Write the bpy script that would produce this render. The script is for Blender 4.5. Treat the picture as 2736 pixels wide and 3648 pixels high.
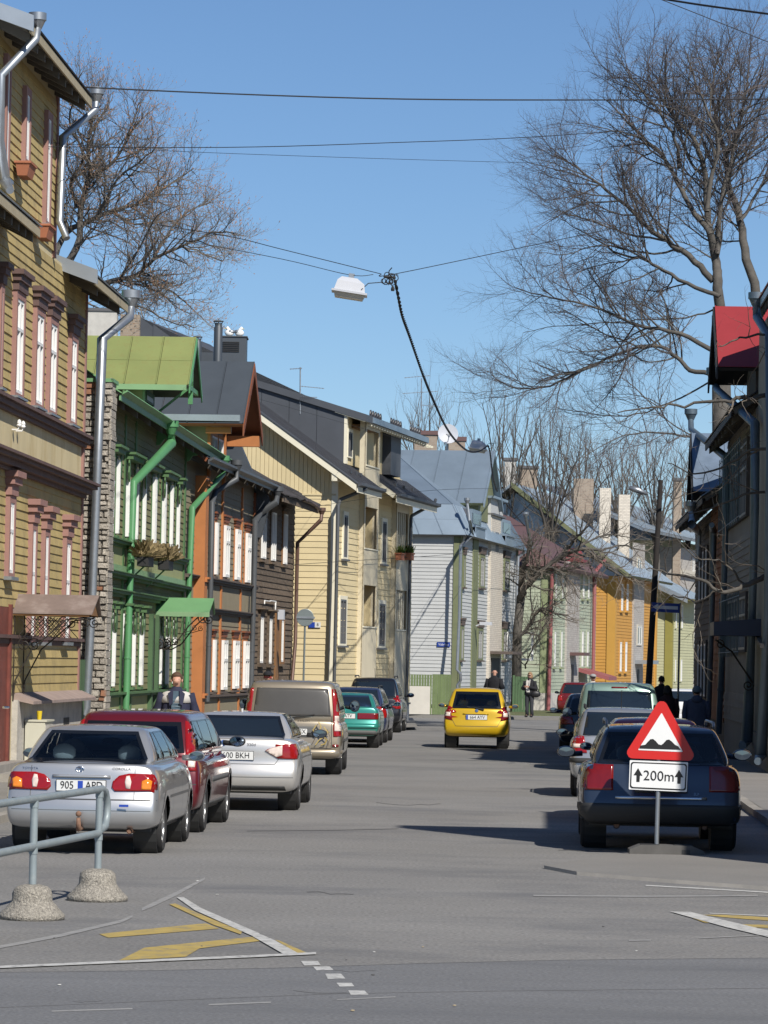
import bpy, bmesh, math, random
from mathutils import Vector, Matrix
from mathutils.bvhtree import BVHTree
from mathutils.geometry import delaunay_2d_cdt
random.seed(7)
for o in list(bpy.data.objects):
    bpy.data.objects.remove(o, do_unlink=True)
scene = bpy.context.scene
C = scene.collection
# ------------------------------------------------------------------ camera
PF, PW, PH = 12600.0, 2736, 3648          # focal length in photo pixels, photo size
CAMZ = 2.1
ROLL = 0.0192
PITCH = math.atan((2361.6-1824)/PF)
cp, sp, cr, sr = math.cos(PITCH), math.sin(PITCH), math.cos(ROLL), math.sin(ROLL)
F0 = Vector((0, cp, sp)); U0 = Vector((0, -sp, cp)); R0v = Vector((1, 0, 0))
IR = R0v*cr + U0*sr
IU = -R0v*sr + U0*cr
cam_d = bpy.data.cameras.new('camera'); cam = bpy.data.objects.new('camera', cam_d); C.objects.link(cam)
cam_d.sensor_fit = 'HORIZONTAL'; cam_d.sensor_width = 36; cam_d.lens = 36*PF/PW
cam_d.clip_start = 1; cam_d.clip_end = 3000
mw = Matrix((IR, IU, -F0)).transposed().to_4x4(); mw.translation = (0, 0, CAMZ)
cam.matrix_world = mw
scene.camera = cam
# ------------------------------------------------------------------ sky, sun, exposure
SUN_EL, SUN_A = math.radians(41), math.radians(62)
TOSUN = Vector((math.cos(SUN_EL)*math.cos(SUN_A), -math.cos(SUN_EL)*math.sin(SUN_A), math.sin(SUN_EL)))
world = bpy.data.worlds.new('World'); scene.world = world; world.use_nodes = True
wn = world.node_tree.nodes; wl = world.node_tree.links
bg = wn['Background']
sky = wn.new('ShaderNodeTexSky'); sky.sky_type = 'NISHITA'; sky.sun_disc = False
sky.sun_elevation = SUN_EL; sky.sun_rotation = math.atan2(TOSUN.x, TOSUN.y)
sky.altitude = 0; sky.air_density = 0.85; sky.dust_density = 0.0; sky.ozone_density = 7.0
wl.new(sky.outputs[0], bg.inputs[0]); bg.inputs[1].default_value = 0.078
sun_d = bpy.data.lights.new('sun', 'SUN'); sun_d.energy = 4.6; sun_d.angle = math.radians(0.53); sun_d.color = (1, .955, .88)
sun = bpy.data.objects.new('sun', sun_d); C.objects.link(sun); sun.location = (20, -30, 60)
sun.rotation_euler = TOSUN.to_track_quat('Z', 'Y').to_euler()
scene.view_settings.view_transform = 'Standard'; scene.view_settings.look = 'None'
scene.view_settings.exposure = 0.28; scene.view_settings.gamma = 1.0
scene.view_settings.use_curve_mapping = False
scene.render.engine = 'CYCLES'

# ------------------------------------------------------------------ helpers
def ray(x, y):
    a, b = (x-PW/2)/PF, (PH/2-y)/PF
    return IR*a + IU*b + F0
def gp(x, y, z=0.0):
    d = ray(x, y); t = (z-CAMZ)/d.z
    return Vector((d.x*t, d.y*t, z))
def at(x, y, d):
    r = ray(x, y); return Vector((0, 0, CAMZ)) + r*(d/r.y)
def hdir(vpx):
    """horizontal direction whose vanishing point lies at photo column vpx"""
    hy = 2361.6+(vpx-PW/2)*ROLL
    r = ray(vpx, hy); return Vector((r.x, r.y, 0)).normalized()

class B:
    def __init__(s): s.v = []; s.f = []
    def poly(s, pts):
        k = len(s.v); s.v += [Vector(p) for p in pts]; s.f.append(list(range(k, k+len(pts))))
    def box(s, o, a, b, c):
        o, a, b, c = Vector(o), Vector(a), Vector(b), Vector(c)
        if a.cross(b).dot(c) < 0: a, b = b, a
        k = len(s.v)
        s.v += [o, o+a, o+a+b, o+b, o+c, o+a+c, o+a+b+c, o+b+c]
        s.f += [[k+i for i in q] for q in ((0, 3, 2, 1), (4, 5, 6, 7), (0, 1, 5, 4), (1, 2, 6, 5), (2, 3, 7, 6), (3, 0, 4, 7))]
        return s
    def bx(s, x0, x1, y0, y1, z0, z1):
        return s.box((x0, y0, z0), (x1-x0, 0, 0), (0, y1-y0, 0), (0, 0, z1-z0))
    def prism(s, pts, e):
        pts = [Vector(p) for p in pts]; e = Vector(e); n = len(pts); k = len(s.v)
        nrm = Vector((0, 0, 0))
        for i in range(n): nrm += pts[i].cross(pts[(i+1) % n])
        if nrm.dot(e) > 0: pts = pts[::-1]
        s.v += pts + [p+e for p in pts]
        s.f.append([k+i for i in range(n)]); s.f.append([k+n+i for i in range(n-1, -1, -1)])
        for i in range(n):
            j = (i+1) % n; s.f.append([k+j, k+i, k+n+i, k+n+j])
        return s
    def tube(s, path, r, n=8, cap=True):
        path = [Vector(p) for p in path]
        rs = r if isinstance(r, (list, tuple)) else [r]*len(path)
        k = len(s.v); m = len(path); u = None
        for i, p in enumerate(path):
            t = (path[min(i+1, m-1)]-path[max(i-1, 0)]).normalized()
            if u is None:
                u = t.orthogonal().normalized()
            else:
                u = (u - t*u.dot(t)); u = u.normalized() if u.length > 1e-6 else t.orthogonal().normalized()
            w = t.cross(u)
            sc = 1.0
            if 0 < i < m-1:
                a = (path[i]-path[i-1]).normalized(); b = (path[i+1]-path[i]).normalized()
                sc = 1/max(.5, math.sqrt(max(.01, (1+a.dot(b))/2)))
            for q in range(n):
                an = 2*math.pi*q/n
                s.v.append(p + (u*math.cos(an)+w*math.sin(an))*rs[i]*(sc if sc < 1.6 else 1.6))
        for i in range(m-1):
            for q in range(n):
                a = k+i*n+q; b = k+i*n+(q+1) % n
                s.f.append([a, b, b+n, a+n])
        if cap:
            s.f.append([k+q for q in range(n-1, -1, -1)]); s.f.append([k+(m-1)*n+q for q in range(n)])
        return s
    def lathe(s, o, ax, prof, n=16):
        """prof: (radius, along axis)"""
        o = Vector(o); ax = Vector(ax).normalized(); u = ax.orthogonal().normalized(); w = ax.cross(u); k = len(s.v)
        for r, h in prof:
            for q in range(n):
                an = 2*math.pi*q/n; s.v.append(o+ax*h+(u*math.cos(an)+w*math.sin(an))*r)
        for i in range(len(prof)-1):
            for q in range(n):
                a = k+i*n+q; b = k+i*n+(q+1) % n; s.f.append([a, b, b+n, a+n])
        s.f.append([k+q for q in range(n-1, -1, -1)]); s.f.append([k+(len(prof)-1)*n+q for q in range(n)])
        return s
    def ell(s, c, rx, ry, rz, nu=12, nv=8, rot=None):
        c = Vector(c); k = len(s.v)
        for i in range(nv+1):
            th = math.pi*i/nv
            for q in range(nu):
                an = 2*math.pi*q/nu
                v = Vector((rx*math.sin(th)*math.cos(an), ry*math.sin(th)*math.sin(an), rz*math.cos(th)))
                if rot: v = rot @ v
                s.v.append(c+v)
        for i in range(nv):
            for q in range(nu):
                a = k+i*nu+q; b = k+i*nu+(q+1) % nu; s.f.append([a, a+nu, b+nu, b])
        return s

def mesh(name, b, m=None, smooth=False, off=None):
    me = bpy.data.meshes.new(name)
    vs = b.v if off is None else [v-off for v in b.v]
    me.from_pydata([tuple(v) for v in vs], [], b.f)
    if m is not None: me.materials.append(M[m] if isinstance(m, str) else m)
    if smooth:
        me.polygons.foreach_set('use_smooth', [True]*len(me.polygons))
    me.update(); return me
def root_off(p):
    """world offset of the top-level parent (parents carry no rotation when this is used)"""
    o = Vector((0, 0, 0))
    while p is not None: o = o + p.location; p = p.parent
    return o
def part(name, b, m, parent=None, smooth=False, local=False, autosm=None):
    off = None if (parent is None or local) else root_off(parent)
    me = mesh(name, b, m, smooth, off)
    if autosm:
        me.polygons.foreach_set('use_smooth', [True]*len(me.polygons))
        try: me.set_sharp_from_angle(angle=math.radians(autosm))
        except Exception: pass
    o = bpy.data.objects.new(name, me); C.objects.link(o)
    if parent is not None: o.parent = parent
    return o
def inst(name, me, loc, parent):
    o = bpy.data.objects.new(name, me); C.objects.link(o); o.parent = parent; o.location = loc; return o
def tag(o, label=None, cat=None, group=None, kind=None):
    if label: o['label'] = label
    if cat: o['category'] = cat
    if group: o['group'] = group
    if kind: o['kind'] = kind
    return o
def thing(name, label, cat, loc=(0, 0, 0), rz=0, group=None):
    o = bpy.data.objects.new(name, None); C.objects.link(o); o.empty_display_size = .2
    o.location = loc; o.rotation_euler = (0, 0, rz)
    return tag(o, label, cat, group)
def text_builder(s, size, depth=.002, align='CENTER'):
    cu = bpy.data.curves.new('t', 'FONT'); cu.body = s; cu.size = size; cu.align_x = align; cu.align_y = 'CENTER'; cu.extrude = depth
    cu.resolution_u = 3
    ob = bpy.data.objects.new('t', cu); C.objects.link(ob)
    bpy.context.view_layer.update()
    me = bpy.data.meshes.new_from_object(ob.evaluated_get(bpy.context.evaluated_depsgraph_get()))
    b = B(); b.v = [v.co.copy() for v in me.vertices]; b.f = [list(p.vertices) for p in me.polygons]
    bpy.data.objects.remove(ob); bpy.data.curves.remove(cu); bpy.data.meshes.remove(me)
    return b
def text_part(name, s, size, o, ax, ay, m, parent, local=False, depth=.002, wscale=1):
    """flat lettering at o, reading along ax with its height along ay"""
    b = text_builder(s, size, depth); ax = Vector(ax).normalized(); ay = Vector(ay).normalized(); az = ax.cross(ay)
    b.v = [Vector(o)+ax*v.x*wscale+ay*v.y+az*v.z for v in b.v]
    return part(name, b, m, parent, local=local)

# ------------------------------------------------------------------ materials
M = {}
def mat(name, col, rough=.7, metal=0, var=.12, scale=2.0, bump=0.0, bscale=40, rnd=0.0, spec=.5, coat=0, stretch=None, dirt=None, dirt_scale=1.2, dirt_amt=.5, fine=0, fscale=60):
    m = bpy.data.materials.new(name); m.use_nodes = True; M[name] = m
    n = m.node_tree.nodes; l = m.node_tree.links; p = n['Principled BSDF']
    p.inputs['Roughness'].default_value = rough; p.inputs['Metallic'].default_value = metal
    p.inputs['Specular IOR Level'].default_value = spec
    if coat: p.inputs['Coat Weight'].default_value = coat; p.inputs['Coat Roughness'].default_value = .04
    g = n.new('ShaderNodeNewGeometry'); src = g.outputs['Position']
    if stretch:
        mp = n.new('ShaderNodeMapping'); mp.inputs['Scale'].default_value = stretch; l.new(src, mp.inputs[0]); src = mp.outputs[0]
    nz = n.new('ShaderNodeTexNoise'); nz.inputs['Scale'].default_value = scale; nz.inputs['Detail'].default_value = 6; nz.inputs['Roughness'].default_value = .6
    l.new(src, nz.inputs['Vector'])
    rp = n.new('ShaderNodeMapRange'); rp.inputs[1].default_value = .28; rp.inputs[2].default_value = .72
    rp.inputs[3].default_value = 1-var; rp.inputs[4].default_value = 1+var
    l.new(nz.outputs[0], rp.inputs[0])
    val = rp.outputs[0]
    if fine:
        nf = n.new('ShaderNodeTexNoise'); nf.inputs['Scale'].default_value = fscale; nf.inputs['Detail'].default_value = 3; l.new(g.outputs['Position'], nf.inputs['Vector'])
        rf = n.new('ShaderNodeMapRange'); rf.inputs[1].default_value = .25; rf.inputs[2].default_value = .75; rf.inputs[3].default_value = 1-fine; rf.inputs[4].default_value = 1+fine
        l.new(nf.outputs[0], rf.inputs[0]); mm = n.new('ShaderNodeMath'); mm.operation = 'MULTIPLY'; l.new(val, mm.inputs[0]); l.new(rf.outputs[0], mm.inputs[1]); val = mm.outputs[0]
    if rnd:
        oi = n.new('ShaderNodeObjectInfo'); rr = n.new('ShaderNodeMapRange'); rr.inputs[3].default_value = 1-rnd; rr.inputs[4].default_value = 1+rnd
        l.new(oi.outputs['Random'], rr.inputs[0]); mm = n.new('ShaderNodeMath'); mm.operation = 'MULTIPLY'; l.new(val, mm.inputs[0]); l.new(rr.outputs[0], mm.inputs[1]); val = mm.outputs[0]
    vm = n.new('ShaderNodeVectorMath'); vm.operation = 'SCALE'; vm.inputs[0].default_value = col[:3]; l.new(val, vm.inputs['Scale'])
    out = vm.outputs[0]
    if dirt:
        nd = n.new('ShaderNodeTexNoise'); nd.inputs['Scale'].default_value = dirt_scale; nd.inputs['Detail'].default_value = 8; nd.inputs['Roughness'].default_value = .7
        l.new(src, nd.inputs['Vector'])
        rd = n.new('ShaderNodeMapRange'); rd.inputs[1].default_value = .5; rd.inputs[2].default_value = .68; rd.inputs[3].default_value = 0; rd.inputs[4].default_value = dirt_amt
        l.new(nd.outputs[0], rd.inputs[0])
        mx = n.new('ShaderNodeMix'); mx.data_type = 'RGBA'; l.new(rd.outputs[0], mx.inputs[0]); l.new(out, mx.inputs[6]); mx.inputs[7].default_value = (*dirt, 1); out = mx.outputs[2]
    l.new(out, p.inputs['Base Color'])
    if bump:
        nb = n.new('ShaderNodeTexNoise'); nb.inputs['Scale'].default_value = bscale; nb.inputs['Detail'].default_value = 4; l.new(src, nb.inputs['Vector'])
        bp = n.new('ShaderNodeBump'); bp.inputs['Strength'].default_value = 1; bp.inputs['Distance'].default_value = bump; l.new(nb.outputs[0], bp.inputs['Height']); l.new(bp.outputs[0], p.inputs['Normal'])
    return m
def brick_mat(name, c1, c2, mortar, scale=1.0, bw=.25, bh=.075, ux=(0, 1, 0)):
    """brick courses laid along the horizontal direction ux"""
    m = mat(name, c1, .85, var=.15, scale=6, bump=.004)
    n = m.node_tree.nodes; l = m.node_tree.links; p = n['Principled BSDF']
    g = n.new('ShaderNodeNewGeometry'); d = n.new('ShaderNodeVectorMath'); d.operation = 'DOT_PRODUCT'; d.inputs[1].default_value = ux; l.new(g.outputs['Position'], d.inputs[0])
    sx = n.new('ShaderNodeSeparateXYZ'); l.new(g.outputs['Position'], sx.inputs[0]); cb = n.new('ShaderNodeCombineXYZ')
    l.new(d.outputs['Value'], cb.inputs[0]); l.new(sx.outputs[2], cb.inputs[1])
    br = n.new('ShaderNodeTexBrick'); br.inputs['Color1'].default_value = (*c1, 1); br.inputs['Color2'].default_value = (*c2, 1); br.inputs['Mortar'].default_value = (*mortar, 1)
    br.inputs['Scale'].default_value = 1; br.inputs['Brick Width'].default_value = bw; br.inputs['Row Height'].default_value = bh; br.inputs['Mortar Size'].default_value = .008; br.inputs['Bias'].default_value = 0
    l.new(cb.outputs[0], br.inputs['Vector']); l.new(br.outputs[0], p.inputs['Base Color'])
    return m
def glass_mat(name, tint, refl=.06):
    m = bpy.data.materials.new(name); m.use_nodes = True; M[name] = m
    n = m.node_tree.nodes; l = m.node_tree.links; n.remove(n['Principled BSDF'])
    t = n.new('ShaderNodeBsdfTransparent'); t.inputs[0].default_value = (*tint, 1)
    gl = n.new('ShaderNodeBsdfGlossy'); gl.inputs['Roughness'].default_value = .02
    fr = n.new('ShaderNodeFresnel'); fr.inputs[0].default_value = 1.75
    mx = n.new('ShaderNodeMixShader'); l.new(fr.outputs[0], mx.inputs[0]); l.new(t.outputs[0], mx.inputs[1]); l.new(gl.outputs[0], mx.inputs[2])
    l.new(mx.outputs[0], n['Material Output'].inputs[0]); return m

mat('asphalt', (.198, .190, .178), .9, var=.16, scale=.55, bump=.006, bscale=120, fine=.38, fscale=30, dirt=(.110, .110, .113), dirt_scale=.8, dirt_amt=.75, stretch=(.36, .6, 1))
mat('asphalt_dark', (.150, .150, .151), .9, var=.16, scale=.6, bump=.005, bscale=140, fine=.32, fscale=38, dirt=(.095, .097, .102), dirt_scale=.9, dirt_amt=.6, stretch=(.2, .9, 1))
mat('asphalt_patch', (.145, .141, .135), .9, var=.12, scale=1, bump=.005, bscale=140, fine=.25, fscale=40)
mat('pavement', (.20, .19, .175), .9, var=.12, scale=.5, bump=.003, bscale=120, fine=.15, fscale=50)
mat('kerb_stone', (.27, .25, .22), .9, var=.15, scale=3, bump=.004, bscale=60, rnd=.12)
mat('dirt_grass', (.10, .11, .045), .95, var=.35, scale=3, bump=.02, bscale=30)
mat('paint_white', (.48, .47, .44), .8, var=.16, scale=5, dirt=(.17, .165, .16), dirt_scale=13, dirt_amt=.95)
mat('paint_faded', (.27, .263, .25), .85, var=.15, scale=5, dirt=(.17, .165, .16), dirt_scale=6, dirt_amt=.9)
mat('paint_yellow', (.40, .29, .08), .85, var=.15, scale=5, dirt=(.17, .165, .155), dirt_scale=7, dirt_amt=.85)
mat('crack', (.105, .102, .098), .95)
# house 1
mat('ochre', (.43, .325, .132), .75, var=.13, scale=1.6, rnd=.09, dirt=(.22, .165, .085), dirt_scale=2.2, dirt_amt=.55, bump=.002, bscale=30)
mat('ochre_plaster', (.55, .46, .27), .8, var=.10, scale=1.4, stretch=(1, 1, .35), dirt=(.36, .26, .10), dirt_scale=1.6, dirt_amt=.6)
mat('pink_trim', (.29, .155, .13), .7, var=.10, scale=4, rnd=.05)
mat('dark_cornice', (.105, .062, .055), .7, var=.2, scale=4)
mat('white_sash', (.74, .73, .70), .5, var=.05, scale=5)
mat('grey_sash', (.30, .30, .29), .5, var=.05, scale=5)
mat('pane', (.012, .015, .018), .06, var=.2, scale=.6, spec=.6)
mat('curtain_pane', (.16, .16, .15), .12, var=.35, scale=2.5, stretch=(1, 1, .05), spec=.6)
mat('galv', (.34, .36, .38), .42, metal=.75, var=.12, scale=5)
mat('galv_sheet', (.36, .39, .42), .42, metal=.6, var=.10, scale=1.5, rnd=.05)
mat('soffit', (.10, .088, .07), .8, var=.2, scale=5)
mat('fascia_beige', (.37, .31, .20), .7, var=.12, scale=4)
mat('bitumen', (.045, .04, .04), .85, var=.25, scale=4)
mat('plaster_grey', (.44, .41, .36), .9, var=.16, scale=2.2, bump=.012, bscale=14, dirt=(.27, .25, .22), dirt_scale=3.5, dirt_amt=.7)
mat('ledge', (.29, .22, .19), .85, var=.15, scale=3)
mat('tin_brown', (.22, .165, .14), .6, metal=.1, var=.22, scale=2.5, dirt=(.33, .28, .25), dirt_scale=2.5, dirt_amt=.6)
mat('iron', (.035, .028, .022), .6, metal=.3)
mat('terracotta', (.34, .125, .065), .8, var=.12)
mat('rust_door', (.16, .042, .028), .6, var=.25, scale=4)
mat('stone', (.34, .305, .255), .95, var=.22, scale=6, bump=.03, bscale=30, rnd=.22, dirt=(.20, .175, .14), dirt_scale=7, dirt_amt=.65)
mat('mortar', (.22, .20, .17), .95, var=.2, scale=8)
mat('rust_brick', (.27, .13, .075), .9, var=.2, scale=8)
# house 2
mat('olive', (.195, .185, .088), .75, var=.10, scale=3, rnd=.07)
mat('green_trim', (.072, .145, .055), .6, var=.12, scale=4, rnd=.04)
mat('green_panel', (.30, .32, .155), .75, var=.08, scale=2)
mat('green_pipe', (.082, .235, .098), .45, var=.07, scale=3)
mat('green_roof', (.20, .225, .075), .6, var=.10, scale=1.5, rnd=.04, dirt=(.17, .12, .04), dirt_scale=6, dirt_amt=.35)
mat('green_tin', (.14, .29, .13), .5, var=.08, scale=2)
mat('green_pale', (.20, .33, .17), .5, var=.08, scale=2)  # lighter green of skirt board, gutters and dormer post
mat('dry_plant', (.22, .165, .08), .95, var=.3, scale=20, rnd=.2)
# house 3
mat('taupe', (.225, .19, .125), .75, var=.10, scale=3, rnd=.07)
mat('taupe_panel', (.26, .22, .145), .75, var=.06, scale=3)
mat('orange_trim', (.41, .155, .048), .65, var=.08, scale=3)
mat('orange_dark', (.20, .06, .022), .65, var=.1, scale=3)
mat('slate_tin', (.062, .072, .084), .5, metal=.2, var=.10, scale=1.2, rnd=.07)
mat('slate_pipe', (.085, .09, .095), .5, metal=.2, var=.1)
mat('cornice_brown', (.10, .075, .062), .7, var=.15, scale=4)
# house 4
mat('old_wood', (.115, .082, .055), .85, var=.3, scale=3.5, rnd=.2, dirt=(.21, .17, .125), dirt_scale=4, dirt_amt=.6, stretch=(1, 1, 4), bump=.006, bscale=30)
mat('brown_wood', (.21, .105, .04), .75, var=.15, scale=4)
mat('brown_pipe', (.13, .075, .055), .5, metal=.2, var=.15)
# house 5
mat('cream', (.62, .51, .295), .75, var=.05, scale=2, rnd=.03)
mat('cream_vert', (.60, .53, .38), .75, var=.04, scale=2, rnd=.03)
mat('cream_white', (.74, .69, .54), .7, var=.04)
mat('dark_frame', (.10, .10, .105), .5, var=.05)
mat('charcoal_sheet', (.075, .082, .095), .6, metal=.15, var=.1, scale=1.5)
mat('charcoal_tile', (.05, .052, .06), .45, var=.15, scale=3, rnd=.08)
mat('concrete', (.52, .49, .43), .85, var=.08, scale=2)
# house 6
mat('pale_grey', (.45, .455, .445), .7, var=.05, scale=2, rnd=.035)
mat('khaki_trim', (.155, .17, .088), .7, var=.10, scale=3)
mat('zinc', (.265, .33, .39), .45, metal=.55, var=.12, scale=.8, rnd=.06)
mat('white_tower', (.56, .51, .43), .85, var=.12, scale=5)
brick_mat('white_brick', (.62, .56, .47), (.52, .47, .40), (.36, .32, .27), bw=.24, bh=.08, ux=(1.15, .81, 0))
brick_mat('grey_brick', (.44, .41, .37), (.36, .33, .30), (.27, .25, .23), bw=.3, bh=.1, ux=(1.22, .72, 0))
brick_mat('chimney_brick', (.31, .25, .19), (.25, .19, .145), (.30, .27, .23), bw=.25, bh=.085, ux=(.95, .3, 0))
mat('chimney_white', (.46, .445, .41), .85, var=.12, scale=4)
mat('crimson', (.19, .022, .03), .6, var=.1)
mat('fence_green', (.115, .155, .06), .75, var=.12, scale=3, rnd=.08)
mat('gate_green', (.06, .115, .05), .7, var=.12, scale=3, rnd=.05)
# far houses
mat('mint', (.36, .395, .295), .75, var=.08, scale=2)
mat('mint_dark_trim', (.24, .28, .15), .75, var=.1)  # darker green of corner boards and window sills
mat('maroon', (.115, .062, .058), .6, var=.12, scale=2)
mat('maroon_pipe', (.27, .085, .085), .55, var=.08)
mat('amber', (.49, .25, .05), .75, var=.07, scale=2)
mat('amber_trim', (.50, .27, .05), .7, var=.05)
mat('lemon', (.45, .44, .27), .75, var=.06, scale=2)
mat('olive_trim', (.27, .235, .055), .7, var=.06)
mat('beige', (.50, .46, .38), .8, var=.07, scale=2)
mat('metal_roof', (.40, .46, .51), .38, metal=.6, var=.1, scale=1)
# right side
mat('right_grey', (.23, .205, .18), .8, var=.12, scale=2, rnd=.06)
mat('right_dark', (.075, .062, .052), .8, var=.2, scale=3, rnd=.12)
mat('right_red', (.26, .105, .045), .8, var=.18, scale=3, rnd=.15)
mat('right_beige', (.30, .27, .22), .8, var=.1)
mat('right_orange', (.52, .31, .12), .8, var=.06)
mat('red_tin', (.27, .030, .033), .5, var=.06, scale=2, rnd=.03)
mat('blue_tin', (.20, .26, .34), .45, metal=.4, var=.25, scale=2, rnd=.05)  # part of this blue is reflected sky, put into the tin's colour
mat('blue_pipe', (.13, .17, .205), .45, metal=.5, var=.15)
mat('navy_tin', (.02, .03, .06), .5, var=.1)
mat('black_tin', (.018, .017, .017), .6)
# bark, cables
mat('bark', (.088, .079, .068), .9, var=.3, scale=5, bump=.01, bscale=30)
mat('twig', (.125, .104, .097), .9, var=.25, scale=3)
mat('twig_pale', (.15, .125, .10), .9, var=.25, scale=3)
mat('bud', (.30, .165, .09), .8, var=.2, scale=9)
mat('cable', (.012, .012, .013), .7)
mat('cable_green', (.03, .10, .06), .6)
mat('creosote', (.022, .018, .016), .9, var=.3, scale=4)
mat('lamp_white', (.46, .47, .50), .4, var=.04)
mat('lamp_glass', (.50, .49, .43), .35, var=.05)
# street furniture
mat('rail_grey', (.25, .29, .30), .5, metal=.2, var=.10, scale=6, dirt=(.36, .38, .37), dirt_scale=8, dirt_amt=.35)
mat('aggregate', (.27, .245, .205), .95, var=.45, scale=45, bump=.02, bscale=60, fine=.5, fscale=110)
mat('rubber', (.095, .09, .084), .85, var=.15, scale=6)
mat('sign_white', (.74, .74, .73), .35, var=.02)
mat('sign_red', (.55, .018, .014), .35, var=.02)
mat('sign_black', (.012, .011, .010), .45)
mat('sign_blue', (.02, .055, .28), .35, var=.03)
mat('sign_back', (.20, .23, .23), .45, metal=.4, var=.05)
# vehicles
for nm, c, me_ in (('silver', (.46, .46, .46), .65), ('silver2', (.60, .58, .55), .55), ('silver3', (.40, .41, .42), .65), ('dark_red', (.115, .008, .013), .25), ('sand', (.29, .245, .18), .5),
                  ('teal', (.035, .25, .20), .35), ('navy_car', (.035, .045, .10), .3), ('black_car', (.010, .011, .016), .2), ('yellow_car', (.60, .38, .012), .25),
                  ('blue_black', (.028, .042, .072), .45), ('pine', (.22, .32, .27), .45), ('red_car', (.14, .010, .012), .2), ('white_car', (.7, .7, .7), 0), ('pinkred', (.34, .03, .07), .2)):
    mat('car_'+nm, c, .34 if me_ > .4 else .28, metal=me_, var=.02, scale=3, coat=.8)
mat('tyre', (.022, .021, .021), .85, var=.2, scale=20)
mat('rim', (.42, .42, .42), .35, metal=.8, var=.05)
mat('black_plastic', (.028, .028, .028), .6, var=.08)
mat('grey_plastic', (.10, .10, .098), .7, var=.08)
mat('frit', (.008, .009, .011), .15)
mat('car_glass_dark', (.012, .018, .026), .05, var=.15, scale=1.5, spec=.7)
mat('car_glass_dusty', (.072, .068, .062), .3, var=.12, scale=2.5, spec=.5)
glass_mat('car_glass', (.68, .76, .79))
mat('seat', (.085, .10, .125), .9, var=.1)
mat('headrest', (.20, .24, .27), .9, var=.1)
mat('interior', (.035, .04, .05), .9)
mat('lens_red', (.27, .008, .008), .15, var=.10, scale=18, coat=.6)
mat('lens_dark', (.16, .008, .008), .15, var=.1, scale=18, coat=.5)
mat('lens_amber', (.72, .22, .02), .15, var=.1, scale=25, coat=.5)
mat('lens_white', (.66, .55, .48), .15, var=.15, scale=25, coat=.5)
mat('chrome', (.65, .66, .68), .15, metal=1, var=.02)
mat('mirror', (.17, .21, .26), .03, metal=1, var=0)  # bluish tint paints in the sky the mirror glass would reflect
mat('plate_white', (.66, .66, .64), .4, var=.03)
mat('plate_black', (.015, .015, .015), .5)
mat('plate_blue', (.02, .06, .36), .4)
mat('emblem_blue', (.05, .10, .30), .3)
mat('rusty', (.20, .11, .07), .8, var=.3, scale=30)
mat('gold_print', (.40, .30, .09), .5)
mat('brown_print', (.10, .075, .055), .5)
# people
mat('skin', (.50, .27, .19), .6, var=.06, scale=20)
mat('hair_brown', (.085, .045, .025), .8, var=.2, scale=60)
mat('hair_fair', (.26, .16, .085), .8, var=.2, scale=60)
mat('hair_dark', (.02, .016, .014), .8)
mat('navy_cloth', (.018, .020, .045), .85, var=.15, scale=12)
mat('pale_cloth', (.50, .47, .43), .85, var=.06, scale=12)
mat('blue_shirt', (.055, .09, .12), .9, var=.15, scale=10)
mat('stripe_cloth', (.25, .30, .33), .9)
mat('black_cloth', (.012, .012, .015), .9, var=.2, scale=12)
mat('maroon_cloth', (.030, .010, .012), .9, var=.2, scale=12)
mat('slate_cloth', (.065, .078, .125), .9, var=.12, scale=8)
mat('charcoal_cloth', (.035, .035, .042), .9, var=.15, scale=10)
mat('white_cloth', (.66, .63, .57), .9, var=.06, scale=10)
mat('grey_hat', (.30, .30, .30), .9)
mat('teal_hat', (.14, .18, .20), .95)
mat('dark_glasses', (.01, .01, .012), .2)
mat('red_lens', (.35, .02, .015), .2)
mat('leather', (.012, .011, .012), .5)
mat('green_cloth', (.06, .16, .05), .9)
mat('cup_yellow', (.62, .45, .02), .5)
mat('cabinet', (.50, .48, .38), .6, var=.06, scale=2)
mat('gull', (.78, .78, .76), .8)
mat('litter', (.40, .32, .2), .9)
mat('leaf_green', (.13, .22, .045), .8, var=.2, scale=30)
# ================================================================== the setting
S = hdir(1937); KS = S.x/S.y
def st(X, Y, z=0.0): return Vector((X+KS*Y, Y, z))
def sheet(name, pts, m, z, kind='structure', parent=None):
    b = B(); b.poly([(p[0], p[1], z) for p in pts])
    o = part(name, b, m, parent)
    if kind: o['kind'] = kind
    return o
sheet('ground', [(-400, -60), (400, -60), (400, 900), (-400, 900)], 'asphalt', 0)
o_ = sheet('cross_road', [gp(-400, 3470), gp(500, 3458), gp(1000, 3448), gp(1500, 3432), gp(2000, 3420), gp(3200, 3408), (30, -30, 0), (-30, -30, 0)], 'asphalt_dark', .002)
# gentle hump-free road; painted markings from photo pixels on the ground
def mark(name, pxs, m, z=.004):
    return sheet(name, [gp(x, y, z) for x, y in pxs], m, z)
def line_mark(pxs, wpx, m, z=.004):
    """ribbon whose photo thickness (vertical) is wpx"""
    b = B()
    for i in range(len(pxs)-1):
        (x0, y0), (x1, y1) = pxs[i], pxs[i+1]
        w0 = wpx[i] if isinstance(wpx, list) else wpx; w1 = wpx[i+1] if isinstance(wpx, list) else wpx
        b.poly([gp(x0, y0-w0/2, z), gp(x0, y0+w0/2, z), gp(x1, y1+w1/2, z), gp(x1, y1-w1/2, z)])
    o = part('road_marking', b, m); o['kind'] = 'structure'; return o
line_mark([(-40, 3446), (500, 3423), (900, 3406), (1126, 3395)], 8, 'paint_white', .008)
line_mark([(-40, 3382), (0, 3373), (217, 3332), (434, 3281), (472, 3264)], [10, 10, 11, 10, 8], 'paint_faded')
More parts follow.
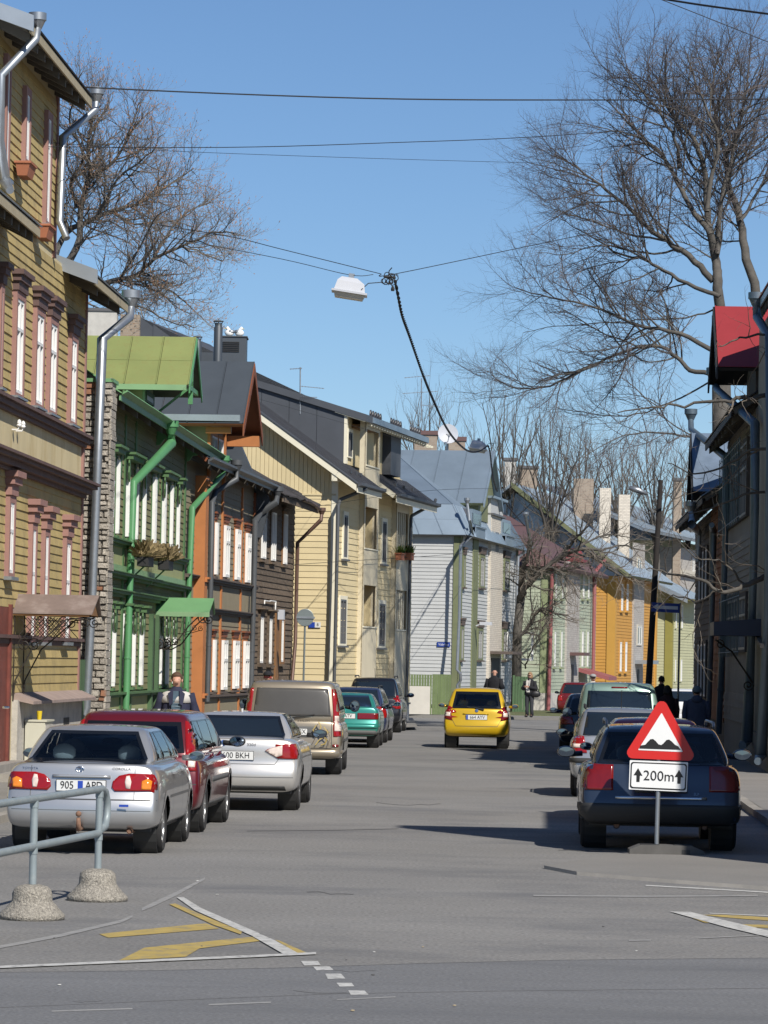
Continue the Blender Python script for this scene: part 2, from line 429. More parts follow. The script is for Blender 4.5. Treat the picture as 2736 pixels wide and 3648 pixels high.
line_mark([(505, 3240), (545, 3222), (629, 3183), (730, 3129)], [10, 15, 14, 8], 'paint_faded')
def quad_mark(cr, s, ox, oy, m, z=.004):
    return mark('road_marking', [(ox+x/s, oy+y/s) for x, y in cr][::-1], m, z)
quad_mark([(1160, 915), (1205, 913), (1320, 985), (1700, 1150), (1700, 1188), (1280, 1000)], 1.843, 0, 2700, 'paint_white', .008)
quad_mark([(0, 690), (60, 715), (130, 745), (275, 825), (185, 828), (0, 722)], 1.659, 900, 2900, 'paint_white', .009)
quad_mark([(650, 1155), (710, 1180), (1440, 1120), (1350, 1085)], 1.843, 0, 2700, 'paint_yellow')
quad_mark([(780, 1330), (950, 1245), (1720, 1168), (1760, 1195), (1310, 1250), (1220, 1305)], 1.843, 0, 2700, 'paint_yellow')
quad_mark([(1110, 960), (1150, 955), (1590, 1140), (1580, 1158), (1400, 1095)], 1.843, 0, 2700, 'paint_yellow', .006)
quad_mark([(130, 742), (165, 750), (330, 824), (275, 826)], 1.659, 900, 2900, 'paint_yellow', .006)
for q in ([(285, 868), (385, 868), (402, 892), (305, 895)], [(358, 902), (455, 900), (478, 920), (378, 924)], [(428, 943), (522, 943), (548, 972), (445, 974)],
          [(495, 997), (585, 997), (602, 1018), (515, 1020)], [(565, 1042), (660, 1042), (685, 1067), (580, 1068)]):
    quad_mark(q, 1.659, 900, 2900, 'paint_white')
line_mark([(1200, 3561), (1409, 3551)], 4, 'paint_faded'); line_mark([(184, 3602), (472, 3593)], 5, 'paint_faded'); line_mark([(743, 3579), (965, 3570)], 5, 'paint_faded')
quad_mark([(1040, 615), (1170, 618), (1700, 745), (1700, 785), (1400, 715)], 1.7725, 1800, 2900, 'paint_white', .008)
quad_mark([(1290, 624), (1700, 640), (1700, 646), (1290, 628)], 1.7725, 1800, 2900, 'paint_white')
quad_mark([(1240, 636), (1420, 636), (1700, 655), (1700, 675), (1420, 655)], 1.7725, 1800, 2900, 'paint_yellow')
quad_mark([(1110, 630), (1160, 645), (1290, 685), (1260, 685)], 1.7725, 1800, 2900, 'paint_yellow', .006)
quad_mark([(1430, 695), (1700, 700), (1700, 720), (1500, 712)], 1.7725, 1800, 2900, 'paint_yellow')
line_mark([(2240, 3350), (2319, 3349)], 4, 'paint_faded'); line_mark([(2490, 3342), (2736, 3330)], 3, 'paint_faded')
line_mark([(2300, 3154), (2500, 3165), (2760, 3180)], 4, 'paint_white'); line_mark([(1900, 3190), (2300, 3193), (2700, 3190)], 5, 'paint_faded')
# asphalt seams, cracks and thin dark lines across the road
for pxs, w in (([(-20, 3464), (500, 3458), (1000, 3448), (1500, 3432), (2000, 3420), (2760, 3412)], 1.2), ([(-20, 3590), (700, 3560), (1200, 3540), (1800, 3530), (2760, 3520)], 1.2),
               ([(880, 2960), (1200, 2957), (1420, 2952)], 2.0), ([(560, 2962), (700, 2958)], 2)):
    line_mark(pxs, w, 'crack', .003)
random.seed(3)
for k in range(14):
    x, y = random.uniform(100, 2700), random.uniform(3050, 3640)
    b = B(); p = gp(x, y, .004); r = random.uniform(.004, .011)
    b.ell(p+Vector((0, 0, r*.4)), r*1.4, r, r*.5, 6, 4)
    tag(part('litter_scrap', b, random.choice(['litter', 'paint_white', 'crack'])), 'tiny scrap of litter lying on the asphalt', 'litter', 'scraps on the road')
random.seed(77)
for k in range(10):
    x, y = random.uniform(300, 2600), random.uniform(2760, 3600); pts_ = [(x, y)]; dx = random.choice((-1, 1))
    for q in range(random.randint(3, 7)): x += dx*random.uniform(15, 50); y += random.uniform(-5, 6); pts_.append((x, y))
    line_mark(pts_, random.uniform(.7, 1.5), 'crack', .0035)
# kerbs and pavements
def kerb(path, w, h, gap=1.0, name='kerb'):
    """kerb of single stones following a ground polyline, each its own piece"""
    root = bpy.data.objects.new(name, None); C.objects.link(root); root['kind'] = 'structure'
    for i in range(len(path)-1):
        a, c = Vector(path[i]), Vector(path[i+1]); L = (c-a).length; n = max(1, round(L/gap)); t = (c-a)/n; nn = Vector((-t.y, t.x, 0)).normalized()
        for k in range(n):
            b = B(); o = a+t*k+t*.006; b.box(o, t*.985, nn*w, (0, 0, h+random.uniform(-.006, .006))); part('kerb_stone', b, 'kerb_stone', root)
    return root
# left pavement
KL = -6.75
sheet('pavement_left', [st(KL-.15, 44), st(KL-.15, 86), (0.2-2.9+KS*0, 101), (1.2, 112), (1.2, 132), (-30, 132), (-30, 44)], 'pavement', .10)
kerb([st(KL, 44, 0), st(KL, 86, 0)], .15, .10)
# right pavement with rounded corner in front of the sign
cpx = [(1938, 3095), (2054, 3117), (2206, 3130), (2409, 3147), (2646, 3164), (2790, 3176)]
near = [gp(x, y, 0) for x, y in cpx]
sheet('pavement_corner', [tuple(p) for p in near]+[(9, near[-1].y-.3, 0), (9.5, 40.2, 0), tuple(gp(2195, 3051))], 'pavement', .035)
b = B()
for i in range(len(near)-1):
    a, c = near[i], near[i+1]; dn = Vector((0, -.035, 0)); b.poly([a+dn, c+dn, c+Vector((0, 0, .035)), a+Vector((0, 0, .035))])
o = part('pavement_edge', b, 'kerb_stone'); o['kind'] = 'structure'
KR = 3.05
sheet('pavement_right', [st(KR+.15, 39.8), st(9, 39.8), st(9, 106), st(KR+.15, 106)], 'pavement', .10)
kerb([st(KR, 106, 0), st(KR, 39.8, 0)], .15, .10)
# far pavement and verge before the grey house
b = B(); fa = gp(1440, 2556); fb = gp(2105, 2556+13)
far_dir = (fb-fa).normalized(); far_n = Vector((-far_dir.y, far_dir.x, 0))
b.box(fa-far_dir*6, far_dir*32, far_n*3.2, (0, 0, .12)); o = part('pavement_far', b, 'pavement'); o['kind'] = 'structure'
b = B(); b.box(fa-far_dir*6+far_n*3.2, far_dir*32, far_n*16, (0, 0, .14)); o = part('grass_verge', b, 'dirt_grass'); o['kind'] = 'structure'

# ================================================================== facades
class Fac:
    def __init__(s, A, U, left=True):
        s.A = Vector((A[0], A[1], 0)); s.U = Vector((U[0], U[1], 0)).normalized()
        s.N = Vector((s.U.y, -s.U.x, 0)) if left else Vector((-s.U.y, s.U.x, 0))
    def p(s, u, n, z): return s.A + s.U*u + s.N*n + Vector((0, 0, z))
    def uv(s, x, y, n=0.0):
        d = ray(x, y); o = Vector((0, 0, CAMZ)); A = s.A+s.N*n
        t = (A-o).dot(s.N)/d.dot(s.N); q = o+d*t
        return (q-s.A).dot(s.U), q.z
    def u(s, x, y, n=0.0): return s.uv(x, y, n)[0]
    def z(s, x, y, n=0.0): return s.uv(x, y, n)[1]
    def box(s, b, u0, u1, n0, n1, z0, z1):
        b.box(s.p(u0, n0, z0), s.U*(u1-u0), s.N*(n1-n0), (0, 0, z1-z0)); return b
    def prism_n(s, b, uz, n0, n1): b.prism([s.p(u, n0, z) for u, z in uz], s.N*(n1-n0)); return b
    def prism_u(s, b, nz, u0, u1): b.prism([s.p(u0, n, z) for n, z in nz], s.U*(u1-u0)); return b
def house(name, label, fac, u, cat='house'):
    return thing(name, label, cat, fac.p(u, 0, 0))
def fbox(name, fac, dims, m, parent, **k):
    b = B(); fac.box(b, *dims); return part(name, b, m, parent, **k)
def boards(parent, fac, u0, u1, z0, z1, pitch, m, n0=0.0, th=.03, name='board', top=None, joined=False):
    """lapped horizontal boards, each one an object sharing its mesh"""
    prof = [(0, 0), (th, 0), (th*.35, pitch*1.04), (0, pitch*1.04)]
    nb = max(1, int(round((z1-z0)/pitch))); off = root_off(parent)
    if joined:
        b = B()
        for k in range(nb):
            z = z0+k*pitch; a, c = (u0, u1) if top is None else top(z+pitch*.5)
            if c-a > .05: fac.prism_u(b, [(n0+n, z+h) for n, h in prof], a, c)
        o = part('boards', b, m, parent); o['kind'] = 'stuff'; return
    for k in range(nb):
        z = z0+k*pitch
        if top is None:
            cuts = [u0]; u = u0+random.uniform(1.5, 6.0)
            while u < u1-1.2: cuts.append(u); u += random.uniform(3.5, 6.5)
            cuts.append(u1)
            for a, c in zip(cuts, cuts[1:]):
                b = B(); dn, dz = random.uniform(-.003, .004), random.uniform(-.005, .005)
                fac.prism_u(b, [(n0+n+dn, z+h+dz) for n, h in prof], a, c-.004); part(name, b, m, parent)
        else:
            a, c = top(z+pitch*.5)
            if c-a > .05:
                b = B(); fac.prism_u(b, [(n0+n, z+h) for n, h in prof], a, c); part(name, b, m, parent)
def vboards(parent, fac, u0, u1, zf, w, m, n0=0.0, th=.02, name='board', gap=.012):
    """vertical boards; zf(u) gives (bottom, top)"""
    nb = max(1, int(round((u1-u0)/w))); w = (u1-u0)/nb
    for k in range(nb):
        a, c = u0+k*w, u0+(k+1)*w-gap
        (b0, t0), (b1, t1) = zf(a), zf(c)
        if min(t0-b0, t1-b1) < .02: continue
        b = B(); fac.prism_n(b, [(a, b0), (c, b1), (c, t1), (a, t0)], n0, n0+th); part(name, b, m, parent)
def window(parent, fac, u0, u1, z0, z1, case='pink_trim', sash='white_sash', pane='pane', cw=.12, cd=.10, sd=.085, gd=.032, head=None, sill=None, mull=1, transom=.68, sw=.055, sillw=.06):
    if pane == 'pane' and random.random() < .4: pane = 'curtain_pane'
    b = B()
    for d in ((u0, u0+cw, 0, cd, z0, z1), (u1-cw, u1, 0, cd, z0, z1), (u0+cw, u1-cw, 0, cd-.002, z1-cw, z1), (u0+cw, u1-cw, 0, cd-.002, z0, z0+cw*.5)): fac.box(b, *d)
    w = part('window', b, case, parent)
    a, c, e, f = u0+cw, u1-cw, z0+cw*.5, z1-cw
    b = B()
    for d in ((a+.002, a+sw, gd, sd, e, f), (c-sw, c-.002, gd, sd, e, f), (a+sw, c-sw, gd, sd-.003, f-sw, f-.002), (a+sw, c-sw, gd, sd-.003, e+.002, e+sw)): fac.box(b, *d)
    zt = e+(f-e)*transom
    for k in range(mull):
        uc = a+(c-a)*(k+1)/(mull+1); fac.box(b, uc-sw*.6, uc+sw*.6, gd, sd+.004, e+sw, f-sw)
    if transom < 1: fac.box(b, a+sw, c-sw, gd, sd+.006, zt-sw*.5, zt+sw*.5)
    part('sash', b, sash, w)
    zs = [e, zt, f] if transom < 1 else [e, f]
    for k in range(mull+1):
        for q in range(len(zs)-1):
            ua, uc = a+(c-a)*k/(mull+1)+.01, a+(c-a)*(k+1)/(mull+1)-.01
            fbox('pane', fac, (ua, uc, gd-.012, gd-.002+.004, zs[q]+.01, zs[q+1]-.01), pane, w)
    if head:
        b = B(); hm, hh, hd = head
        fac.box(b, u0-.03, u1+.03, 0, cd+.03, z1+.002, z1+hh*.45); fac.box(b, u0-.08, u1+.08, 0, cd+hd*.6, z1+hh*.45, z1+hh*.75); fac.box(b, u0-.13, u1+.13, 0, cd+hd, z1+hh*.75, z1+hh)
        part('window_head', b, hm, w)
    if sill:
        b = B(); fac.box(b, u0-.05, u1+.05, 0, cd+.06, z0-sillw, z0-.002); part('window_sill', b, sill, w)
    return w
def winpx(parent, fac, x0, x1, yt, yb, **k):
    ym = (yt+yb)/2; cd = k.get('cd', .10)
    u0 = fac.u(x0, ym, 0); u1 = fac.u(x1, ym, cd)
    if u1-u0 < .45: u1 = u0+.45
    xm = (x0+x1)/2
    return window(parent, fac, u0, u1, fac.z(xm, yb, cd*.5), fac.z(xm, yt, cd*.5), **k)
def downpipe(parent, pts, r, m, funnel=True, n=10):
    b = B(); b.tube(pts, r, n); o = part('downpipe', b, m, parent, autosm=40)
    if funnel:
        p = Vector(pts[0]); b = B(); b.lathe(p-Vector((0, 0, .02)), (0, 0, 1), [(r*1.02, 0), (r*2.0, r*2.1), (r*2.25, r*2.2), (r*2.25, r*4.0), (r*2.1, r*4.0)], 14)
        part('rain_funnel', b, m, o, autosm=35)
    # brackets
    b = B(); k = len(pts)-1
    a, c = Vector(pts[k-1]), Vector(pts[k]); L = (c-a).length; nb = int(L/2.2)
    for i in range(1, nb+1):
        q = a+(c-a)*(i/(nb+1)); b.lathe(q, (c-a), [(r*1.15, -.02), (r*1.15, .02)], n)
    if nb: part('pipe_bracket', b, m, o)
    return o
def slab(name, quad, th, m, parent):
    """roof plate: quad lower-left, lower-right, upper-right, upper-left (top side), thickness below"""
    q = [Vector(p) for p in quad]; nn = (q[1]-q[0]).cross(q[3]-q[0]).normalized()
    if nn.z < 0: nn = -nn
    b = B(); b.prism(q, -nn*th); return part(name, b, m, parent)
def seam_roof(parent, quad, n, m, th=.03, rib=.035, rows=1, name='roof_panel'):
    """standing-seam sheets, each an object lying on the roof plate"""
    q = [Vector(p) for p in quad]; nn = (q[1]-q[0]).cross(q[3]-q[0]).normalized()
    if nn.z < 0: nn = -nn
    for k in range(n):
        for r in range(rows):
            s0, s1 = k/n, (k+1)/n; t0, t1 = r/rows, (r+1)/rows
            def P(s, t): return (q[0]*(1-s)+q[1]*s)*(1-t)+(q[3]*(1-s)+q[2]*s)*t
            b = B(); g = .004/max(.1, (q[1]-q[0]).length/n)
            a, c, d, e = P(s0+g/n, t0), P(s1-g/n, t0), P(s1-g/n, t1-.003), P(s0+g/n, t1-.003)
            jit = nn*random.uniform(.0, .006)
            b.prism([a+jit+nn*.002, c+jit+nn*.002, d+jit+nn*.002, e+jit+nn*.002], nn*th*.35)
            w = (c-a).normalized()*.022
            b.prism([c+nn*.004, c-w+nn*.004, d-w+nn*.004, d+nn*.004], nn*rib)
            part(name, b, m, parent)
def scroll(c, r, turns, ax, ay, start=0, n=26, shrink=.82):
    out = []
    for i in range(n+1):
        t = i/n; a = start+2*math.pi*turns*t; rr = r*(1-shrink*t)
        out.append(Vector(c)+Vector(ax)*math.cos(a)*rr+Vector(ay)*math.sin(a)*rr)
    return out
Z = Vector((0, 0, 1))
PL = -8.9
F1 = Fac(st(PL, 0), S)
# ================================================================== house 1: ochre boards
uE = F1.u(289, 1800)
H1 = house('ochre_wooden_house', 'ochre board house with pink window trim, dark cornices and tin canopy', F1, 52)
zP, zL = 1.36, 2.30
fbox('wall', F1, (46, uE, -8.5, 0, 0, 9.25), 'ochre_plaster', H1)
eo = .58
ub0 = F1.u(105, 110, eo); ub1 = F1.u(198, 600)
zEv = F1.z(330, 975, eo); zBay = F1.z(320, 345, eo)
fbox('wall', F1, (ub0+.25, ub1-.02, -6, -.003, 9.2, zBay+.1), 'ochre_plaster', H1)
boards(H1, F1, 46, uE-.1, zP+.12, zL, .15, 'ochre')
boards(H1, F1, 46, uE-.1, zL+.16, 5.13, .15, 'ochre')
boards(H1, F1, 46, uE-.1, 6.33, 9.2, .15, 'ochre')
boards(H1, F1, ub0+.25, ub1-.1, 9.33, zBay-.05, .15, 'ochre')
fbox('corner_board', F1, (uE-.16, uE+.005, 0, .05, zP, 9.2), 'pink_trim', H1)
fbox('corner_board', F1, (ub1-.16, ub1+.005, 0, .05, 9.22, zBay), 'pink_trim', H1)
# belts
def belt(parent, fac, u0, u1, z0, steps, m, name='cornice'):
    b = B(); z = z0
    for h, d in steps: fac.box(b, u0, u1+d*.4, 0, d, z, z+h-.002); z += h
    return part(name, b, m, parent)
belt(H1, F1, 46, uE, zL, [(.09, .06), (.06, .12)], 'dark_cornice')
belt(H1, F1, 46, uE, 5.13, [(.07, .10), (.10, .20), (.06, .30), (.05, .36)], 'dark_cornice')
belt(H1, F1, 46, uE, 6.10, [(.07, .08), (.09, .14), (.06, .2)], 'dark_cornice')
# old iron crack strip under upper floor and porcelain insulators
for x, y in ((68, 1520), (82, 1525)):
    u, z = F1.uv(x, y, .12); b = B(); b.tube([F1.p(u, 0, z-.05), F1.p(u, .10, z-.05), F1.p(u, .12, z)], .012, 6); b.lathe(F1.p(u, .12, z), Z, [(.03, 0), (.045, .02), (.03, .05), (.04, .06), (.03, .10), (.01, .12)], 10); part('insulator', b, 'white_sash', H1)
# windows
for x0, x1, yt, yb in ((-20, 14, 1010, 1425), (36, 90, 1040, 1462), (108, 160, 1097, 1505), (158, 207, 1130, 1530), (234, 277, 1190, 1568)):
    window(H1, F1, F1.u(x0, (yt+yb)/2), F1.u(x1, (yt+yb)/2, .1), 6.40, F1.z((x0+x1)/2, yt, .05), cd=.10, head=('dark_cornice', .34, .12), sill='galv', sillw=.04)
for x0, x1, yt, yb in ((12, 56, 1765, 2055), (92, 131, 1862, 2288), (138, 176, 1885, 2288), (215, 254, 1912, 2288)):
    winpx(H1, F1, x0, x1, yt, yb, cd=.10, head=('pink_trim', .40, .14), sill='galv', transom=.60)
for x0, x1, yt, yb in ((2, 36, 190, 640), (72, 112, 310, 585), (148, 186, 395, 806)):
    winpx(H1, F1, x0, x1, yt, yb, cd=.10, sill='galv', transom=1.1)
# flower boxes
for x, y in ((86, 583), (155, 806)):
    u, z = F1.uv(x, y, .2)
    fb = thing('flower_box', 'terracotta flower box below the %s attic window' % ('short' if x < 100 else 'tall'), 'flower box', F1.p(u, .2, z-.2), group='terracotta boxes on the ochre house')
    b = B(); a = [F1.p(u-.05, .10, z-.2), F1.p(u+.55, .10, z-.2), F1.p(u+.55, .26, z-.2), F1.p(u-.05, .26, z-.2)]
    t = [F1.p(u-.10, .07, z), F1.p(u+.60, .07, z), F1.p(u+.60, .31, z), F1.p(u-.10, .31, z)]
    k = len(b.v); b.v += a+t; b.f += [[0, 1, 2, 3], [7, 6, 5, 4], [0, 4, 5, 1], [1, 5, 6, 2], [2, 6, 7, 3], [3, 7, 4, 0]]
    part('trough', b, 'terracotta', fb)
    b = B(); F1.box(b, u-.12, u+.62, .05, .33, z, z+.035); part('rim', b, 'terracotta', fb)
# roofs
def eave_roof(parent, fac, u0, u1, ne, ze, nr, pitch, m='galv_sheet', th=.14, rows=1, npan=0, fm='fascia_beige', rafters=0, sm='soffit', over=.05):
    zr = ze+(ne-nr)*math.tan(pitch)
    q = [fac.p(u0, ne, ze), fac.p(u1, ne, ze), fac.p(u1, nr, zr), fac.p(u0, nr, zr)]
    slab('roof', q, th, sm, parent)
    up = Vector((0, 0, .03))
    if npan: seam_roof(parent, [p+up*.2 for p in q], npan, m)
    else: slab('roof_covering', [fac.p(u0-over, ne+.06, ze-.02)+up, fac.p(u1+over, ne+.06, ze-.02)+up, q[2]+up+fac.U*over, q[3]+up-fac.U*over], .024, m, parent)
    fbox('fascia', fac, (u0, u1, ne, ne+.03, ze-th-.04, ze-.03), fm, parent)
    for k in range(rafters):
        u = u0+(u1-u0)*(k+.5)/rafters; b = B()
        fac.prism_u(b, [(ne-.04, ze-th-.16), (ne-.04, ze-th+.01), (-.05, ze-th+.02+(ne+.05)*math.tan(pitch)), (-.05, ze-th-.16+(ne+.05)*math.tan(pitch))], u-.05, u+.05); part('rafter', b, 'soffit', parent)
    return zr
uA1 = F1.u(138, 780, eo); uC0 = F1.u(335, 965, eo); uC1 = F1.u(452, 1062, eo); uB1 = F1.u(322, 340, eo)
eave_roof(H1, F1, 44, uA1, eo, zEv, -6, math.radians(25), rafters=18)
eave_roof(H1, F1, ub0-.05, uB1, eo, zBay, -6, math.radians(25), m='bitumen', rafters=9)
eave_roof(H1, F1, uC0, uC1, eo, zEv, -6, math.radians(25), rafters=3)
# sheet-metal end pieces
for (u, z, l) in ((ub0-.12, zBay+.02, .9), (uC0-.12, zEv+.02, .9)):
    b = B(); F1.prism_u(b, [(eo+.08, z-.20), (eo+.08, z+.06), (-l, z+.06+l*.62), (-l, z-.20+l*.62)], u, u+.06); part('verge_flashing', b, 'galv_sheet', H1)
def pp(fac, x, y, n): u, z = fac.uv(x, y, n); return fac.p(u, n, z)
downpipe(H1, [pp(F1, 133, 100, eo+.05), pp(F1, 127, 140, eo+.05), pp(F1, 4, 268, .14), pp(F1, 0, 500, .14), pp(F1, 14, 640, .14), pp(F1, 36, 678, .3)], .065, 'galv')
downpipe(H1, [pp(F1, 342, 360, eo+.05), pp(F1, 340, 392, eo+.05), pp(F1, 224, 488, .14), pp(F1, 212, 790, .14), pp(F1, 238, 850, .3)], .065, 'galv')
GS = Fac(F1.p(uE+.70, 0, 0), F1.N); GS.N = -F1.U
downpipe(H1, [pp(F1, 466, 1092, eo+.05), pp(F1, 462, 1130, eo+.05), *[pp(GS, x_, y_, 0) for x_, y_ in ((364, 1208), (346, 1700), (328, 2130), (308, 2520), (296, 2560))]], .085, 'galv')
# plinth, ledge, steps, door
b = B(); F1.box(b, F1.u(40, 2600), uE-.02, 0, .10, .1, zP); part('plinth', b, 'plaster_grey', H1)
b = B(); F1.prism_u(b, [(.0, zP+.13), (.34, zP-.02), (.34, zP-.07), (0, zP-.002)], F1.u(48, 2470), uE+.25); part('ledge', b, 'ledge', H1)
fbox('vent', F1, (F1.u(215, 2560)-.3, F1.u(215, 2560)+.45, .1, .106, .78, .98), 'black_tin', H1)
ud = F1.u(20, 2500)
b = B(); F1.box(b, ud-1.6, ud-.1, 0, .035, .35, 2.9); dr = part('door', b, 'rust_door', H1)
b = B(); F1.box(b, ud-.12, ud+.05, 0, .08, .35, 2.95); part('door_frame', b, 'rust_door', dr)
b = B(); b.tube([pp(F1, 12, 2520, .2), pp(F1, 30, 2520, .24)], .02, 8); part('handle', b, 'chrome', dr)
for k in range(2): fbox('step', F1, (ud-2.6, ud+.6, 0, .55-.25*k, .1+.13*k, .23+.13*k), 'kerb_stone', H1)
# tin canopy on wrought iron
uc = F1.u(60, 2180); zr = F1.z(190, 2113, .8); ze = F1.z(160, 2176, .8)
L = (333-40)/(12600/F1.p(uc, .8, 0).y); hw = .62
cn = part('canopy', B().prism([F1.p(uc, 0, zr), F1.p(uc, L, zr), F1.p(uc-hw, L-.03, ze), F1.p(uc-hw, 0, ze)], (0, 0, -.03)).prism([F1.p(uc+.002, 0, zr), F1.p(uc+.002, L, zr), F1.p(uc+hw, L-.03, ze), F1.p(uc+hw, 0, ze)], (0, 0, -.03)), 'tin_brown', H1)
b = B(); F1.box(b, uc-hw+.02, uc-hw+.05, 0, L-.08, ze-.06, ze-.01); F1.box(b, uc+hw-.05, uc+hw-.02, 0, L-.08, ze-.06, ze-.01); b.prism([F1.p(uc-hw+.05, L-.1, ze-.04), F1.p(uc+hw-.05, L-.1, ze-.04), F1.p(uc, L-.1, zr-.05)], F1.N*.02); part('canopy_frame', b, 'brown_wood', cn)
for du in (-hw+.06, hw-.06):
    b = B()
    def q(n, z): return F1.p(uc+du, n, z)
    b.tube([q(L-.15, ze-.08), q(L*.66, ze-.12), q(.35, ze-.62), q(.08, ze-1.15), q(.05, ze-1.5)], .013, 5)
    b.tube([q(.05, ze-.05), q(.05, ze-1.5)], .012, 5)
    for cn_, cz, r, t0 in ((L-.14, ze-.16, .10, 1.5), (L*.62, ze-.17, .11, 0), (L*.34, ze-.14, .10, 3), (.22, ze-.55, .12, 1)):
        b.tube(scroll(q(cn_, cz), r, 1.6, F1.N, Z, t0, 18), .009, 4)
    for k in range(6):
        s = .1+k*.11; b.tube([q(s, ze-.08), q(s+.32, ze-.42)], .008, 4); b.tube([q(s+.3, ze-.08), q(s, ze-.42)], .008, 4)
    part('iron_bracket', b, 'iron', cn)
# utility cabinet with a yellow cup
ca = gp(128, 2740, .1); ca = F1.p(F1.u(88, 2700, .32), .12, .1)
cab = thing('utility_cabinet', 'beige metal utility cabinet against the grey plaster plinth', 'cabinet', ca)
uca = F1.u(88, 2650, .12); ct = F1.z(110, 2572, .5)
fbox('cabinet_body', F1, (uca, uca+.9, .12, .46, .1, ct-.03), 'cabinet', cab); fbox('cabinet_top', F1, (uca-.02, uca+.92, .115, .49, ct-.03, ct), 'cabinet', cab); fbox('cabinet_door', F1, (uca+.03, uca+.87, .46, .47, .16, ct-.08), 'plaster_grey', cab)
b = B(); cpos = F1.p(uca+.2, .33, ct); b.lathe(cpos, Z, [(.035, 0), (.05, .15), (.044, .15), (.034, .02)], 14)
tag(part('paper_cup', b, 'cup_yellow', autosm=40), 'yellow cup standing on top of the beige cabinet', 'cup')
# green narrow gate board by the stone wall
b = B(); F1.box(b, uE+.03, uE+.75, .02, .06, .15, F1.z(300, 2350)); g = part('plank_gate', b, 'gate_green')
tag(g, 'narrow green plank gate between ochre house and limestone wall', 'gate')
# ================================================================== limestone fire wall
uS = uE+.85
SW = thing('limestone_wall', 'rough grey limestone end wall between ochre house and green house', 'wall', F1.p(uS, 0, 0))
zS = F1.z(390, 1355, .44)
fbox('wall_core', F1, (uS+.05, uS+.75, -9, .40, 0, zS), 'mortar', SW)
random.seed(11); z = .12; row = 0
while z < zS-.05:
    h = random.uniform(.085, .15); n0 = -.42-random.uniform(0, .1)
    while n0 < .40:
        w = random.uniform(.22, .46); n1 = min(n0+w, .44+random.uniform(-.03, .02))
        if n1-n0 > .06:
            b = B(); jt = random.uniform(.0, .05); e = .012
            a = [F1.p(uS+.06, n0+.006, z+.006), F1.p(uS+.06, n1-.006, z+.006), F1.p(uS+.06, n1-.006, z+h-.008), F1.p(uS+.06, n0+.006, z+h-.008)]
            c = [F1.p(uS-jt, n0+.006+random.uniform(.004, .03), z+.006+random.uniform(.003, .02)), F1.p(uS-jt+random.uniform(-.02, .02), n1-.006-random.uniform(.004, .03), z+.006+random.uniform(.003, .02)),
                 F1.p(uS-jt, n1-.006-random.uniform(.004, .03), z+h-.008-random.uniform(.003, .02)), F1.p(uS-jt+random.uniform(-.02, .02), n0+.006+random.uniform(.004, .03), z+h-.008-random.uniform(.003, .02))]
            b.v += a+c; b.f += [[4, 5, 6, 7], [0, 1, 5, 4], [1, 2, 6, 5], [2, 3, 7, 6], [3, 0, 4, 7], [3, 2, 1, 0]]
            part('stone', b, 'rust_brick' if random.random() < .05 else 'stone', SW)
        n0 = n1+.004
    z += h; row += 1
# street-side return of the wall
z = .12
while z < zS-.05:
    h = random.uniform(.09, .16); b = B(); F1.box(b, uS+random.uniform(0, .03), uS+.74, .40, .43+random.uniform(0, .03), z+.006, z+h-.006); part('stone', b, 'stone', SW); z += h
b = B(); F1.prism_n(b, [(uS-.05, zS), (uS+.8, zS), (uS+.8, zS+.07), (uS-.05, zS+.07)], -9, .47); part('coping', b, 'green_tin', SW)
# ================================================================== house 2: green
uG0 = uS+.76; uG1 = F1.u(650, 2000)
H2 = house('green_wooden_house', 'green carved wooden house with white windows and green tin dormer', F1, uG0)
ez = 7.3
fbox('wall', F1, (uG0, uG1, -6, 0, 0, ez+.1), 'olive', H2)
boards(H2, F1, uG0, uG1-.1, 4.55, ez, .145, 'olive'); boards(H2, F1, uG0, uG1-.1, 3.52, 3.82, .10, 'olive'); boards(H2, F1, uG0, uG1-.1, 1.42, 3.36, .145, 'olive')
fbox('panel_band', F1, (uG0, uG1-.05, 0, .03, 3.98, 4.42), 'green_panel', H2); fbox('panel_band', F1, (uG0, uG1-.05, 0, .03, .25, 1.28), 'green_panel', H2)
fbox('skirt_board', F1, (uG0, uG1-.05, 0, .09, 3.86, 4.02), 'green_pale', H2)
belt(H2, F1, uG0, uG1, 4.40, [(.06, .08), (.06, .16), (.03, .2)], 'green_trim'); belt(H2, F1, uG0, uG1, 3.74, [(.06, .12), (.05, .24), (.02, .27)], 'green_trim')
belt(H2, F1, uG0, uG1, 3.36, [(.06, .10), (.06, .2), (.03, .25)], 'green_trim'); belt(H2, F1, uG0, uG1, 1.28, [(.06, .10), (.05, .18)], 'green_trim')
for x in (432, 470): fbox('pilaster', F1, (F1.u(x, 2000)-.1, F1.u(x, 2000)+.1, 0, .05, .25, 7.2), 'green_trim', H2)
fbox('corner_board', F1, (uG1-.2, uG1, 0, .06, .1, ez), 'green_trim', H2)
def fret(parent, fac, u0, u1, z, cd):
    """carved head board with hanging leaves"""
    b = B(); fac.box(b, u0-.06, u1+.06, 0, cd+.10, z, z+.10); fac.box(b, u0-.1, u1+.1, 0, cd+.16, z+.10, z+.15)
    for uu in (u0, u1):
        pts = [(uu-.04, z), (uu-.10, z-.08), (uu-.05, z-.15), (uu-.12, z-.28), (uu-.05, z-.42), (uu, z-.48), (uu+.05, z-.42), (uu+.12, z-.28), (uu+.05, z-.15), (uu+.10, z-.08), (uu+.04, z)]
        fac.prism_n(b, pts[::-1], cd+.002, cd+.03)
    part('window_carving', b, 'green_trim', parent)
ups = ((386, 398), (405, 421), (441, 456), (474, 488), (501, 516), (536, 554), (571, 588), (600, 613), (624, 637))
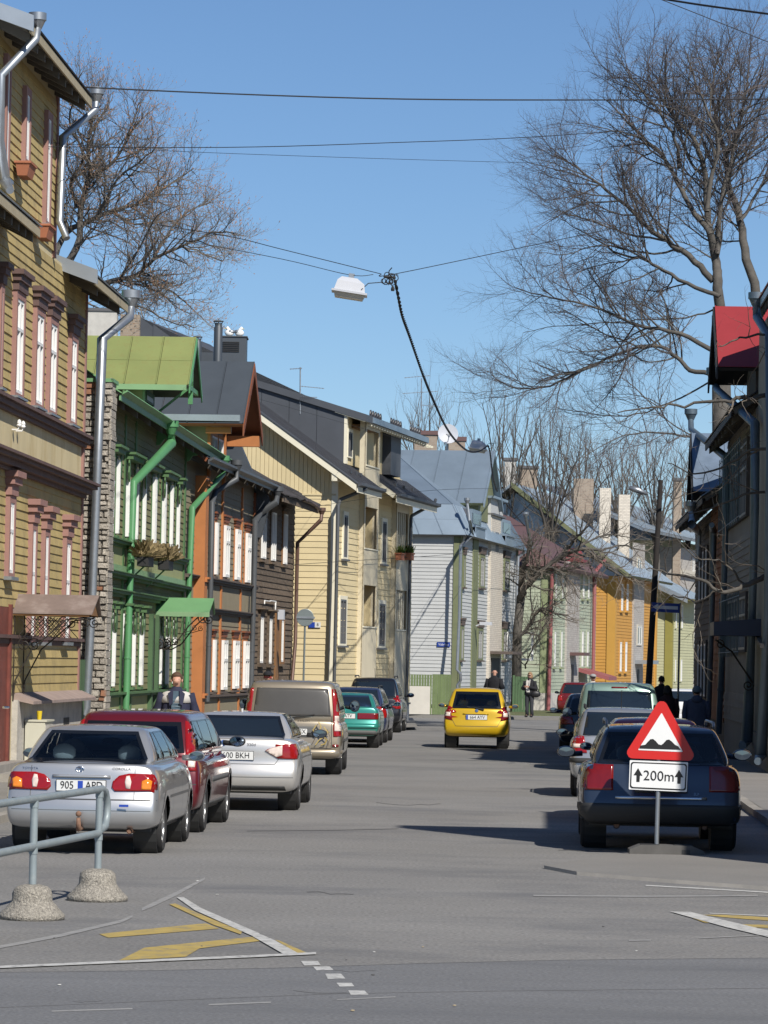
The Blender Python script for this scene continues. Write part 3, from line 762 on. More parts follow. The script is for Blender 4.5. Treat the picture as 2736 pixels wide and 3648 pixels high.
for i, (x0, x1) in enumerate(ups):
    u0 = F1.u(x0-4, 1900); u1 = F1.u(x1+3, 1900, .10)
    w = window(H2, F1, u0, u1, 4.62, 6.25, case='green_trim', cw=.07, cd=.045, sd=.115, gd=.032, sw=.075, sill='green_trim', mull=1, transom=.66)
    if i % 2 == 1 or i == 8: fret(H2, F1, F1.u(ups[i-1][0]-4, 1900) if i != 8 else u0, u1, 6.28, .10)
los = ((370, 387), (392, 408), (431, 445), (463, 479), (490, 508), (560, 574), (584, 599), (610, 623))
for i, (x0, x1) in enumerate(los):
    u0 = F1.u(x0-3, 2350); u1 = F1.u(x1+3, 2350, .10)
    window(H2, F1, u0, u1, 1.48, 3.10, case='green_trim', cw=.07, cd=.045, sd=.115, gd=.032, sw=.075, sill='green_trim', mull=1, transom=.68)
    fret(H2, F1, u0+.05, u1-.05, 3.10, .10)
b = B(); F1.box(b, F1.u(528, 2350), F1.u(545, 2350), 0, .035, .2, 3.0); dr = part('door', b, 'black_tin', H2); b = B(); F1.box(b, F1.u(525, 2350)-.1, F1.u(528, 2350), 0, .12, .2, 3.1); part('door_jamb', b, 'gate_green', dr); fbox('door_jamb', F1, (F1.u(545, 2350), F1.u(548, 2350)+.1, 0, .12, .2, 3.1), 'gate_green', dr)  # black slab paints the dark of a recessed entrance; no recess is cut
# main roof and eave (curved sheet gutter) with carved brackets
g_n = .5
uGE = F1.u(806, 1662, g_n)
zE0 = 7.28
eave_roof(H2, F1, uG0-.1, uGE, g_n, zE0, -5, math.radians(32), m='green_tin', rafters=10, fm='green_tin', th=.1)
b = B()
for k in range(40):
    u = uG0+(uGE-uG0)*(k+.5)/40; F1.box(b, u-.012, u+.012, g_n+.02, g_n+.06, zE0-.02, zE0+.09)
part('gutter_clip', b, 'green_trim', H2)
b = B(); F1.prism_u(b, [(g_n+.03, zE0-.03), (g_n+.16, zE0+.04), (g_n+.14, zE0+.07), (g_n+.03, zE0)], uG0, uGE); part('gutter', b, 'green_tin', H2)
for x in (600, 700, 770):
    u = F1.u(x, 1650, .3); b = B(); F1.prism_u(b, [(0, zE0-.35), (.12, zE0-.32), (.2, zE0-.2), (.42, zE0-.16), (.5, zE0-.07), (0, zE0-.02)], u-.04, u+.04); part('eave_bracket', b, 'green_pipe', H2)
downpipe(H2, [pp(F1, 609, 1545, g_n+.1), pp(F1, 610, 1580, g_n+.1), pp(F1, 474, 1722, .16), pp(F1, 462, 2100, .16), pp(F1, 446, 2590, .16)], .075, 'green_pipe')
downpipe(H2, [pp(F1, 798, 1660, g_n+.1), pp(F1, 796, 1686, g_n+.1), pp(F1, 684, 1812, .16), pp(F1, 672, 2120, .16), pp(F1, 660, 2560, .16)], .07, 'green_pipe')
# dormer: ridge square to the street
nD = 1.05
uR, zR = F1.uv(684, 1191, nD); uEd, zEd = F1.uv(673, 1366, nD); uFd, zFd = F1.uv(717, 1418, nD)
half = (uFd-uEd)/2; uR = (uEd+uFd)/2; zEd = (zEd+zFd)/2
nb = -4.6
q1 = [F1.p(uEd, nb, zEd), F1.p(uEd, nD, zEd), F1.p(uR, nD, zR), F1.p(uR, nb, zR)]
slab('dormer_roof', q1, .07, 'soffit', H2); seam_roof(H2, [p+Z*.012 for p in q1], 8, 'green_roof', rib=.03, name='dormer_roof_panel', rows=2)
q2 = [F1.p(uFd, nD, zEd), F1.p(uFd, nb, zEd), F1.p(uR, nb, zR), F1.p(uR, nD, zR)]
slab('dormer_roof', q2, .07, 'soffit', H2); slab('dormer_roof_sheet', [p+Z*.03 for p in q2], .02, 'green_roof', H2)
fbox('dormer_gutter', F1, (uEd-.06, uEd, nb, nD-.05, zEd-.10, zEd+.02), 'green_pale', H2)
b = B(); F1.box(b, uEd-.03, uR+.02, nD-.002, nD+.03, zEd-.1, zEd); b = B()
b.prism([F1.p(uEd, nD, zEd-.16), F1.p(uEd, nD, zEd), F1.p(uR, nD, zR), F1.p(uR, nD, zR-.16)], F1.N*.03); b.prism([F1.p(uFd, nD, zEd-.16), F1.p(uFd, nD, zEd), F1.p(uR, nD, zR), F1.p(uR, nD, zR-.16)], F1.N*.03); part('bargeboard', b, 'green_pipe', H2)
b = B(); b.box(F1.p(uR-.05, 0, zEd+.1), F1.U*.1, F1.N*(nD-.05), Z*.1); b.tube([F1.p(uR, .1, zEd-.6), F1.p(uR, nD-.1, zEd+.1)], .04, 4); F1.box(b, uR-.05, uR+.05, nD-.15, nD-.05, zEd-.3, zEd+.55); F1.box(b, uEd+.1, uFd-.1, nD-.12, nD-.05, zEd-.02, zEd+.08); part('gable_bracket', b, 'green_pipe', H2)
du0, du1 = uEd+.35, uFd-.35
b = B(); F1.box(b, du0, du1, -4, .0, ez, zEd+.02); F1.prism_n(b, [(du0, zEd+.02), (du1, zEd+.02), (uR, zEd+.02+(du1-du0)/2*(zR-zEd)/half-.06)], -4, 0); part('dormer_wall', b, 'green_panel', H2)
window(H2, F1, du0+.25, du1-.25, ez+.45, zEd-.05, case='green_trim', cw=.1, cd=.06, sd=.05, gd=.02, mull=2, transom=1.1)
fbox('dormer_post', F1, (du0-.02, du0+.12, .0, .05, ez, zEd), 'green_pale', H2)
# entrance canopy with scrolled bracket
uK, zK0 = F1.uv(545, 2122, .1); zK1 = F1.z(640, 2180, .6)
uK = F1.u(560, 2300); L = (745-545)/(12600/F1.p(uK, .7, 0).y); hw = .75
cn = part('canopy', B().prism([F1.p(uK, 0, zK0), F1.p(uK, L, zK0), F1.p(uK-hw, L-.04, zK1), F1.p(uK-hw, 0, zK1)], (0, 0, -.03)).prism([F1.p(uK+.002, 0, zK0), F1.p(uK+.002, L, zK0), F1.p(uK+hw, L-.04, zK1), F1.p(uK+hw, 0, zK1)], (0, 0, -.03)), 'green_tin', H2)
b = B(); F1.box(b, uK-hw-.02, uK-hw+.03, 0, L-.03, zK1-.10, zK1+.005); part('canopy_gutter', b, 'green_pale', cn)
b = B(); b.prism([F1.p(uK-hw+.05, L-.1, zK1-.04), F1.p(uK+hw-.05, L-.1, zK1-.04), F1.p(uK, L-.1, zK0-.05)], F1.N*.03); part('canopy_gable', b, 'black_tin', cn)
for du in (-hw+.05, hw-.05):
    b = B()
    def q(n, z): return F1.p(uK+du, n, z)
    b.tube([q(L-.25, zK1-.07), q(L*.62, zK1-.30), q(L*.38, zK1-.72), q(.25, zK1-.86), q(.05, zK1-.80)], .016, 5)
    b.tube(scroll(q(L-.18, zK1-.14), .12, 1.6, F1.N, Z, 2.2, 20), .014, 5); b.tube(scroll(q(.12, zK1-.72), .14, 1.7, F1.N, Z, 4, 22), .016, 5); b.tube(scroll(q(.33, zK1-.66), .09, 1.5, F1.N, Z, 4, 18), .012, 5)
    b.tube(scroll(q(L*.72, zK1-.36), .07, 1.4, F1.N, Z, 1, 14), .009, 4); b.tube([q(L*.5, zK1-.2), q(L*.45, zK1-.5), q(L*.7, zK1-.4)], .009, 4)
    part('iron_bracket', b, 'iron', cn)
# hanging flower baskets with dry plants
for i, (x, y) in enumerate(((518, 1998), (590, 2012))):
    u, z = F1.uv(x, y, .45); c = F1.p(u, .45, z)
    hb = thing('flower_trough', 'dark trough of dry brown flowers on the green wall, %s' % ('nearer the limestone wall' if i == 0 else 'nearer the orange pillar'), 'flower trough', c, group='troughs on the green house')
    b = B(); b.box(c-F1.U*.5-F1.N*.12-Z*.12, F1.U*1.0, F1.N*.24, Z*.22); part('trough', b, 'black_tin', hb)
    b = B(); b.tube([c-Z*.1, F1.p(u, .03, z-.5)], .02, 5); part('bracket', b, 'green_pipe', hb)
    b = B(); random.seed(20+i)
    for k in range(420):
        a = c+F1.U*random.uniform(-.55, .65)+F1.N*random.uniform(-.12, .12)+Z*.08
        d = Vector((random.gauss(0, .5), random.gauss(0, .5), random.uniform(.1, 1.1))).normalized()*random.uniform(.12, .42)
        w = d.cross(Vector((random.random(), random.random(), .3))).normalized()*.012
        b.poly([a-w, a+w, a+d+w*2.2, a+d-w*2.2])
    o = part('dry_plants', b, 'dry_plant', hb); o['kind'] = 'stuff'
# ================================================================== house 3: taupe boards, orange trim
F3 = Fac(F1.p(uG1+.02, 0, 0), hdir(2470))
u3 = F3.u(897, 2150)
H3 = house('taupe_wooden_house', 'taupe board house with orange pillar and strips and slate tin dormer', F3, 0)
z3 = 6.85
fbox('wall', F3, (0, u3, -6, 0, 0, z3+.2), 'taupe', H3)
zB1, zB2, zB3 = F3.z(800, 2085), F3.z(800, 2188), F3.z(800, 2473)
boards(H3, F3, 0, u3-.05, zB1+.12, z3+.1, .16, 'taupe'); boards(H3, F3, 0, u3-.05, zB3+.06, zB2-.06, .16, 'taupe')
fbox('panel_band', F3, (0, u3-.05, 0, .03, zB2+.12, zB1-.05), 'taupe_panel', H3); fbox('panel_band', F3, (0, u3-.05, 0, .03, .1, zB3-.1), 'taupe_panel', H3)
for z in (zB1, zB2): belt(H3, F3, 0, u3, z-.04, [(.06, .08), (.06, .16), (.03, .2)], 'cornice_brown')
belt(H3, F3, 0, u3, zB3-.1, [(.05, .08), (.06, .14)], 'cornice_brown')
ua, ub = F3.u(690, 2350), F3.u(722, 2350, .3)
pl = fbox('pillar', F3, (ua, ub, 0, .30, .1, z3-.15), 'orange_trim', H3)
for z in (zB1, zB2, zB3, z3-.35):
    b = B(); F3.box(b, ua-.06, ub+.06, 0, .36, z-.05, z+.02); F3.box(b, ua-.1, ub+.1, 0, .40, z+.02, z+.07); part('pillar_moulding', b, 'orange_trim', pl)
for x in (783, 853): fbox('trim_strip', F3, (F3.u(x-3, 2250), F3.u(x+3, 2250, .07), 0, .07, .1, z3), 'orange_trim', H3)
fbox('corner_board', F3, (u3-.25, u3, 0, .07, .1, z3), 'orange_dark', H3)
for x0, x1, yt, yb in ((756, 768, 1850, 2052), (788, 812, 1862, 2062), (829, 851, 1876, 2071), (866, 888, 1890, 2081)):
    winpx(H3, F3, x0, x1, yt, yb, case='orange_trim', cw=.08, cd=.05, sd=.125, sw=.075, head=('orange_dark', .2, .08), sill='cornice_brown')
for x0, x1, yt, yb in ((748, 763, 2268, 2464), (780, 804, 2270, 2462), (821, 846, 2272, 2458), (858, 881, 2274, 2456)):
    winpx(H3, F3, x0, x1, yt, yb, case='orange_trim', cw=.08, cd=.05, sd=.125, sw=.075, head=('orange_dark', .2, .08), sill='cornice_brown', transom=.6)
n3 = .55
uE3 = F3.u(985, 1742, n3); zE3 = F3.z(985, 1738, n3)
eave_roof(H3, F3, .2, uE3, n3, zE3, -5.5, math.radians(32), m='slate_tin', npan=18, fm='slate_pipe', th=.1, rafters=8, sm='orange_dark')
b = B(); F3.prism_u(b, [(n3+.03, zE3-.08), (n3+.15, zE3-.02), (n3+.14, zE3+.04), (n3+.03, zE3-.02)], .2, uE3); part('gutter', b, 'slate_pipe', H3)
downpipe(H3, [pp(F3, 843, 1675, n3+.1), pp(F3, 842, 1708, n3+.1), pp(F3, 768, 1752, .18), pp(F3, 754, 1790, .18), pp(F3, 750, 2100, .18), pp(F3, 738, 2500, .18)], .07, 'slate_pipe')
downpipe(H3, [pp(F3, 988, 1768, n3+.1), pp(F3, 984, 1790, n3+.1), pp(F3, 925, 1828, .18), pp(F3, 908, 1858, .18), pp(F3, 904, 2100, .18), pp(F3, 892, 2540, .18)], .075, 'slate_pipe')
# dormer with slate sheets
nD = 1.0
uE_, zE_ = F3.uv(868, 1500, nD); uF_, zF_ = F3.uv(935, 1560, nD); uR_ = (uE_+uF_)/2; zR_ = F3.z(908, 1293, nD); zE_ = (zE_+zF_)/2
nb = -5.5
q1 = [F3.p(uE_, nb, zE_), F3.p(uE_, nD, zE_), F3.p(uR_, nD, zR_), F3.p(uR_, nb, zR_)]
slab('dormer_roof', q1, .08, 'orange_dark', H3); seam_roof(H3, [p+Z*.012 for p in q1], 9, 'slate_tin', rib=.03, name='dormer_roof_panel')
q2 = [F3.p(uF_, nD, zE_), F3.p(uF_, nb, zE_), F3.p(uR_, nb, zR_), F3.p(uR_, nD, zR_)]
slab('dormer_roof', q2, .08, 'orange_dark', H3); slab('dormer_roof_sheet', [p+Z*.03 for p in q2], .02, 'slate_tin', H3)
b = B(); F3.box(b, uE_-.02, uE_+.14, -3.2, nD-.1, zE_+.08, zE_+.24); part('snow_gutter', b, 'galv_sheet', H3)
b = B()
for a, s in ((uE_, 1), (uF_, -1)):
    b.prism([F3.p(a, nD-.02, zE_-.30), F3.p(a, nD-.02, zE_-.02), F3.p(uR_, nD-.02, zR_-.02), F3.p(uR_, nD-.02, zR_-.30)], F3.N*.035)
part('bargeboard', b, 'orange_dark', H3)
fbox('dormer_bracket', F3, (uE_+.2, uE_+.36, 0, nD-.35, zE_-.22, zE_-.06), 'orange_trim', H3); fbox('dormer_bracket', F3, (uF_-.34, uF_-.1, .1, nD-.05, zE_-.34, zE_-.06), 'orange_trim', H3)
d0, d1 = uE_+.45, uF_-.45
b = B(); F3.box(b, d0, d1, -4.5, .02, z3, zE_+.05); F3.prism_n(b, [(d0, zE_+.05), (d1, zE_+.05), (uR_, zE_+.05+(d1-d0)/2*(zR_-zE_)/((uF_-uE_)/2)-.08)], -4.5, .02); part('dormer_wall', b, 'taupe_panel', H3)
fbox('dormer_post', F3, (d0-.03, d0+.25, .02, .10, z3-.3, zE_), 'orange_trim', H3); fbox('dormer_post', F3, (d1-.2, d1+.03, .02, .10, z3-.3, zE_), 'orange_trim', H3)
for k in range(2):
    w = (d1-d0-.6)/2; window(H3, F3, d0+.3+k*w+.04, d0+.3+(k+1)*w-.04, z3+.35, zE_-.15, case='orange_trim', cw=.08, cd=.09, sill='orange_dark', transom=1.1)
# fire wall sheet between house 3 and 4
b = B(); F3.prism_u(b, [(.2, 5.6), (.45, 6.6), (.42, 6.75), (0, 7.3), (-.5, 8.4), (-5, 11), (-5, 5.6)], u3+.0, u3+.35); part('firewall_cladding', b, 'slate_tin', H3)
# chimneys
zr3 = 9.6
def metal_flue(parent, x0, x1, yt, yb, d, name='flue'):
    c = at((x0+x1)/2, yb, d); r = (x1-x0)/2/(PF/d); top = at((x0+x1)/2, yt, d).z
    b = B(); b.lathe((c.x, c.y, c.z-1.2), Z, [(r, 0), (r, top-c.z+1.2-r*1.6), (r*.75, top-c.z+1.2-r*1.2), (r*.75, top-c.z+1.2-r*.6)], 16); o = part(name, b, 'slate_tin', parent, autosm=40)
    b = B()
    for k in range(4):
        a = k*math.pi/2; b.tube([(c.x+math.cos(a)*r*.7, c.y+math.sin(a)*r*.7, top-r*1.2), (c.x+math.cos(a)*r*.9, c.y+math.sin(a)*r*.9, top-.03)], .015, 4)
    b.lathe((c.x, c.y, top-.03), Z, [(r*1.25, 0), (r*1.2, .02), (.02, .05)], 12); part('flue_cap', b, 'slate_pipe', o)
metal_flue(H3, 760, 791, 1142, 1285, 95); metal_flue(H3, 690, 718, 1198, 1245, 99)
b = B(); c = at(834, 1290, 98); w = 88/(PF/98); h = at(834, 1205, 98).z-c.z
b.bx(c.x-w/2, c.x+w/2, c.y-.4, c.y+.5, c.z-1.5, c.z+h); vs = part('vent_stack', b, 'slate_tin', H3)
for k in range(6): part('louvre', B().bx(c.x-w*.45, c.x+w*.22, c.y-.43, c.y-.403, c.z+h-.16-k*.05, c.z+h-.135-k*.05), 'black_tin', vs)
part('stack_cap', B().bx(c.x-w/2-.03, c.x+w/2+.03, c.y-.43, c.y+.53, c.z+h, c.z+h+.03), 'slate_pipe', vs)
b = B(); c2 = at(705, 1255, 100); b.box(c2-Vector((1.0, 0, 2.2)), (2.3, 0, 0), (0, 5, 0), (0, 0, 2.2)); part('ridge_cladding', b, 'slate_tin', H3)
for i, dx in enumerate((-.1, .18)):
    g0 = Vector((c.x-.05+dx, c.y, c.z+h+.03))
    gu = thing('gull', 'white gull sitting on the slate vent stack, %s' % ('facing the round flue' if i == 0 else 'tucked beside the other gull'), 'bird', g0, group='gulls on the stack')
    b = B(); b.ell(g0+Vector((0, 0, .12)), .13, .09, .10, 10, 8); b.ell(g0+Vector((-.05+i*.1, -.02, .24)), .05, .05, .055, 8, 6); b.tube([g0+Vector((0, 0, .16)), g0+Vector((-.05+i*.1, -.02, .24))], [.07, .045], 8); part('body', b, 'gull', gu, smooth=True)
    b = B(); b.tube([g0+Vector((-.09+i*.18, -.03, .235)), g0+Vector((-.14+i*.28, -.03, .225))], [.014, .004], 6); part('beak', b, 'cup_yellow', gu)
    b = B(); b.ell(g0+Vector((.04-i*.08, 0, .15)), .13, .095, .06, 10, 6); part('wing', b, 'galv', gu, smooth=True)
    b = B(); b.tube([g0+Vector((.02, 0, .04)), g0+Vector((.02, 0, 0))], .012, 5); part('leg', b, 'cup_yellow', gu)
# ================================================================== house 4: weathered dark boards
F4 = Fac(F3.p(u3+.38, 0, 0), hdir(2800))
u4 = F4.u(1040, 2200)
H4 = house('weathered_board_house', 'dark unpainted weathered board house with ragged shingle eave', F4, 0)
z4 = F4.z(1010, 1760)
fbox('wall', F4, (0, u4, -5, 0, 0, z4+.2), 'old_wood', H4)
boards(H4, F4, 0, u4, .5, z4+.1, .17, 'old_wood', th=.045)
for x0, x1, yt, yb in ((921, 946, 1812, 1995), (957, 981, 1816, 2003), (1000, 1021, 1822, 2015)):
    winpx(H4, F4, x0, x1, yt, yb, case='brown_wood' if x0 > 990 else 'old_wood', cw=.08, cd=.07, sd=.12, sill='old_wood', head=('old_wood', .12, .1), transom=1.1)
for x0, x1, yt, yb in ((914, 943, 2184, 2368), (946, 973, 2190, 2370)):
    winpx(H4, F4, x0, x1, yt, yb, case='old_wood', cw=.1, cd=.10, sill='old_wood', head=('old_wood', .14, .14), transom=1.1)
winpx(H4, F4, 989, 1015, 2192, 2366, case='brown_wood', cw=.14, cd=.10, sill='old_wood', head=('old_wood', .14, .14), transom=1.1)
fbox('door_post', F4, (F4.u(973, 2300), F4.u(985, 2300), 0, .09, .2, F4.z(980, 2180)), 'brown_wood', H4)
fbox('wall_lamp', F4, (F4.u(975, 2190), F4.u(975, 2190)+.25, .12, .3, F4.z(980, 2195)-.1, F4.z(980, 2172)), 'lamp_white', H4)
b = B(); b.tube([pp(F4, 942, 2152, .1), pp(F4, 943, 2140, .1), pp(F4, 960, 2142, .1), pp(F4, 966, 2140, .12), pp(F4, 982, 2143, .12), pp(F4, 981, 2172, .2)], .018, 5); part('lamp_conduit', b, 'white_sash', H4)
n4 = .85
uE4 = F4.u(1138, 1812, n4); zE4 = F4.z(1138, 1806, n4); zr = zE4+(n4+4.5)*.55
slab('roof', [F4.p(-.2, n4, zE4), F4.p(uE4, n4, zE4), F4.p(uE4, -4.5, zr), F4.p(-.2, -4.5, zr)], .08, 'bitumen', H4)
random.seed(31)
for r in range(3):
    n0 = n4+.06-r*.34
    k = 0; u = -.3
    while u < uE4:
        w = random.uniform(.25, .5); b = B(); za = zE4+(n4-n0)*.55+.03+r*.006
        b.prism([F4.p(u, n0+random.uniform(-.05, .08), za+random.uniform(-.03, .03)), F4.p(u+w-.015, n0+random.uniform(-.05, .08), za+random.uniform(-.03, .03)), F4.p(u+w-.015, n0-.5, za+.275), F4.p(u, n0-.5, za+.275)], (0, 0, .035)); part('shingle', b, 'bitumen', H4); u += w
fbox('eave_board', F4, (-.2, uE4, n4-.06, n4-.02, zE4-.2, zE4-.06), 'old_wood', H4)
b = B(); b.tube([pp(F4, 1080, 1780, n4+.05), pp(F4, 1110, 1792, n4+.06), pp(F4, 1140, 1814, n4+.06)], .05, 7); part('gutter', b, 'brown_pipe', H4)
F4b = F4
downpipe(H4, [pp(F4, 1146, 1832, n4+.06), pp(F4, 1144, 1852, n4+.06), pp(F4, 1060, 1934, .16), pp(F4, 1052, 2290, .16), pp(F4, 1036, 2480, .16)], .055, 'brown_pipe')
# no-entry sign seen from behind on its own post
sg = at(1087, 2200, 104); gpz = 0
RS = thing('round_road_sign', 'grey back of a round road sign beside the cream house', 'road sign', (sg.x, sg.y, 0))
r = 31/(PF/104); c = Vector((sg.x, sg.y, sg.z))
b = B(); b.lathe(c+Vector((0, .01, 0)), (0, -1, 0), [(r*.97, 0), (r, .004), (r, .012), (r*.96, .016)], 40); part('sign_plate', b, 'sign_back', RS)
part('sign_rib', B().bx(c.x-r, c.x+r+.03, c.y-.035, c.y-.008, c.z-.03, c.z+.03), 'galv', RS)
b = B(); b.tube([(c.x-.02, c.y+.05, 0), (c.x+.0, c.y+.05, c.z+r)], .03, 8); part('post', b, 'sign_back', RS)
# ================================================================== house 5: cream boards
c5 = at(1185, 2440, 111); F5 = Fac((c5.x, c5.y), hdir(3800))
G5 = Fac((c5.x, c5.y), -F5.N); G5.N = -F5.U            # gable facing the camera; u runs away from the street
H5 = house('cream_house', 'cream yellow board house with charcoal roof, dormer and boarded balconies', F5, 0)
L5 = F5.u(1458, 2400); z5 = F5.z(1190, 1745, .1); D5 = 11.0
nz = .75; zEv5 = G5.z(1288, 1722, .55)
tanp = .70
zr5 = lambda n: zEv5+(nz-n)*tanp           # roof surface height at depth n (n negative inside)
zb5 = .75
n1 = .2
uB0, uB1 = F5.u(1271, 2150), F5.u(1343, 2150, n1)
uB2, uB3 = F5.u(1388, 2150), F5.u(1452, 2150, n1)
LG = -1.25
for a_, c_, nn_ in ((0, uB0+.04, 0), (uB0+.04, uB1-.04, LG), (uB1-.04, uB2+.04, 0), (uB2+.04, uB3-.04, LG), (uB3-.04, L5, 0)):
    b = B(); F5.prism_u(b, [(-D5, 0), (nn_, 0), (nn_, zr5(nn_)-.15), (-D5/2, zr5(-D5/2)-.15), (-D5, zr5(0)-.15)], a_, c_-.002); part('wall', b, 'cream', H5)
vz = 7.35
boards(H5, G5, .1, D5, zb5, vz, .19, 'cream')
vboards(H5, G5, .1, D5, lambda u: (vz+.03, zr5(-u if u < D5/2 else -(D5-u))-.2), .14, 'cream', th=.03)
fbox('belt_board', G5, (0, D5, 0, .05, vz-.03, vz+.03), 'cream', H5)
fbox('corner_board', G5, (-.06, .14, 0, .05, zb5, zr5(0)-.3), 'cream_white', H5)
for a_, c_ in ((.05, uB0), (uB1, uB2), (uB3, L5)):
    if c_-a_ > .1: boards(H5, F5, a_, c_, zb5, zr5(0)-.2, .19, 'cream', n0=.002)
for a_, c_ in ((uB0+.05, uB1-.05), (uB2+.05, uB3-.05)): boards(H5, F5, a_, c_, zb5, zr5(LG)-.3, .19, 'cream', n0=LG+.002)
fbox('plinth', F5, (-.02, L5, 0, .02, 0, zb5-.05), 'concrete', H5); fbox('plinth', G5, (0, D5, 0, .02, 0, zb5-.05), 'concrete', H5)
fbox('drip_board', F5, (-.06, L5, 0, .07, zb5-.07, zb5-.01), 'dark_frame', H5); fbox('drip_board', G5, (-.05, D5, 0, .07, zb5-.07, zb5-.01), 'dark_frame', H5)
for x0, x1, yt, yb in ((1215, 1242, 1822, 1992), (1202, 1237, 2122, 2300), (1353, 1380, 1846, 2010), (1341, 1375, 2138, 2308)):
    winpx(H5, F5, x0, x1, yt, yb, case='cream_white', sash='dark_frame', pane='curtain_pane', cw=.12, cd=.08, sd=.075, gd=.03, sill='dark_frame', transom=1.1, mull=1, sw=.06)
for x in (1225, 1180):
    u = G5.u(x, 2480); fbox('cellar_window', G5, (u-.3, u+.3, .02, .03, .25, .6), 'dark_frame', H5)
# roof: verge side toward the camera
vo = .55
def roof5(u0, u1, n0, n1, th=.16, m='soffit', name='roof'):
    q = [F5.p(u0, n0, zr5(n0)), F5.p(u1, n0, zr5(n0)), F5.p(u1, n1, zr5(n1)), F5.p(u0, n1, zr5(n1))]
    slab(name, q, th, 'cream_white', H5); return q
s1b = F5.u(1378, 1725, nz)
s1a = -vo
dF = -.35                                   # dormer front set back a little
roof5(s1a, uB0-.05, nz, -D5/2); roof5(uB1+.05, L5+.6, nz, dF); roof5(uB0-.05, L5+.6, dF-.02, -D5/2)
b = B(); F5.prism_u(b, [(nz, zEv5-.02), (nz, zEv5-.24), (-D5/2, zr5(-D5/2)-.24), (-D5/2, zr5(-D5/2)-.02)], s1a-.03, s1a); part('verge_board', b, 'cream_white', H5)
b = B(); F5.prism_u(b, [(nz+.05, zEv5+.02), (nz+.05, zEv5-.03), (-D5/2, zr5(-D5/2)+.0), (-D5/2, zr5(-D5/2)+.06)], s1a-.06, s1a+.16); part('verge_flashing', b, 'charcoal_sheet', H5)
b = B(); F5.box(b, s1a+.0, .1, .05-.1, .05+.08, zr5(.05)-.42, zr5(.05)-.17); part('purlin', b, 'cream_white', H5)
def tiles5(u0, u1, n0, n1, w=.19):
    nb = max(1, int((u1-u0)/w))
    for k in range(nb):
        a = u0+(u1-u0)*k/nb; c = u0+(u1-u0)*(k+1)/nb-.01; b = B()
        b.prism([F5.p(a, n0, zr5(n0)+.01), F5.p(c, n0, zr5(n0)+.01), F5.p(c, n1, zr5(n1)+.01), F5.p(a, n1, zr5(n1)+.01)], (0, 0, .02)); b.prism([F5.p(c-.05, n0, zr5(n0)+.03), F5.p(c, n0, zr5(n0)+.03), F5.p(c, n1, zr5(n1)+.03), F5.p(c-.05, n1, zr5(n1)+.03)], (0, 0, .03)); part('roof_tile_strip', b, 'charcoal_tile', H5)
dm0 = F5.u(1225, 1600, dF); dm1 = F5.u(1410, 1640, dF)+.6
tiles5(s1a+.14, dm0+.3, nz+.04, -D5/2+.5, .3); tiles5(dm0+.3, uB0-.08, nz+.04, dF); tiles5(uB1+.08, L5+.6, nz+.04, dF)
for a, c in ((s1a, uB0-.05), (uB1+.05, L5+.6)):
    b = B(); F5.prism_u(b, [(nz+.04, zEv5-.10), (nz+.17, zEv5-.06), (nz+.17, zEv5+.03), (nz+.04, zEv5-.02)], a, c); part('gutter', b, 'charcoal_sheet', H5)
    fbox('fascia', F5, (a+.05, c-.05, nz, nz+.03, zEv5-.28, zEv5-.04), 'cream_white', H5)
    b = B()
    for k in range(3):
        uu = a+(c-a)*(.3+.2*k)
        F5.box(b, uu, uu+.1, nz-.5, nz-.42, zr5(nz-.5)+.03, zr5(nz-.5)+.13)
    part('snow_guard', b, 'charcoal_tile', H5)
# big dormer: charcoal side wall, cream front
zDt = F5.z(1225, 1462, dF); nd1 = -7.2; slope = .30
zd = lambda n: zDt+(dF-n)*slope
b = B(); F5.prism_u(b, [(dF, zr5(dF)-.05), (dF, zd(dF)-.1), (nd1, zd(nd1)-.1), (nd1, zr5(nd1)-.05)], dm0, dm1); part('dormer_wall', b, 'charcoal_sheet', H5)
n = dF
while n > -6:
    b = B(); F5.prism_u(b, [(n, zr5(n)+.03), (n, zd(n)-.1), (n-.9, zd(n-.9)-.1), (n-.9, zr5(n-.9)+.03)], dm0-.02, dm0-.0025)
    part('cladding_sheet', b, 'charcoal_sheet', H5); n -= .92
b = B(); F5.prism_u(b, [(dF+.75, zd(dF+.75)-.12), (dF+.75, zd(dF+.75)+.10), (nd1, zd(nd1)+.1), (nd1, zd(nd1)-.12)], dm0-.12, dm1+1.5); part('dormer_roof', b, 'charcoal_sheet', H5)
fbox('dormer_fascia', F5, (dm0+.9, dm1+1.5, dF+.75, dF+.78, zd(dF+.75)-.1, zd(dF+.75)+.08), 'zinc', H5)
b = B(); F5.prism_u(b, [(dF+.7, zd(dF+.7)-.15), (dF+.7, zd(dF+.7)-.122), (dF-.3, zd(dF-.3)-.122), (dF-.3, zd(dF-.3)-.15)], dm0-.1, dm1+1.4); part('dormer_soffit', b, 'cream_white', H5)
b = B()
for k in range(26): F5.box(b, dm0+.9+k*.45, dm0+1.02+k*.45, dF+.5, dF+.72, zd(dF+.7)-.22, zd(dF+.7)-.15)
part('dentil', b, 'cream_white', H5)
for k in range(3):
    b = B()
    for j in range(5):
        uu = dm0+1.3+k*3.6+j*.42; b.tube(scroll(F5.p(uu, dF+.6, zd(dF+.6)+.18), .10, 1, F5.U, Z, 0, 8, 0), .03, 4)
    part('ridge_guard', b, 'charcoal_tile', H5)
fbox('dormer_front', F5, (dm0+.05, dm1, dF, dF+.05, zr5(dF)+.03, zd(dF)-.15), 'cream', H5)
fbox('dormer_post', F5, (dm0-.03, dm0+.16, dF, dF+.10, zr5(dF)+.03, zd(dF)-.1), 'cream_white', H5)
F5d = Fac(F5.p(0, dF+.05, 0), F5.U)
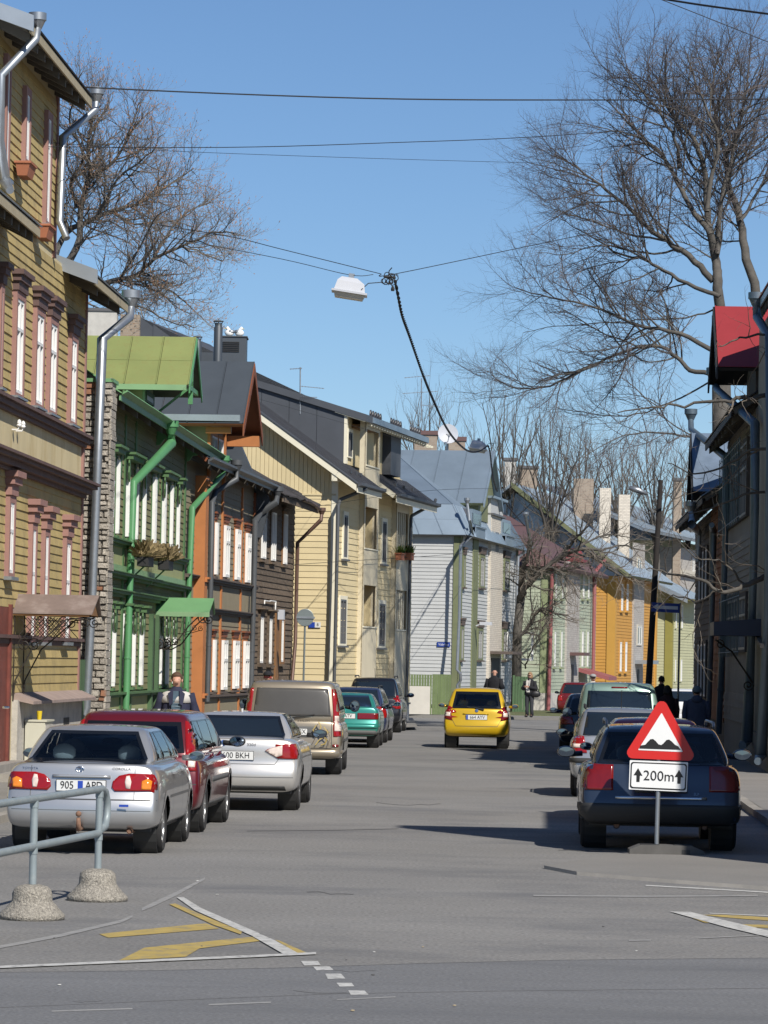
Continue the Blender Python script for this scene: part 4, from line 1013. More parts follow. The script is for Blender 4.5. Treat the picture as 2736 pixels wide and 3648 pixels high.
for x0, x1, yt, yb in ((1232, 1258, 1528, 1632), (1399, 1424, 1572, 1672)):
    winpx(H5, F5d, x0, x1, yt, yb, case='cream_white', sash='dark_frame', pane='curtain_pane', cw=.1, cd=.07, sd=.065, gd=.03, transom=1.1, mull=1)
fbox('dormer_infill', F5, (F5.u(1356, 1650, dF), F5.u(1392, 1650, dF), dF, dF+.35, zr5(dF)+.03, zd(dF)-.15), 'charcoal_sheet', H5)
# boarded balcony stacks with openings
def stack(ua, ub, n1, levels, ztop, zbot, bars):
    levels = sorted(levels)
    b = B(); zs = [zbot]+[z for lv in levels for z in lv]+[ztop]
    for (q0, q1) in [(zbot+1.0, 0)]+levels: fbox('balcony_floor', F5, (ua+.05, ub-.05, LG+.05, n1-.05, q0-1.05, q0-.92), 'cream_vert', H5)
    for (q0, q1) in levels: fbox('balcony_ceiling', F5, (ua+.05, ub-.05, LG+.05, n1-.05, q1+.02, q1+.14), 'brown_wood', H5)
    w0 = .10
    nb = max(4, int((ub-ua)/.15)); w = (ub-ua)/nb
    for k in range(nb):
        a = ua+k*w; c = a+w-.003
        segs = [(zbot, ztop)] if (k == 0 or k == nb-1) else [(zs[i], zs[i+1]) for i in range(0, len(zs), 2)]
        for (q0, q1) in segs:
            bb = B(); F5.box(bb, a, c, n1-.04, n1, q0, q1); part('balcony_board', bb, 'cream_vert', H5)
    # cheeks
    ck = max(1, int((n1)/.14)); wn = n1/ck
    for uu in (ua, ub-.04):
        for k in range(ck):
            bb = B(); F5.box(bb, uu, uu+.04, k*wn, (k+1)*wn-.003, zbot, ztop); part('balcony_board', bb, 'cream_vert', H5)
    for (q0, q1) in levels:
        fbox('balcony_rail', F5, (ua+.05, ub-.05, n1-.06, n1+.03, q0-.04, q0+.0), 'cream_white', H5)
        if bars:
            for k in range(5):
                uu = ua+(ub-ua)*(k+1.2)/6.4; fbox('bar', F5, (uu-.025, uu+.025, n1-.09, n1-.05, q0, q1), 'cream_white', H5)
lv = lambda x, a, c: (F5.z(x, c, n1), F5.z(x, a, n1))
stack(uB0, uB1, n1, [lv(1312, 2085, 2232), lv(1320, 1808, 1955), lv(1328, 1535, 1662)], F5.z(1325, 1500, n1), zb5-.1, False)
stack(uB2, uB3, n1, [lv(1425, 2103, 2243), lv(1430, 1826, 1972)], F5.z(1430, 1785, n1), zb5-.1, True)
for i, x in enumerate((1428, 1462)):
    u, z = F5.uv(x, 1985, n1+.15); c = F5.p(u, n1+.12, z-.1)
    ft = thing('window_box', 'red-brown window box with green sprouts on the barred balcony, %s' % ('hung on its front' if i == 0 else 'hung at its far end'), 'flower box', c, group='window boxes on the cream house')
    b = B(); b.prism([c-F5.U*.3-F5.N*.1, c+F5.U*.3-F5.N*.1, c+F5.U*.3+F5.N*.1, c-F5.U*.3+F5.N*.1], (0, 0, .2)); part('trough', b, 'terracotta', ft)
    part('rim', B().box(c-F5.U*.34-F5.N*.13+Z*.2, F5.U*.68, F5.N*.26, Z*.04), 'terracotta', ft)
    b = B(); random.seed(50+i)
    for k in range(120):
        a = c+F5.U*random.uniform(-.28, .28)+F5.N*random.uniform(-.1, .1)+Z*.2; d = Vector((random.gauss(0, .4), random.gauss(0, .4), 1)).normalized()*random.uniform(.1, .34); w = d.cross(Vector((1, .3, .2))).normalized()*.018; b.poly([a-w, a+w, a+d+w, a+d-w])
    o = part('sprouts', b, 'leaf_green', ft); o['kind'] = 'stuff'
downpipe(H5, [pp(F5, 1306, 1726, nz+.1), pp(F5, 1303, 1742, nz+.1), pp(F5, 1212, 1780, .14), pp(F5, 1204, 1800, .14), pp(F5, 1198, 2100, .14), pp(F5, 1190, 2440, .14)], .055, 'slate_pipe', funnel=False)
downpipe(H5, [pp(F5, 1552, 1780, nz+.1), pp(F5, 1548, 1792, nz+.1), pp(F5, 1466, 1838, n1+.1), pp(F5, 1464, 1850, n1+.1), pp(F5, 1456, 2200, n1+.1), pp(F5, 1447, 2500, n1+.1)], .055, 'slate_pipe', funnel=False)
# number plates on the gable
for px_, w, m_, s in ((1111, .19, 'plate_blue', ''), (1132, .185, 'plate_white', '8')):
    uu, z = G5.uv(px_, 2226, .06)
    b = B(); G5.box(b, uu-w/2, uu+w/2, .05, .07, z-.085, z+.085); o = part('house_number', b, m_); tag(o, 'small %s on the cream gable' % ('blue street plate' if m_ == 'plate_blue' else 'white house number plate with an 8'), 'plate')
    if s == '8': text_part('numeral', '8', .13, G5.p(uu, .073, z), -G5.U, Z, 'plate_black', o)
# ================================================================== house 6: pale grey boards, zinc mansard
c6 = at(1626, 2560, 139); F6 = Fac((c6.x, c6.y), hdir(3500)); G6 = Fac((c6.x, c6.y), -F6.N); G6.N = -F6.U
H6 = house('pale_grey_house', 'pale grey board house with khaki posts and zinc mansard roof', F6, 0)
L6 = F6.u(1836, 2300); D6 = 12.0; z6 = G6.z(1550, 1900, .3); zf = G6.z(1560, 2515)
fbox('wall', F6, (0, L6, -D6, 0, 0, z6+.05), 'pale_grey', H6)
boards(H6, G6, .1, D6, zf+.06, z6, .145, 'pale_grey', th=.035); boards(H6, F6, .05, L6, zf+.06, z6, .145, 'pale_grey', n0=.002, th=.035)
for f in (G6, F6): fbox('plinth', f, (0, D6 if f is G6 else L6, 0, .08, 0, zf), 'concrete', H6); fbox('drip_board', f, (-.1, D6 if f is G6 else L6, 0, .16, zf, zf+.07), 'dark_frame', H6)
fbox('corner_post', G6, (-.05, .22, 0, .07, zf+.07, z6), 'khaki_trim', H6); fbox('corner_post', F6, (-.07, .5, 0, .07, zf+.07, z6), 'khaki_trim', H6)
up_ = F6.u(1682, 2250); fbox('post', F6, (up_-.5, up_+.9, 0, .08, zf+.07, z6), 'khaki_trim', H6)
fbox('corner_post', F6, (L6-.4, L6, 0, .07, zf+.07, z6), 'khaki_trim', H6)
for x0, x1, yt, yb in ((1644, 1660, 1976, 2092), (1634, 1654, 2228, 2352), (1703, 1729, 1975, 2095), (1695, 1722, 2236, 2352), (1790, 1817, 1988, 2104), (1785, 1811, 2240, 2352)):
    winpx(H6, F6, x0, x1, yt, yb, case='khaki_trim', sash='grey_sash', cw=.14, cd=.10, sill='cornice_brown', head=('cornice_brown', .3, .06), transom=1.1)
# open white casement
u, z0 = F6.uv(1800, 2352, .1); z1 = F6.z(1800, 2250, .1)
b = B(); o0 = F6.p(u+.2, .12, z0); dn = (F6.N*1.0+F6.U*.15).normalized()
for (s0, s1, h0, h1) in ((0, 1.15, 0, .1), (0, 1.15, z1-z0-.1, z1-z0), (0, .1, .1, z1-z0-.1), (1.05, 1.15, .1, z1-z0-.1)): b.box(o0+dn*s0+Z*h0, dn*(s1-s0), F6.U*.06, Z*(h1-h0))
part('open_casement', b, 'white_sash', H6)
# white brick stair tower
ut0, ut1 = F6.u(1733, 2200), F6.u(1788, 2200, .15)
tw = fbox('stair_tower', F6, (ut0, ut1, 0, .15, zf+.08, F6.z(1770, 1840, .15)), 'white_brick', H6)
fbox('tower_cap', F6, (ut0-.1, ut1+.1, 0, .25, F6.z(1770, 1840, .15), F6.z(1770, 1840, .15)+.08), 'dark_frame', tw)
fbox('tower_window', F6, ((ut0+ut1)/2-.5, (ut0+ut1)/2+.4, .15, .16, F6.z(1765, 1965, .15), F6.z(1765, 1895, .15)), 'dark_frame', tw)
fbox('door', F6, (ut0+.5, ut1-.6, .15, .18, .2, F6.z(1755, 2345, .15)), 'black_tin', tw); fbox('door_hood', F6, (ut0+.2, ut1-.2, .15, 1.1, F6.z(1755, 2330, .15), F6.z(1755, 2330, .15)+.12), 'cornice_brown', tw)
u, z = F6.uv(1735, 2222, .6); b = B(); b.tube([F6.p(u, .15, z-.1), F6.p(u, .4, z)], .03, 6); b.box(F6.p(u-.05, .3, z-.06), F6.N*.5, F6.U*.15, Z*.13); part('door_lamp', b, 'lamp_white', tw)
# mansard
zm = G6.z(1560, 1795, .0); ov = .35; ins = .35
E = lambda u, n, z: F6.p(u, n, z)
front = [E(-ov, -D6, z6-.05), E(-ov, ov, z6-.05), E(ins, -ins, zm), E(ins, -D6, zm)]
side = [E(-ov, ov, z6-.05), E(L6+ov, ov, z6-.05), E(L6-ins, -ins, zm), E(ins, -ins, zm)]
slab('mansard', front, .1, 'dark_frame', H6); slab('mansard', side, .1, 'dark_frame', H6)
seam_roof(H6, front, 13, 'zinc', rib=.03, name='zinc_sheet', rows=2)
nn = 34
for k in range(nn):
    if 4 <= k <= 8 or 21 <= k <= 25: continue
    a = side[0]+(side[1]-side[0])*(k/nn); c = side[0]+(side[1]-side[0])*((k+.9)/nn); d = side[3]+(side[2]-side[3])*((k+.9)/nn); e = side[3]+(side[2]-side[3])*(k/nn); b = B(); b.prism([a, c, d, e], F6.N*.04); b.prism([c-(c-a)*.25, c, d, d-(d-e)*.25], F6.N*.09); part('ribbed_sheet', b, 'zinc', H6)
for k0, k1 in ((4, 9), (21, 26)):
    fr0, fr1 = k0/nn, k1/nn; a = side[0]+(side[1]-side[0])*fr0; c = side[0]+(side[1]-side[0])*fr1; b = B()
    w = part('roof_window', B().box(a+Z*.45-F6.N*.25, c-a, F6.N*.12, Z*(zm-z6-.5)), 'zinc', H6)
    part('pane', B().box(a+Z*.55-F6.N*.16+F6.U*.15, (c-a)*.85, F6.N*.05, Z*(zm-z6-.75)), 'pane', w)
    b = B(); b.box(a+Z*.40-F6.N*.2, c-a, F6.N*.3, Z*.06); b.box(a+Z*.0, (c-a), F6.N*.04, Z*.42); part('roof_window_sill', b, 'zinc', w)
# white boarded stair head above the tower
fbox('stair_head', F6, (ut0-.1, ut1+.0, -.45, .12, z6, F6.z(1757, 1778, .1)), 'pale_grey', H6); fbox('stair_head_roof', F6, (ut0-.3, ut1+.2, -.8, .3, F6.z(1757, 1778, .1), F6.z(1757, 1778, .1)+.1), 'zinc', H6)
# upper roof: front hip slope and cross gable
zr6 = at(1600, 1607, 147).z; nR = -D6*.55
hip = [E(ins, -D6, zm), E(ins, -ins, zm), E(6.5, nR+3, zr6-.3), E(6.5, -D6, zr6-.3)]
slab('upper_roof', hip, .08, 'zinc', H6); seam_roof(H6, [p+Z*.01 for p in hip], 9, 'zinc', rib=.03, name='zinc_sheet')
sd_ = [E(ins, -ins, zm), E(L6-ins, -ins, zm), E(L6-5, nR+3, zr6-.3), E(6.5, nR+3, zr6-.3)]
slab('upper_roof', sd_, .08, 'zinc', H6)
uc6 = 7.6; w6 = 2.9; zg0 = zm+.25
g1 = [E(uc6-w6, -D6, zg0), E(uc6-w6, .25, zg0), E(uc6, .25, zr6), E(uc6, -D6, zr6)]
g2 = [E(uc6+w6, .25, zg0), E(uc6+w6, -D6, zg0), E(uc6, -D6, zr6), E(uc6, .25, zr6)]
slab('gable_roof', g1, .1, 'khaki_trim', H6); seam_roof(H6, [p+Z*.01 for p in g1], 11, 'zinc', rib=.03, name='zinc_sheet'); slab('gable_roof', g2, .1, 'zinc', H6)
b = B(); F6.prism_n(b, [(uc6-w6+.3, zm-.4), (uc6+w6-.3, zm-.4), (uc6+w6-.3, zg0), (uc6, zr6-.2), (uc6-w6+.3, zg0)], -4, .0); part('gable_wall', b, 'khaki_trim', H6)
b = B(); F6.prism_n(b, [(uc6-w6, zg0-.15), (uc6-w6, zg0+.02), (uc6, zr6+.02), (uc6, zr6-.15)], .25, .3); F6.prism_n(b, [(uc6+w6, zg0-.15), (uc6+w6, zg0+.02), (uc6, zr6+.02), (uc6, zr6-.15)], .25, .3); part('bargeboard', b, 'zinc', H6)
downpipe(H6, [pp(G6, 1664, 1792, ov+.1), pp(G6, 1672, 1850, ov+.15), pp(F6, 1682, 1905, ov), pp(F6, 1641, 1945, .16), pp(F6, 1636, 2200, .16), pp(F6, 1628, 2385, .16), pp(F6, 1640, 2400, .3), pp(F6, 1641, 2424, .3), pp(F6, 1630, 2440, .18), pp(F6, 1626, 2560, .18)], .055, 'galv', n=8)
downpipe(H6, [pp(F6, 1872, 1842, .3), pp(F6, 1893, 1950, .45), pp(F6, 1845, 1985, .2), pp(F6, 1838, 2200, .2), pp(F6, 1831, 2390, .2), pp(F6, 1842, 2398, .35), pp(F6, 1841, 2425, .35), pp(F6, 1830, 2432, .2), pp(F6, 1826, 2530, .2)], .06, 'galv', n=8)
# chimneys and dish behind the grey house
for x0, x1, yt, yb, d, lab in ((1476, 1556, 1548, 1612, 152, 'wide pale brick chimney beside the satellite dish'), (1598, 1657, 1570, 1612, 151, 'low brick chimney with red cap behind the zinc ridge')):
    c = at((x0+x1)/2, yb, d); w = (x1-x0)/(PF/d); h = at(x0, yt, d).z-c.z
    ch = thing('chimney', lab, 'chimney', (c.x, c.y, c.z-2))
    part('stack', B().bx(c.x-w/2, c.x+w/2, c.y, c.y+.8, c.z-2, c.z+h), 'chimney_brick', ch); part('cap', B().bx(c.x-w/2-.06, c.x+w/2+.06, c.y-.06, c.y+.86, c.z+h, c.z+h+.18), 'maroon', ch)
c = at(1594, 1549, 148); ds = thing('satellite_dish', 'white satellite dish above the zinc ridge of the grey house', 'satellite dish', (c.x, c.y, c.z-1.2))
r = 37/(PF/148); b = B(); prof = [(r*k/8, -.16*r*(k/8)**2*2.2) for k in range(9)]; b.lathe(c, (.15, -.95, .25), [(.01, 0)]+[(p, -q) for p, q in prof[1:]]+[(r*.99, .16*r*2.2+.012), (.02, .02)], 28); part('reflector', b, 'lamp_white', ds, autosm=40)
b = B(); b.tube([c, c+Vector((0, .3, -.3)), c+Vector((0, .3, -1.2))], .035, 6); part('mast', b, 'galv', ds)
b = B(); b.tube([c+Vector((0, 0, -r)), c+Vector((.05, -r*1.3, -.1))], .018, 5); b.ell(c+Vector((.05, -r*1.3, -.1)), .05, .08, .05, 8, 6); part('feed_arm', b, 'galv', ds)
part('green_mark', B().box(c+Vector((-.28, -.075, -.03)), (.10, 0, 0), (0, .02, 0), (0, 0, .10)), 'green_pipe', ds); text_part('lettering', 'Akto', .12, c+Vector((.05, -.06, .0)), (1, 0, 0), (0, .2, .98), 'sign_black', ds)
# street name plate
u, z = G6.uv(1580, 2296, .06); sn = thing('street_name_plate', 'blue street name plate on the pale grey gable', 'sign', G6.p(u, .06, z))
b = B(); G6.box(b, u-.26, u+.26, .05, .07, z-.09, z+.09); part('plate', b, 'sign_blue', sn); text_part('lettering', 'Vabriku', .13, G6.p(u, .073, z), -G6.U, Z, 'sign_white', sn)
# ---------------------------------------------------------------- fence and gate
fA = at(1452, 2540, 137.5); fD = Vector((1, .09, 0)).normalized(); FF = Fac((fA.x, fA.y), fD)
fe = thing('board_fence', 'khaki green board fence with a grey panel before the grey gable', 'fence', (fA.x, fA.y, .14))
zt = at(1560, 2402, 138).z
w_ = .115; k = 0; X0 = .15
u = 0
while u < 1.65:
    if u < .86: fbox('fence_board', FF, (u, u+.08, 0, .03, .14, zt-.02), 'fence_green', fe)
    else: fbox('fence_board', FF, (u, u+.10, 0, .03, .14, zt), 'fence_green', fe)
    u += .105
fbox('grey_panel', FF, (.0, .86, .04, .07, .14, at(1490, 2444, 138).z), 'concrete', fe)
gA = at(1832, 2552, 150); FG = Fac((gA.x, gA.y), Vector((1, .1, 0)).normalized())
ga = thing('plank_gate', 'dark green plank gate beside the downpipe of the grey house', 'gate', (gA.x, gA.y, .14)); zt = at(1850, 2410, 150).z
for k in range(5): fbox('gate_board', FG, (.02+k*.11, .12+k*.11, 0, .03, .14, zt), 'gate_green', ga)
fbox('gate_post', FG, (-.1, .0, -.03, .06, .14, zt+.05), 'gate_green', ga); fbox('gate_post', FG, (.6, .72, -.03, .06, .14, zt+.05), 'gate_green', ga)
# ================================================================== far houses of the bend
def far_house(name, label, cx, d, vp, x_end, D, zt, mat_w, trim, base_m='concrete'):
    c = at(cx, 2480, d); F = Fac((c.x, c.y), hdir(vp)); G = Fac((c.x, c.y), -F.N); G.N = -F.U
    H = house(name, label, F, 0); L = F.u(x_end, 2300)
    fbox('wall', F, (0, L, -D, 0, 0, zt), mat_w, H)
    boards(H, G, .15, D, .9, zt, .16, mat_w, joined=True); boards(H, F, .1, L, .9, zt, .16, mat_w, n0=.002, joined=True)
    fbox('plinth', G, (0, D, 0, .06, 0, .9), base_m, H); fbox('plinth', F, (0, L, 0, .06, 0, .9), base_m, H)
    fbox('corner_board', G, (-.06, .35, 0, .07, .9, zt), trim, H); fbox('corner_board', F, (-.06, .35, 0, .07, .9, zt), trim, H)
    return H, F, G, L
zt7 = at(1950, 2010, 158).z
H7, F7, G7, L7 = far_house('mint_house', 'mint green board house with maroon roof behind the bare tree', 1950, 158, 3800, 2120, 10, zt7, 'mint', 'mint_dark_trim')
for x0, x1 in ((1972, 1985), (1996, 2008), (2070, 2083), (2089, 2101)):
    winpx(H7, F7, x0, x1, 2035, 2135, case='mint', cw=.08, cd=.08, transom=.65, sill='mint_dark_trim'); winpx(H7, F7, x0-4, x1-4, 2245, 2378, case='mint', cw=.08, cd=.08, transom=.65, sill='mint_dark_trim')
a, c = F7.u(2012, 2200), F7.u(2064, 2200, .12); t = fbox('stair_tower', F7, (a, c, 0, .12, 0, zt7+.3), 'grey_brick', H7)
fbox('door', F7, (a+1.6, c-1.8, .12, .15, .2, F7.z(2040, 2368, .12)), 'black_tin', t); fbox('door_hood', F7, (a+1.0, c-1.2, .12, .8, F7.z(2040, 2335, .4), F7.z(2040, 2335, .4)+.15), 'maroon', t)
q = [F7.p(-.6, .6, zt7-.1), F7.p(L7+.4, .6, zt7-.1), F7.p(L7-2, -4, zt7+2.7), F7.p(2.2, -4, zt7+2.7)]; slab('roof', q, .15, 'maroon', H7)
q = [F7.p(-.6, -10, zt7-.1), F7.p(-.6, .6, zt7-.1), F7.p(2.2, -4, zt7+2.7), F7.p(2.2, -10, zt7+2.7)]; slab('roof', q, .15, 'maroon', H7)
b = B(); pc = F7.p((a+c)/2, .1, zt7+.3); b.prism([pc+F7.U*s*1.3+F7.N*t_*.6 for s, t_ in ((-1, -1), (1, -1), (1, 1), (-1, 1))], (0, 0, .12)); b.lathe(pc+Z*.12, Z, [(.6, 0), (.52, .35), (.3, .52), (.05, .56)], 4); part('tower_roof', b, 'crimson', H7)
ua_ = F7.u(2085, 2400, .3); za_ = F7.z(2085, 2418, 1.2)
b = B(); F7.prism_u(b, [(0, za_+.5), (1.5, za_+.1), (1.5, za_-.08), (0, za_+.32)], ua_-.6, ua_+2.4); part('awning', b, 'maroon_pipe', H7)
downpipe(H7, [pp(G7, 1968, 2020, .3), pp(G7, 1966, 2060, .15), pp(G7, 1960, 2300, .15), pp(G7, 1953, 2540, .15)], .09, 'maroon_pipe', funnel=False); downpipe(H7, [pp(F7, 2155, 1995, .5), pp(F7, 2118, 2040, .2), pp(F7, 2116, 2200, .2), pp(F7, 2112, 2420, .2)], .09, 'maroon_pipe', funnel=False)
zt8 = at(2180, 2030, 178).z
H8, F8, G8, L8 = far_house('amber_house', 'amber orange board house under a bright metal gable roof', 2183, 178, 4200, 2336, 10, zt8, 'amber', 'amber_trim')
for x0, x1 in ((2207, 2221), (2226, 2240)):
    winpx(H8, F8, x0, x1, 2075, 2178, case='amber', cw=.08, cd=.08, transom=.65, sill='amber_trim'); winpx(H8, F8, x0-5, x1-5, 2282, 2395, case='amber', cw=.08, cd=.08, transom=.65, sill='amber_trim')
a, c = F8.u(2250, 2200), F8.u(2294, 2200, .12); t = fbox('stair_tower', F8, (a, c, 0, .12, 0, zt8+1.6), 'grey_brick', H8)
for y0, y1 in ((1985, 2060), (2225, 2300)): winpx(H8, Fac(F8.p(0, .12, 0), F8.U), 2268, 2288, y0, y1, case='beige', cw=.1, cd=.05, sd=.045, gd=.02, transom=1.1)
fbox('door_hood', F8, (a+.6, c-.4, .12, 1.0, F8.z(2275, 2365, .4), F8.z(2275, 2365, .4)+.2), 'galv_sheet', t); fbox('door', F8, (a+1.5, c-1.5, .12, .15, .2, F8.z(2275, 2385, .4)), 'black_tin', t)
fbox('far_post', F8, (L8-.6, L8, 0, .08, .9, zt8), 'amber_trim', H8)
# its roof: gable toward the camera, long metal slope over the street side
rz = at(1996, 1726, 179).z
apx = -5.2
q = [F8.p(-.9, .9, zt8-.3), F8.p(L8, .9, zt8-.3), F8.p(L8, apx, rz), F8.p(-.9, apx, rz)]; slab('roof', q, .12, 'khaki_trim', H8); seam_roof(H8, [p+Z*.01 for p in q], 16, 'metal_roof', rib=.05, name='roof_sheet')
q = [F8.p(L8, -11, zt8-.3), F8.p(-.9, -11, zt8-.3), F8.p(-.9, apx, rz), F8.p(L8, apx, rz)]; slab('roof', q, .12, 'metal_roof', H8)
b = B(); F8.prism_u(b, [(.5, zt8-.3), (apx, rz-.4), (-10.5, zt8-.3)], -.1, .3); part('gable_wall', b, 'metal_roof', H8)
b = B(); F8.prism_u(b, [(.95, zt8-.5), (.95, zt8-.26), (apx, rz+.05), (apx, rz-.22)], -.98, -.9); part('verge_board', b, 'khaki_trim', H8)
for x0, x1, yt, yb in ((2136, 2176, 1738, 1830), (2204, 2244, 1762, 1850)):
    cc = at((x0+x1)/2, yb, 186); w = (x1-x0)/(PF/186); part('chimney', B().bx(cc.x-w/2, cc.x+w/2, cc.y, cc.y+.7, cc.z-4, at(x0, yt, 186).z), 'white_brick', H8)
cc = at(2080, 1730, 188); w = 70/(PF/188); part('chimney', B().bx(cc.x-w/2, cc.x+w/2, cc.y, cc.y+.9, cc.z-5, at(2080, 1705, 188).z), 'chimney_brick', H8)
zt9 = at(2390, 2120, 197).z
H9, F9, G9, L9 = far_house('lemon_house', 'pale lemon board house with olive corner post and small metal gable', 2388, 197, 4600, 2470, 9, zt9, 'lemon', 'olive_trim')
for x0, x1 in ((2402, 2412), (2422, 2434)):
    winpx(H9, F9, x0, x1, 2150, 2240, case='lemon', cw=.08, cd=.08, transom=1.1); winpx(H9, F9, x0-3, x1-3, 2345, 2430, case='lemon', cw=.08, cd=.08, transom=1.1)
rz9 = at(2338, 2010, 198).z
q = [F9.p(-1, 1.0, zt9-.2), F9.p(L9, 1.0, zt9-.2), F9.p(L9, -3.2, rz9), F9.p(-1, -3.2, rz9)]; slab('roof', q, .12, 'olive_trim', H9); seam_roof(H9, [p+Z*.01 for p in q], 10, 'metal_roof', rib=.05, name='roof_sheet')
b = B(); F9.prism_u(b, [(.4, zt9-.1), (-3.2, rz9-.3), (-7, zt9-.1)], -.1, .3); part('gable_wall', b, 'lemon', H9)
b = B(); F9.prism_u(b, [(1.05, zt9-.45), (1.05, zt9-.15), (-3.2, rz9+.05), (-3.2, rz9-.25)], -1.06, -1.0); part('verge_board', b, 'metal_roof', H9)
# beige block and ribbed metal roofs closing the street
c10 = at(2412, 2440, 216); F10 = Fac((c10.x, c10.y), hdir(4800)); G10 = Fac((c10.x, c10.y), -F10.N); G10.N = -F10.U; z10 = at(2440, 1950, 216).z
H10 = house('beige_block', 'pale beige plastered block with small windows closing the street', F10, 0)
fbox('wall', F10, (0, 26, -1.2, 0, 0, z10), 'grey_brick', H10); fbox('wall', F10, (-.02, 20, -14, -1.2, 0, z10+.6), 'lemon', H10)
for x0, x1, yt, yb in ((2462, 2476, 1985, 2040), (2455, 2470, 2120, 2160), (2458, 2474, 2310, 2360)): winpx(H10, F10, x0, x1, yt, yb, case='grey_brick', cw=.1, cd=.06, sd=.05, gd=.02, transom=1.1)
fbox('string_course', F10, (0, 26, 0, .25, F10.z(2440, 2050), F10.z(2440, 2050)+.3), 'beige', H10); fbox('canopy', F10, (1, 9, 0, 1.2, F10.z(2440, 2315), F10.z(2440, 2290)), 'galv_sheet', H10)
q = [F10.p(-16, .9, z10+.5), F10.p(22, .9, z10+.5), F10.p(20, -6, z10+3.2), F10.p(-14, -6, z10+3.2)]
slab('roof', q, .15, 'metal_roof', H10); seam_roof(H10, [p+Z*.01 for p in q], 40, 'metal_roof', rib=.06, name='roof_sheet')
q = [F10.p(-1, -14, z10+.5), F10.p(-1, .9, z10+.5), F10.p(3, -6, z10+3.2), F10.p(3, -14, z10+3.2)]; slab('roof', q, .15, 'metal_roof', H10)
# white gabled rear house seen past the ochre house
c = at(365, 1190, 118); rh = thing('white_rear_house', 'white rendered gable and brick chimney showing over the green dormer', 'house', (c.x, c.y, 0))
w = 100/(PF/118); part('wall', B().bx(c.x-w*1.9, c.x+w*.5, c.y, c.y+.6, 0, at(365, 1108, 118).z), 'chimney_white', rh); part('wall_cap', B().bx(c.x-w*1.9-.05, c.x+w*.5+.05, c.y-.05, c.y+.65, at(365, 1108, 118).z, at(365, 1108, 118).z+.1), 'dark_frame', rh)
cc = at(460, 1190, 119); part('chimney', B().bx(cc.x-.3, cc.x+.35, cc.y, cc.y+.6, 0, at(460, 1120, 119).z), 'chimney_brick', rh)
# ================================================================== right-hand side, in shade
PR = 4.5
FR = Fac(st(PR, 0), S, left=False)
uR1, uR2, uR3, uR4 = FR.u(2727, 2200), FR.u(2690, 2200), FR.u(2586, 2200), FR.u(2478, 2200)
# nearest (outside the frame except its far edge): throws the shade over the parked estate car
R0 = house('brick_corner_house', 'tall plastered corner house standing right of the triangle sign, only its shadow in view', FR, 32)
hR0 = 10.8
fbox('wall', FR, (34.4, 35.1, -9, 0, 0, hR0), 'right_beige', R0); fbox('wall', FR, (35.1, 43.5, -9, -.003, 0, 7.6), 'right_beige', R0)
R1 = house('beige_orange_house', 'beige house with orange gable and red roof edge showing at the right frame edge', FR, 67)
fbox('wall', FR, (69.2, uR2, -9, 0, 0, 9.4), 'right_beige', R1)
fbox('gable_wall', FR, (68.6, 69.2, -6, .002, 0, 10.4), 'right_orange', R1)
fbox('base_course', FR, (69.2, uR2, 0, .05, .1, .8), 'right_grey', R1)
zc = FR.z(2715, 1130, .3)
eave_roof(R1, FR, 68.6, uR2-.3, .12, 9.8, -5, math.radians(35), m='red_tin', fm='galv_sheet', rafters=12)
downpipe(R1, [pp(FR, 2694, 1090, .22), pp(FR, 2697, 1130, .2), pp(FR, 2740, 1200, .15), pp(FR, 2742, 1600, .15), pp(FR, 2734, 2200, .15), pp(FR, 2712, 2690, .15), pp(FR, 2700, 2712, .3)], .075, 'blue_pipe')
b = B(); b.tube([pp(FR, 2698, 2272, .02), pp(FR, 2715, 2302, .3)], .05, 4); part('flag_bracket', b, 'black_tin', R1)
# barred grey house with red dormer
R2 = house('barred_grey_house', 'grey board house with barred windows, blue downpipes and red tin dormer', FR, uR2)
zR2 = 7.7
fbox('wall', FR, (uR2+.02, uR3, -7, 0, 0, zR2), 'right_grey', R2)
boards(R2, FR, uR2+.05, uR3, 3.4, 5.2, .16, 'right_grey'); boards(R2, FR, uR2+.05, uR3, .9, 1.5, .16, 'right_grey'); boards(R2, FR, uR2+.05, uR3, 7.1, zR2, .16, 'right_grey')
for (xa, xb, ya, yb) in ((2592, 2672, 1600, 1880), (2592, 2668, 2120, 2340)):
    ua, ub = FR.u(xb, (ya+yb)/2), FR.u(xa, (ya+yb)/2); z0, z1 = FR.z((xa+xb)/2, yb), FR.z((xa+xb)/2, ya)
    n = 3; w = (ub-ua)/n
    for k in range(n): window(R2, FR, ua+k*w+.1, ua+(k+1)*w-.1, z0+.1, z1, case='right_dark', sash='grey_sash', cw=.1, cd=.08, transom=.65)
    for k in range(14):
        uu = ua+(ub-ua)*(k+.5)/14; b = B(); b.tube([FR.p(uu, .22, z0), FR.p(uu, .22, z1)], .011, 5); part('window_bar', b, 'blue_pipe', R2)
    b = B()
    for zz in (z0+.1, z1-.1): b.tube([FR.p(ua, .22, zz), FR.p(ub, .22, zz)], .011, 5)
    part('bar_rail', b, 'blue_pipe', R2)
downpipe(R2, [pp(FR, 2545, 1360, .7), pp(FR, 2556, 1390, .7), pp(FR, 2690, 1510, .16), pp(FR, 2690, 1800, .16), pp(FR, 2676, 2300, .16), pp(FR, 2661, 2640, .16), pp(FR, 2645, 2656, .3)], .085, 'blue_pipe')
downpipe(R2, [pp(FR, 2461, 1495, .75), pp(FR, 2462, 1530, .75), pp(FR, 2588, 1630, .16), pp(FR, 2584, 1900, .16), pp(FR, 2574, 2300, .16), pp(FR, 2560, 2610, .16)], .075, 'blue_pipe')
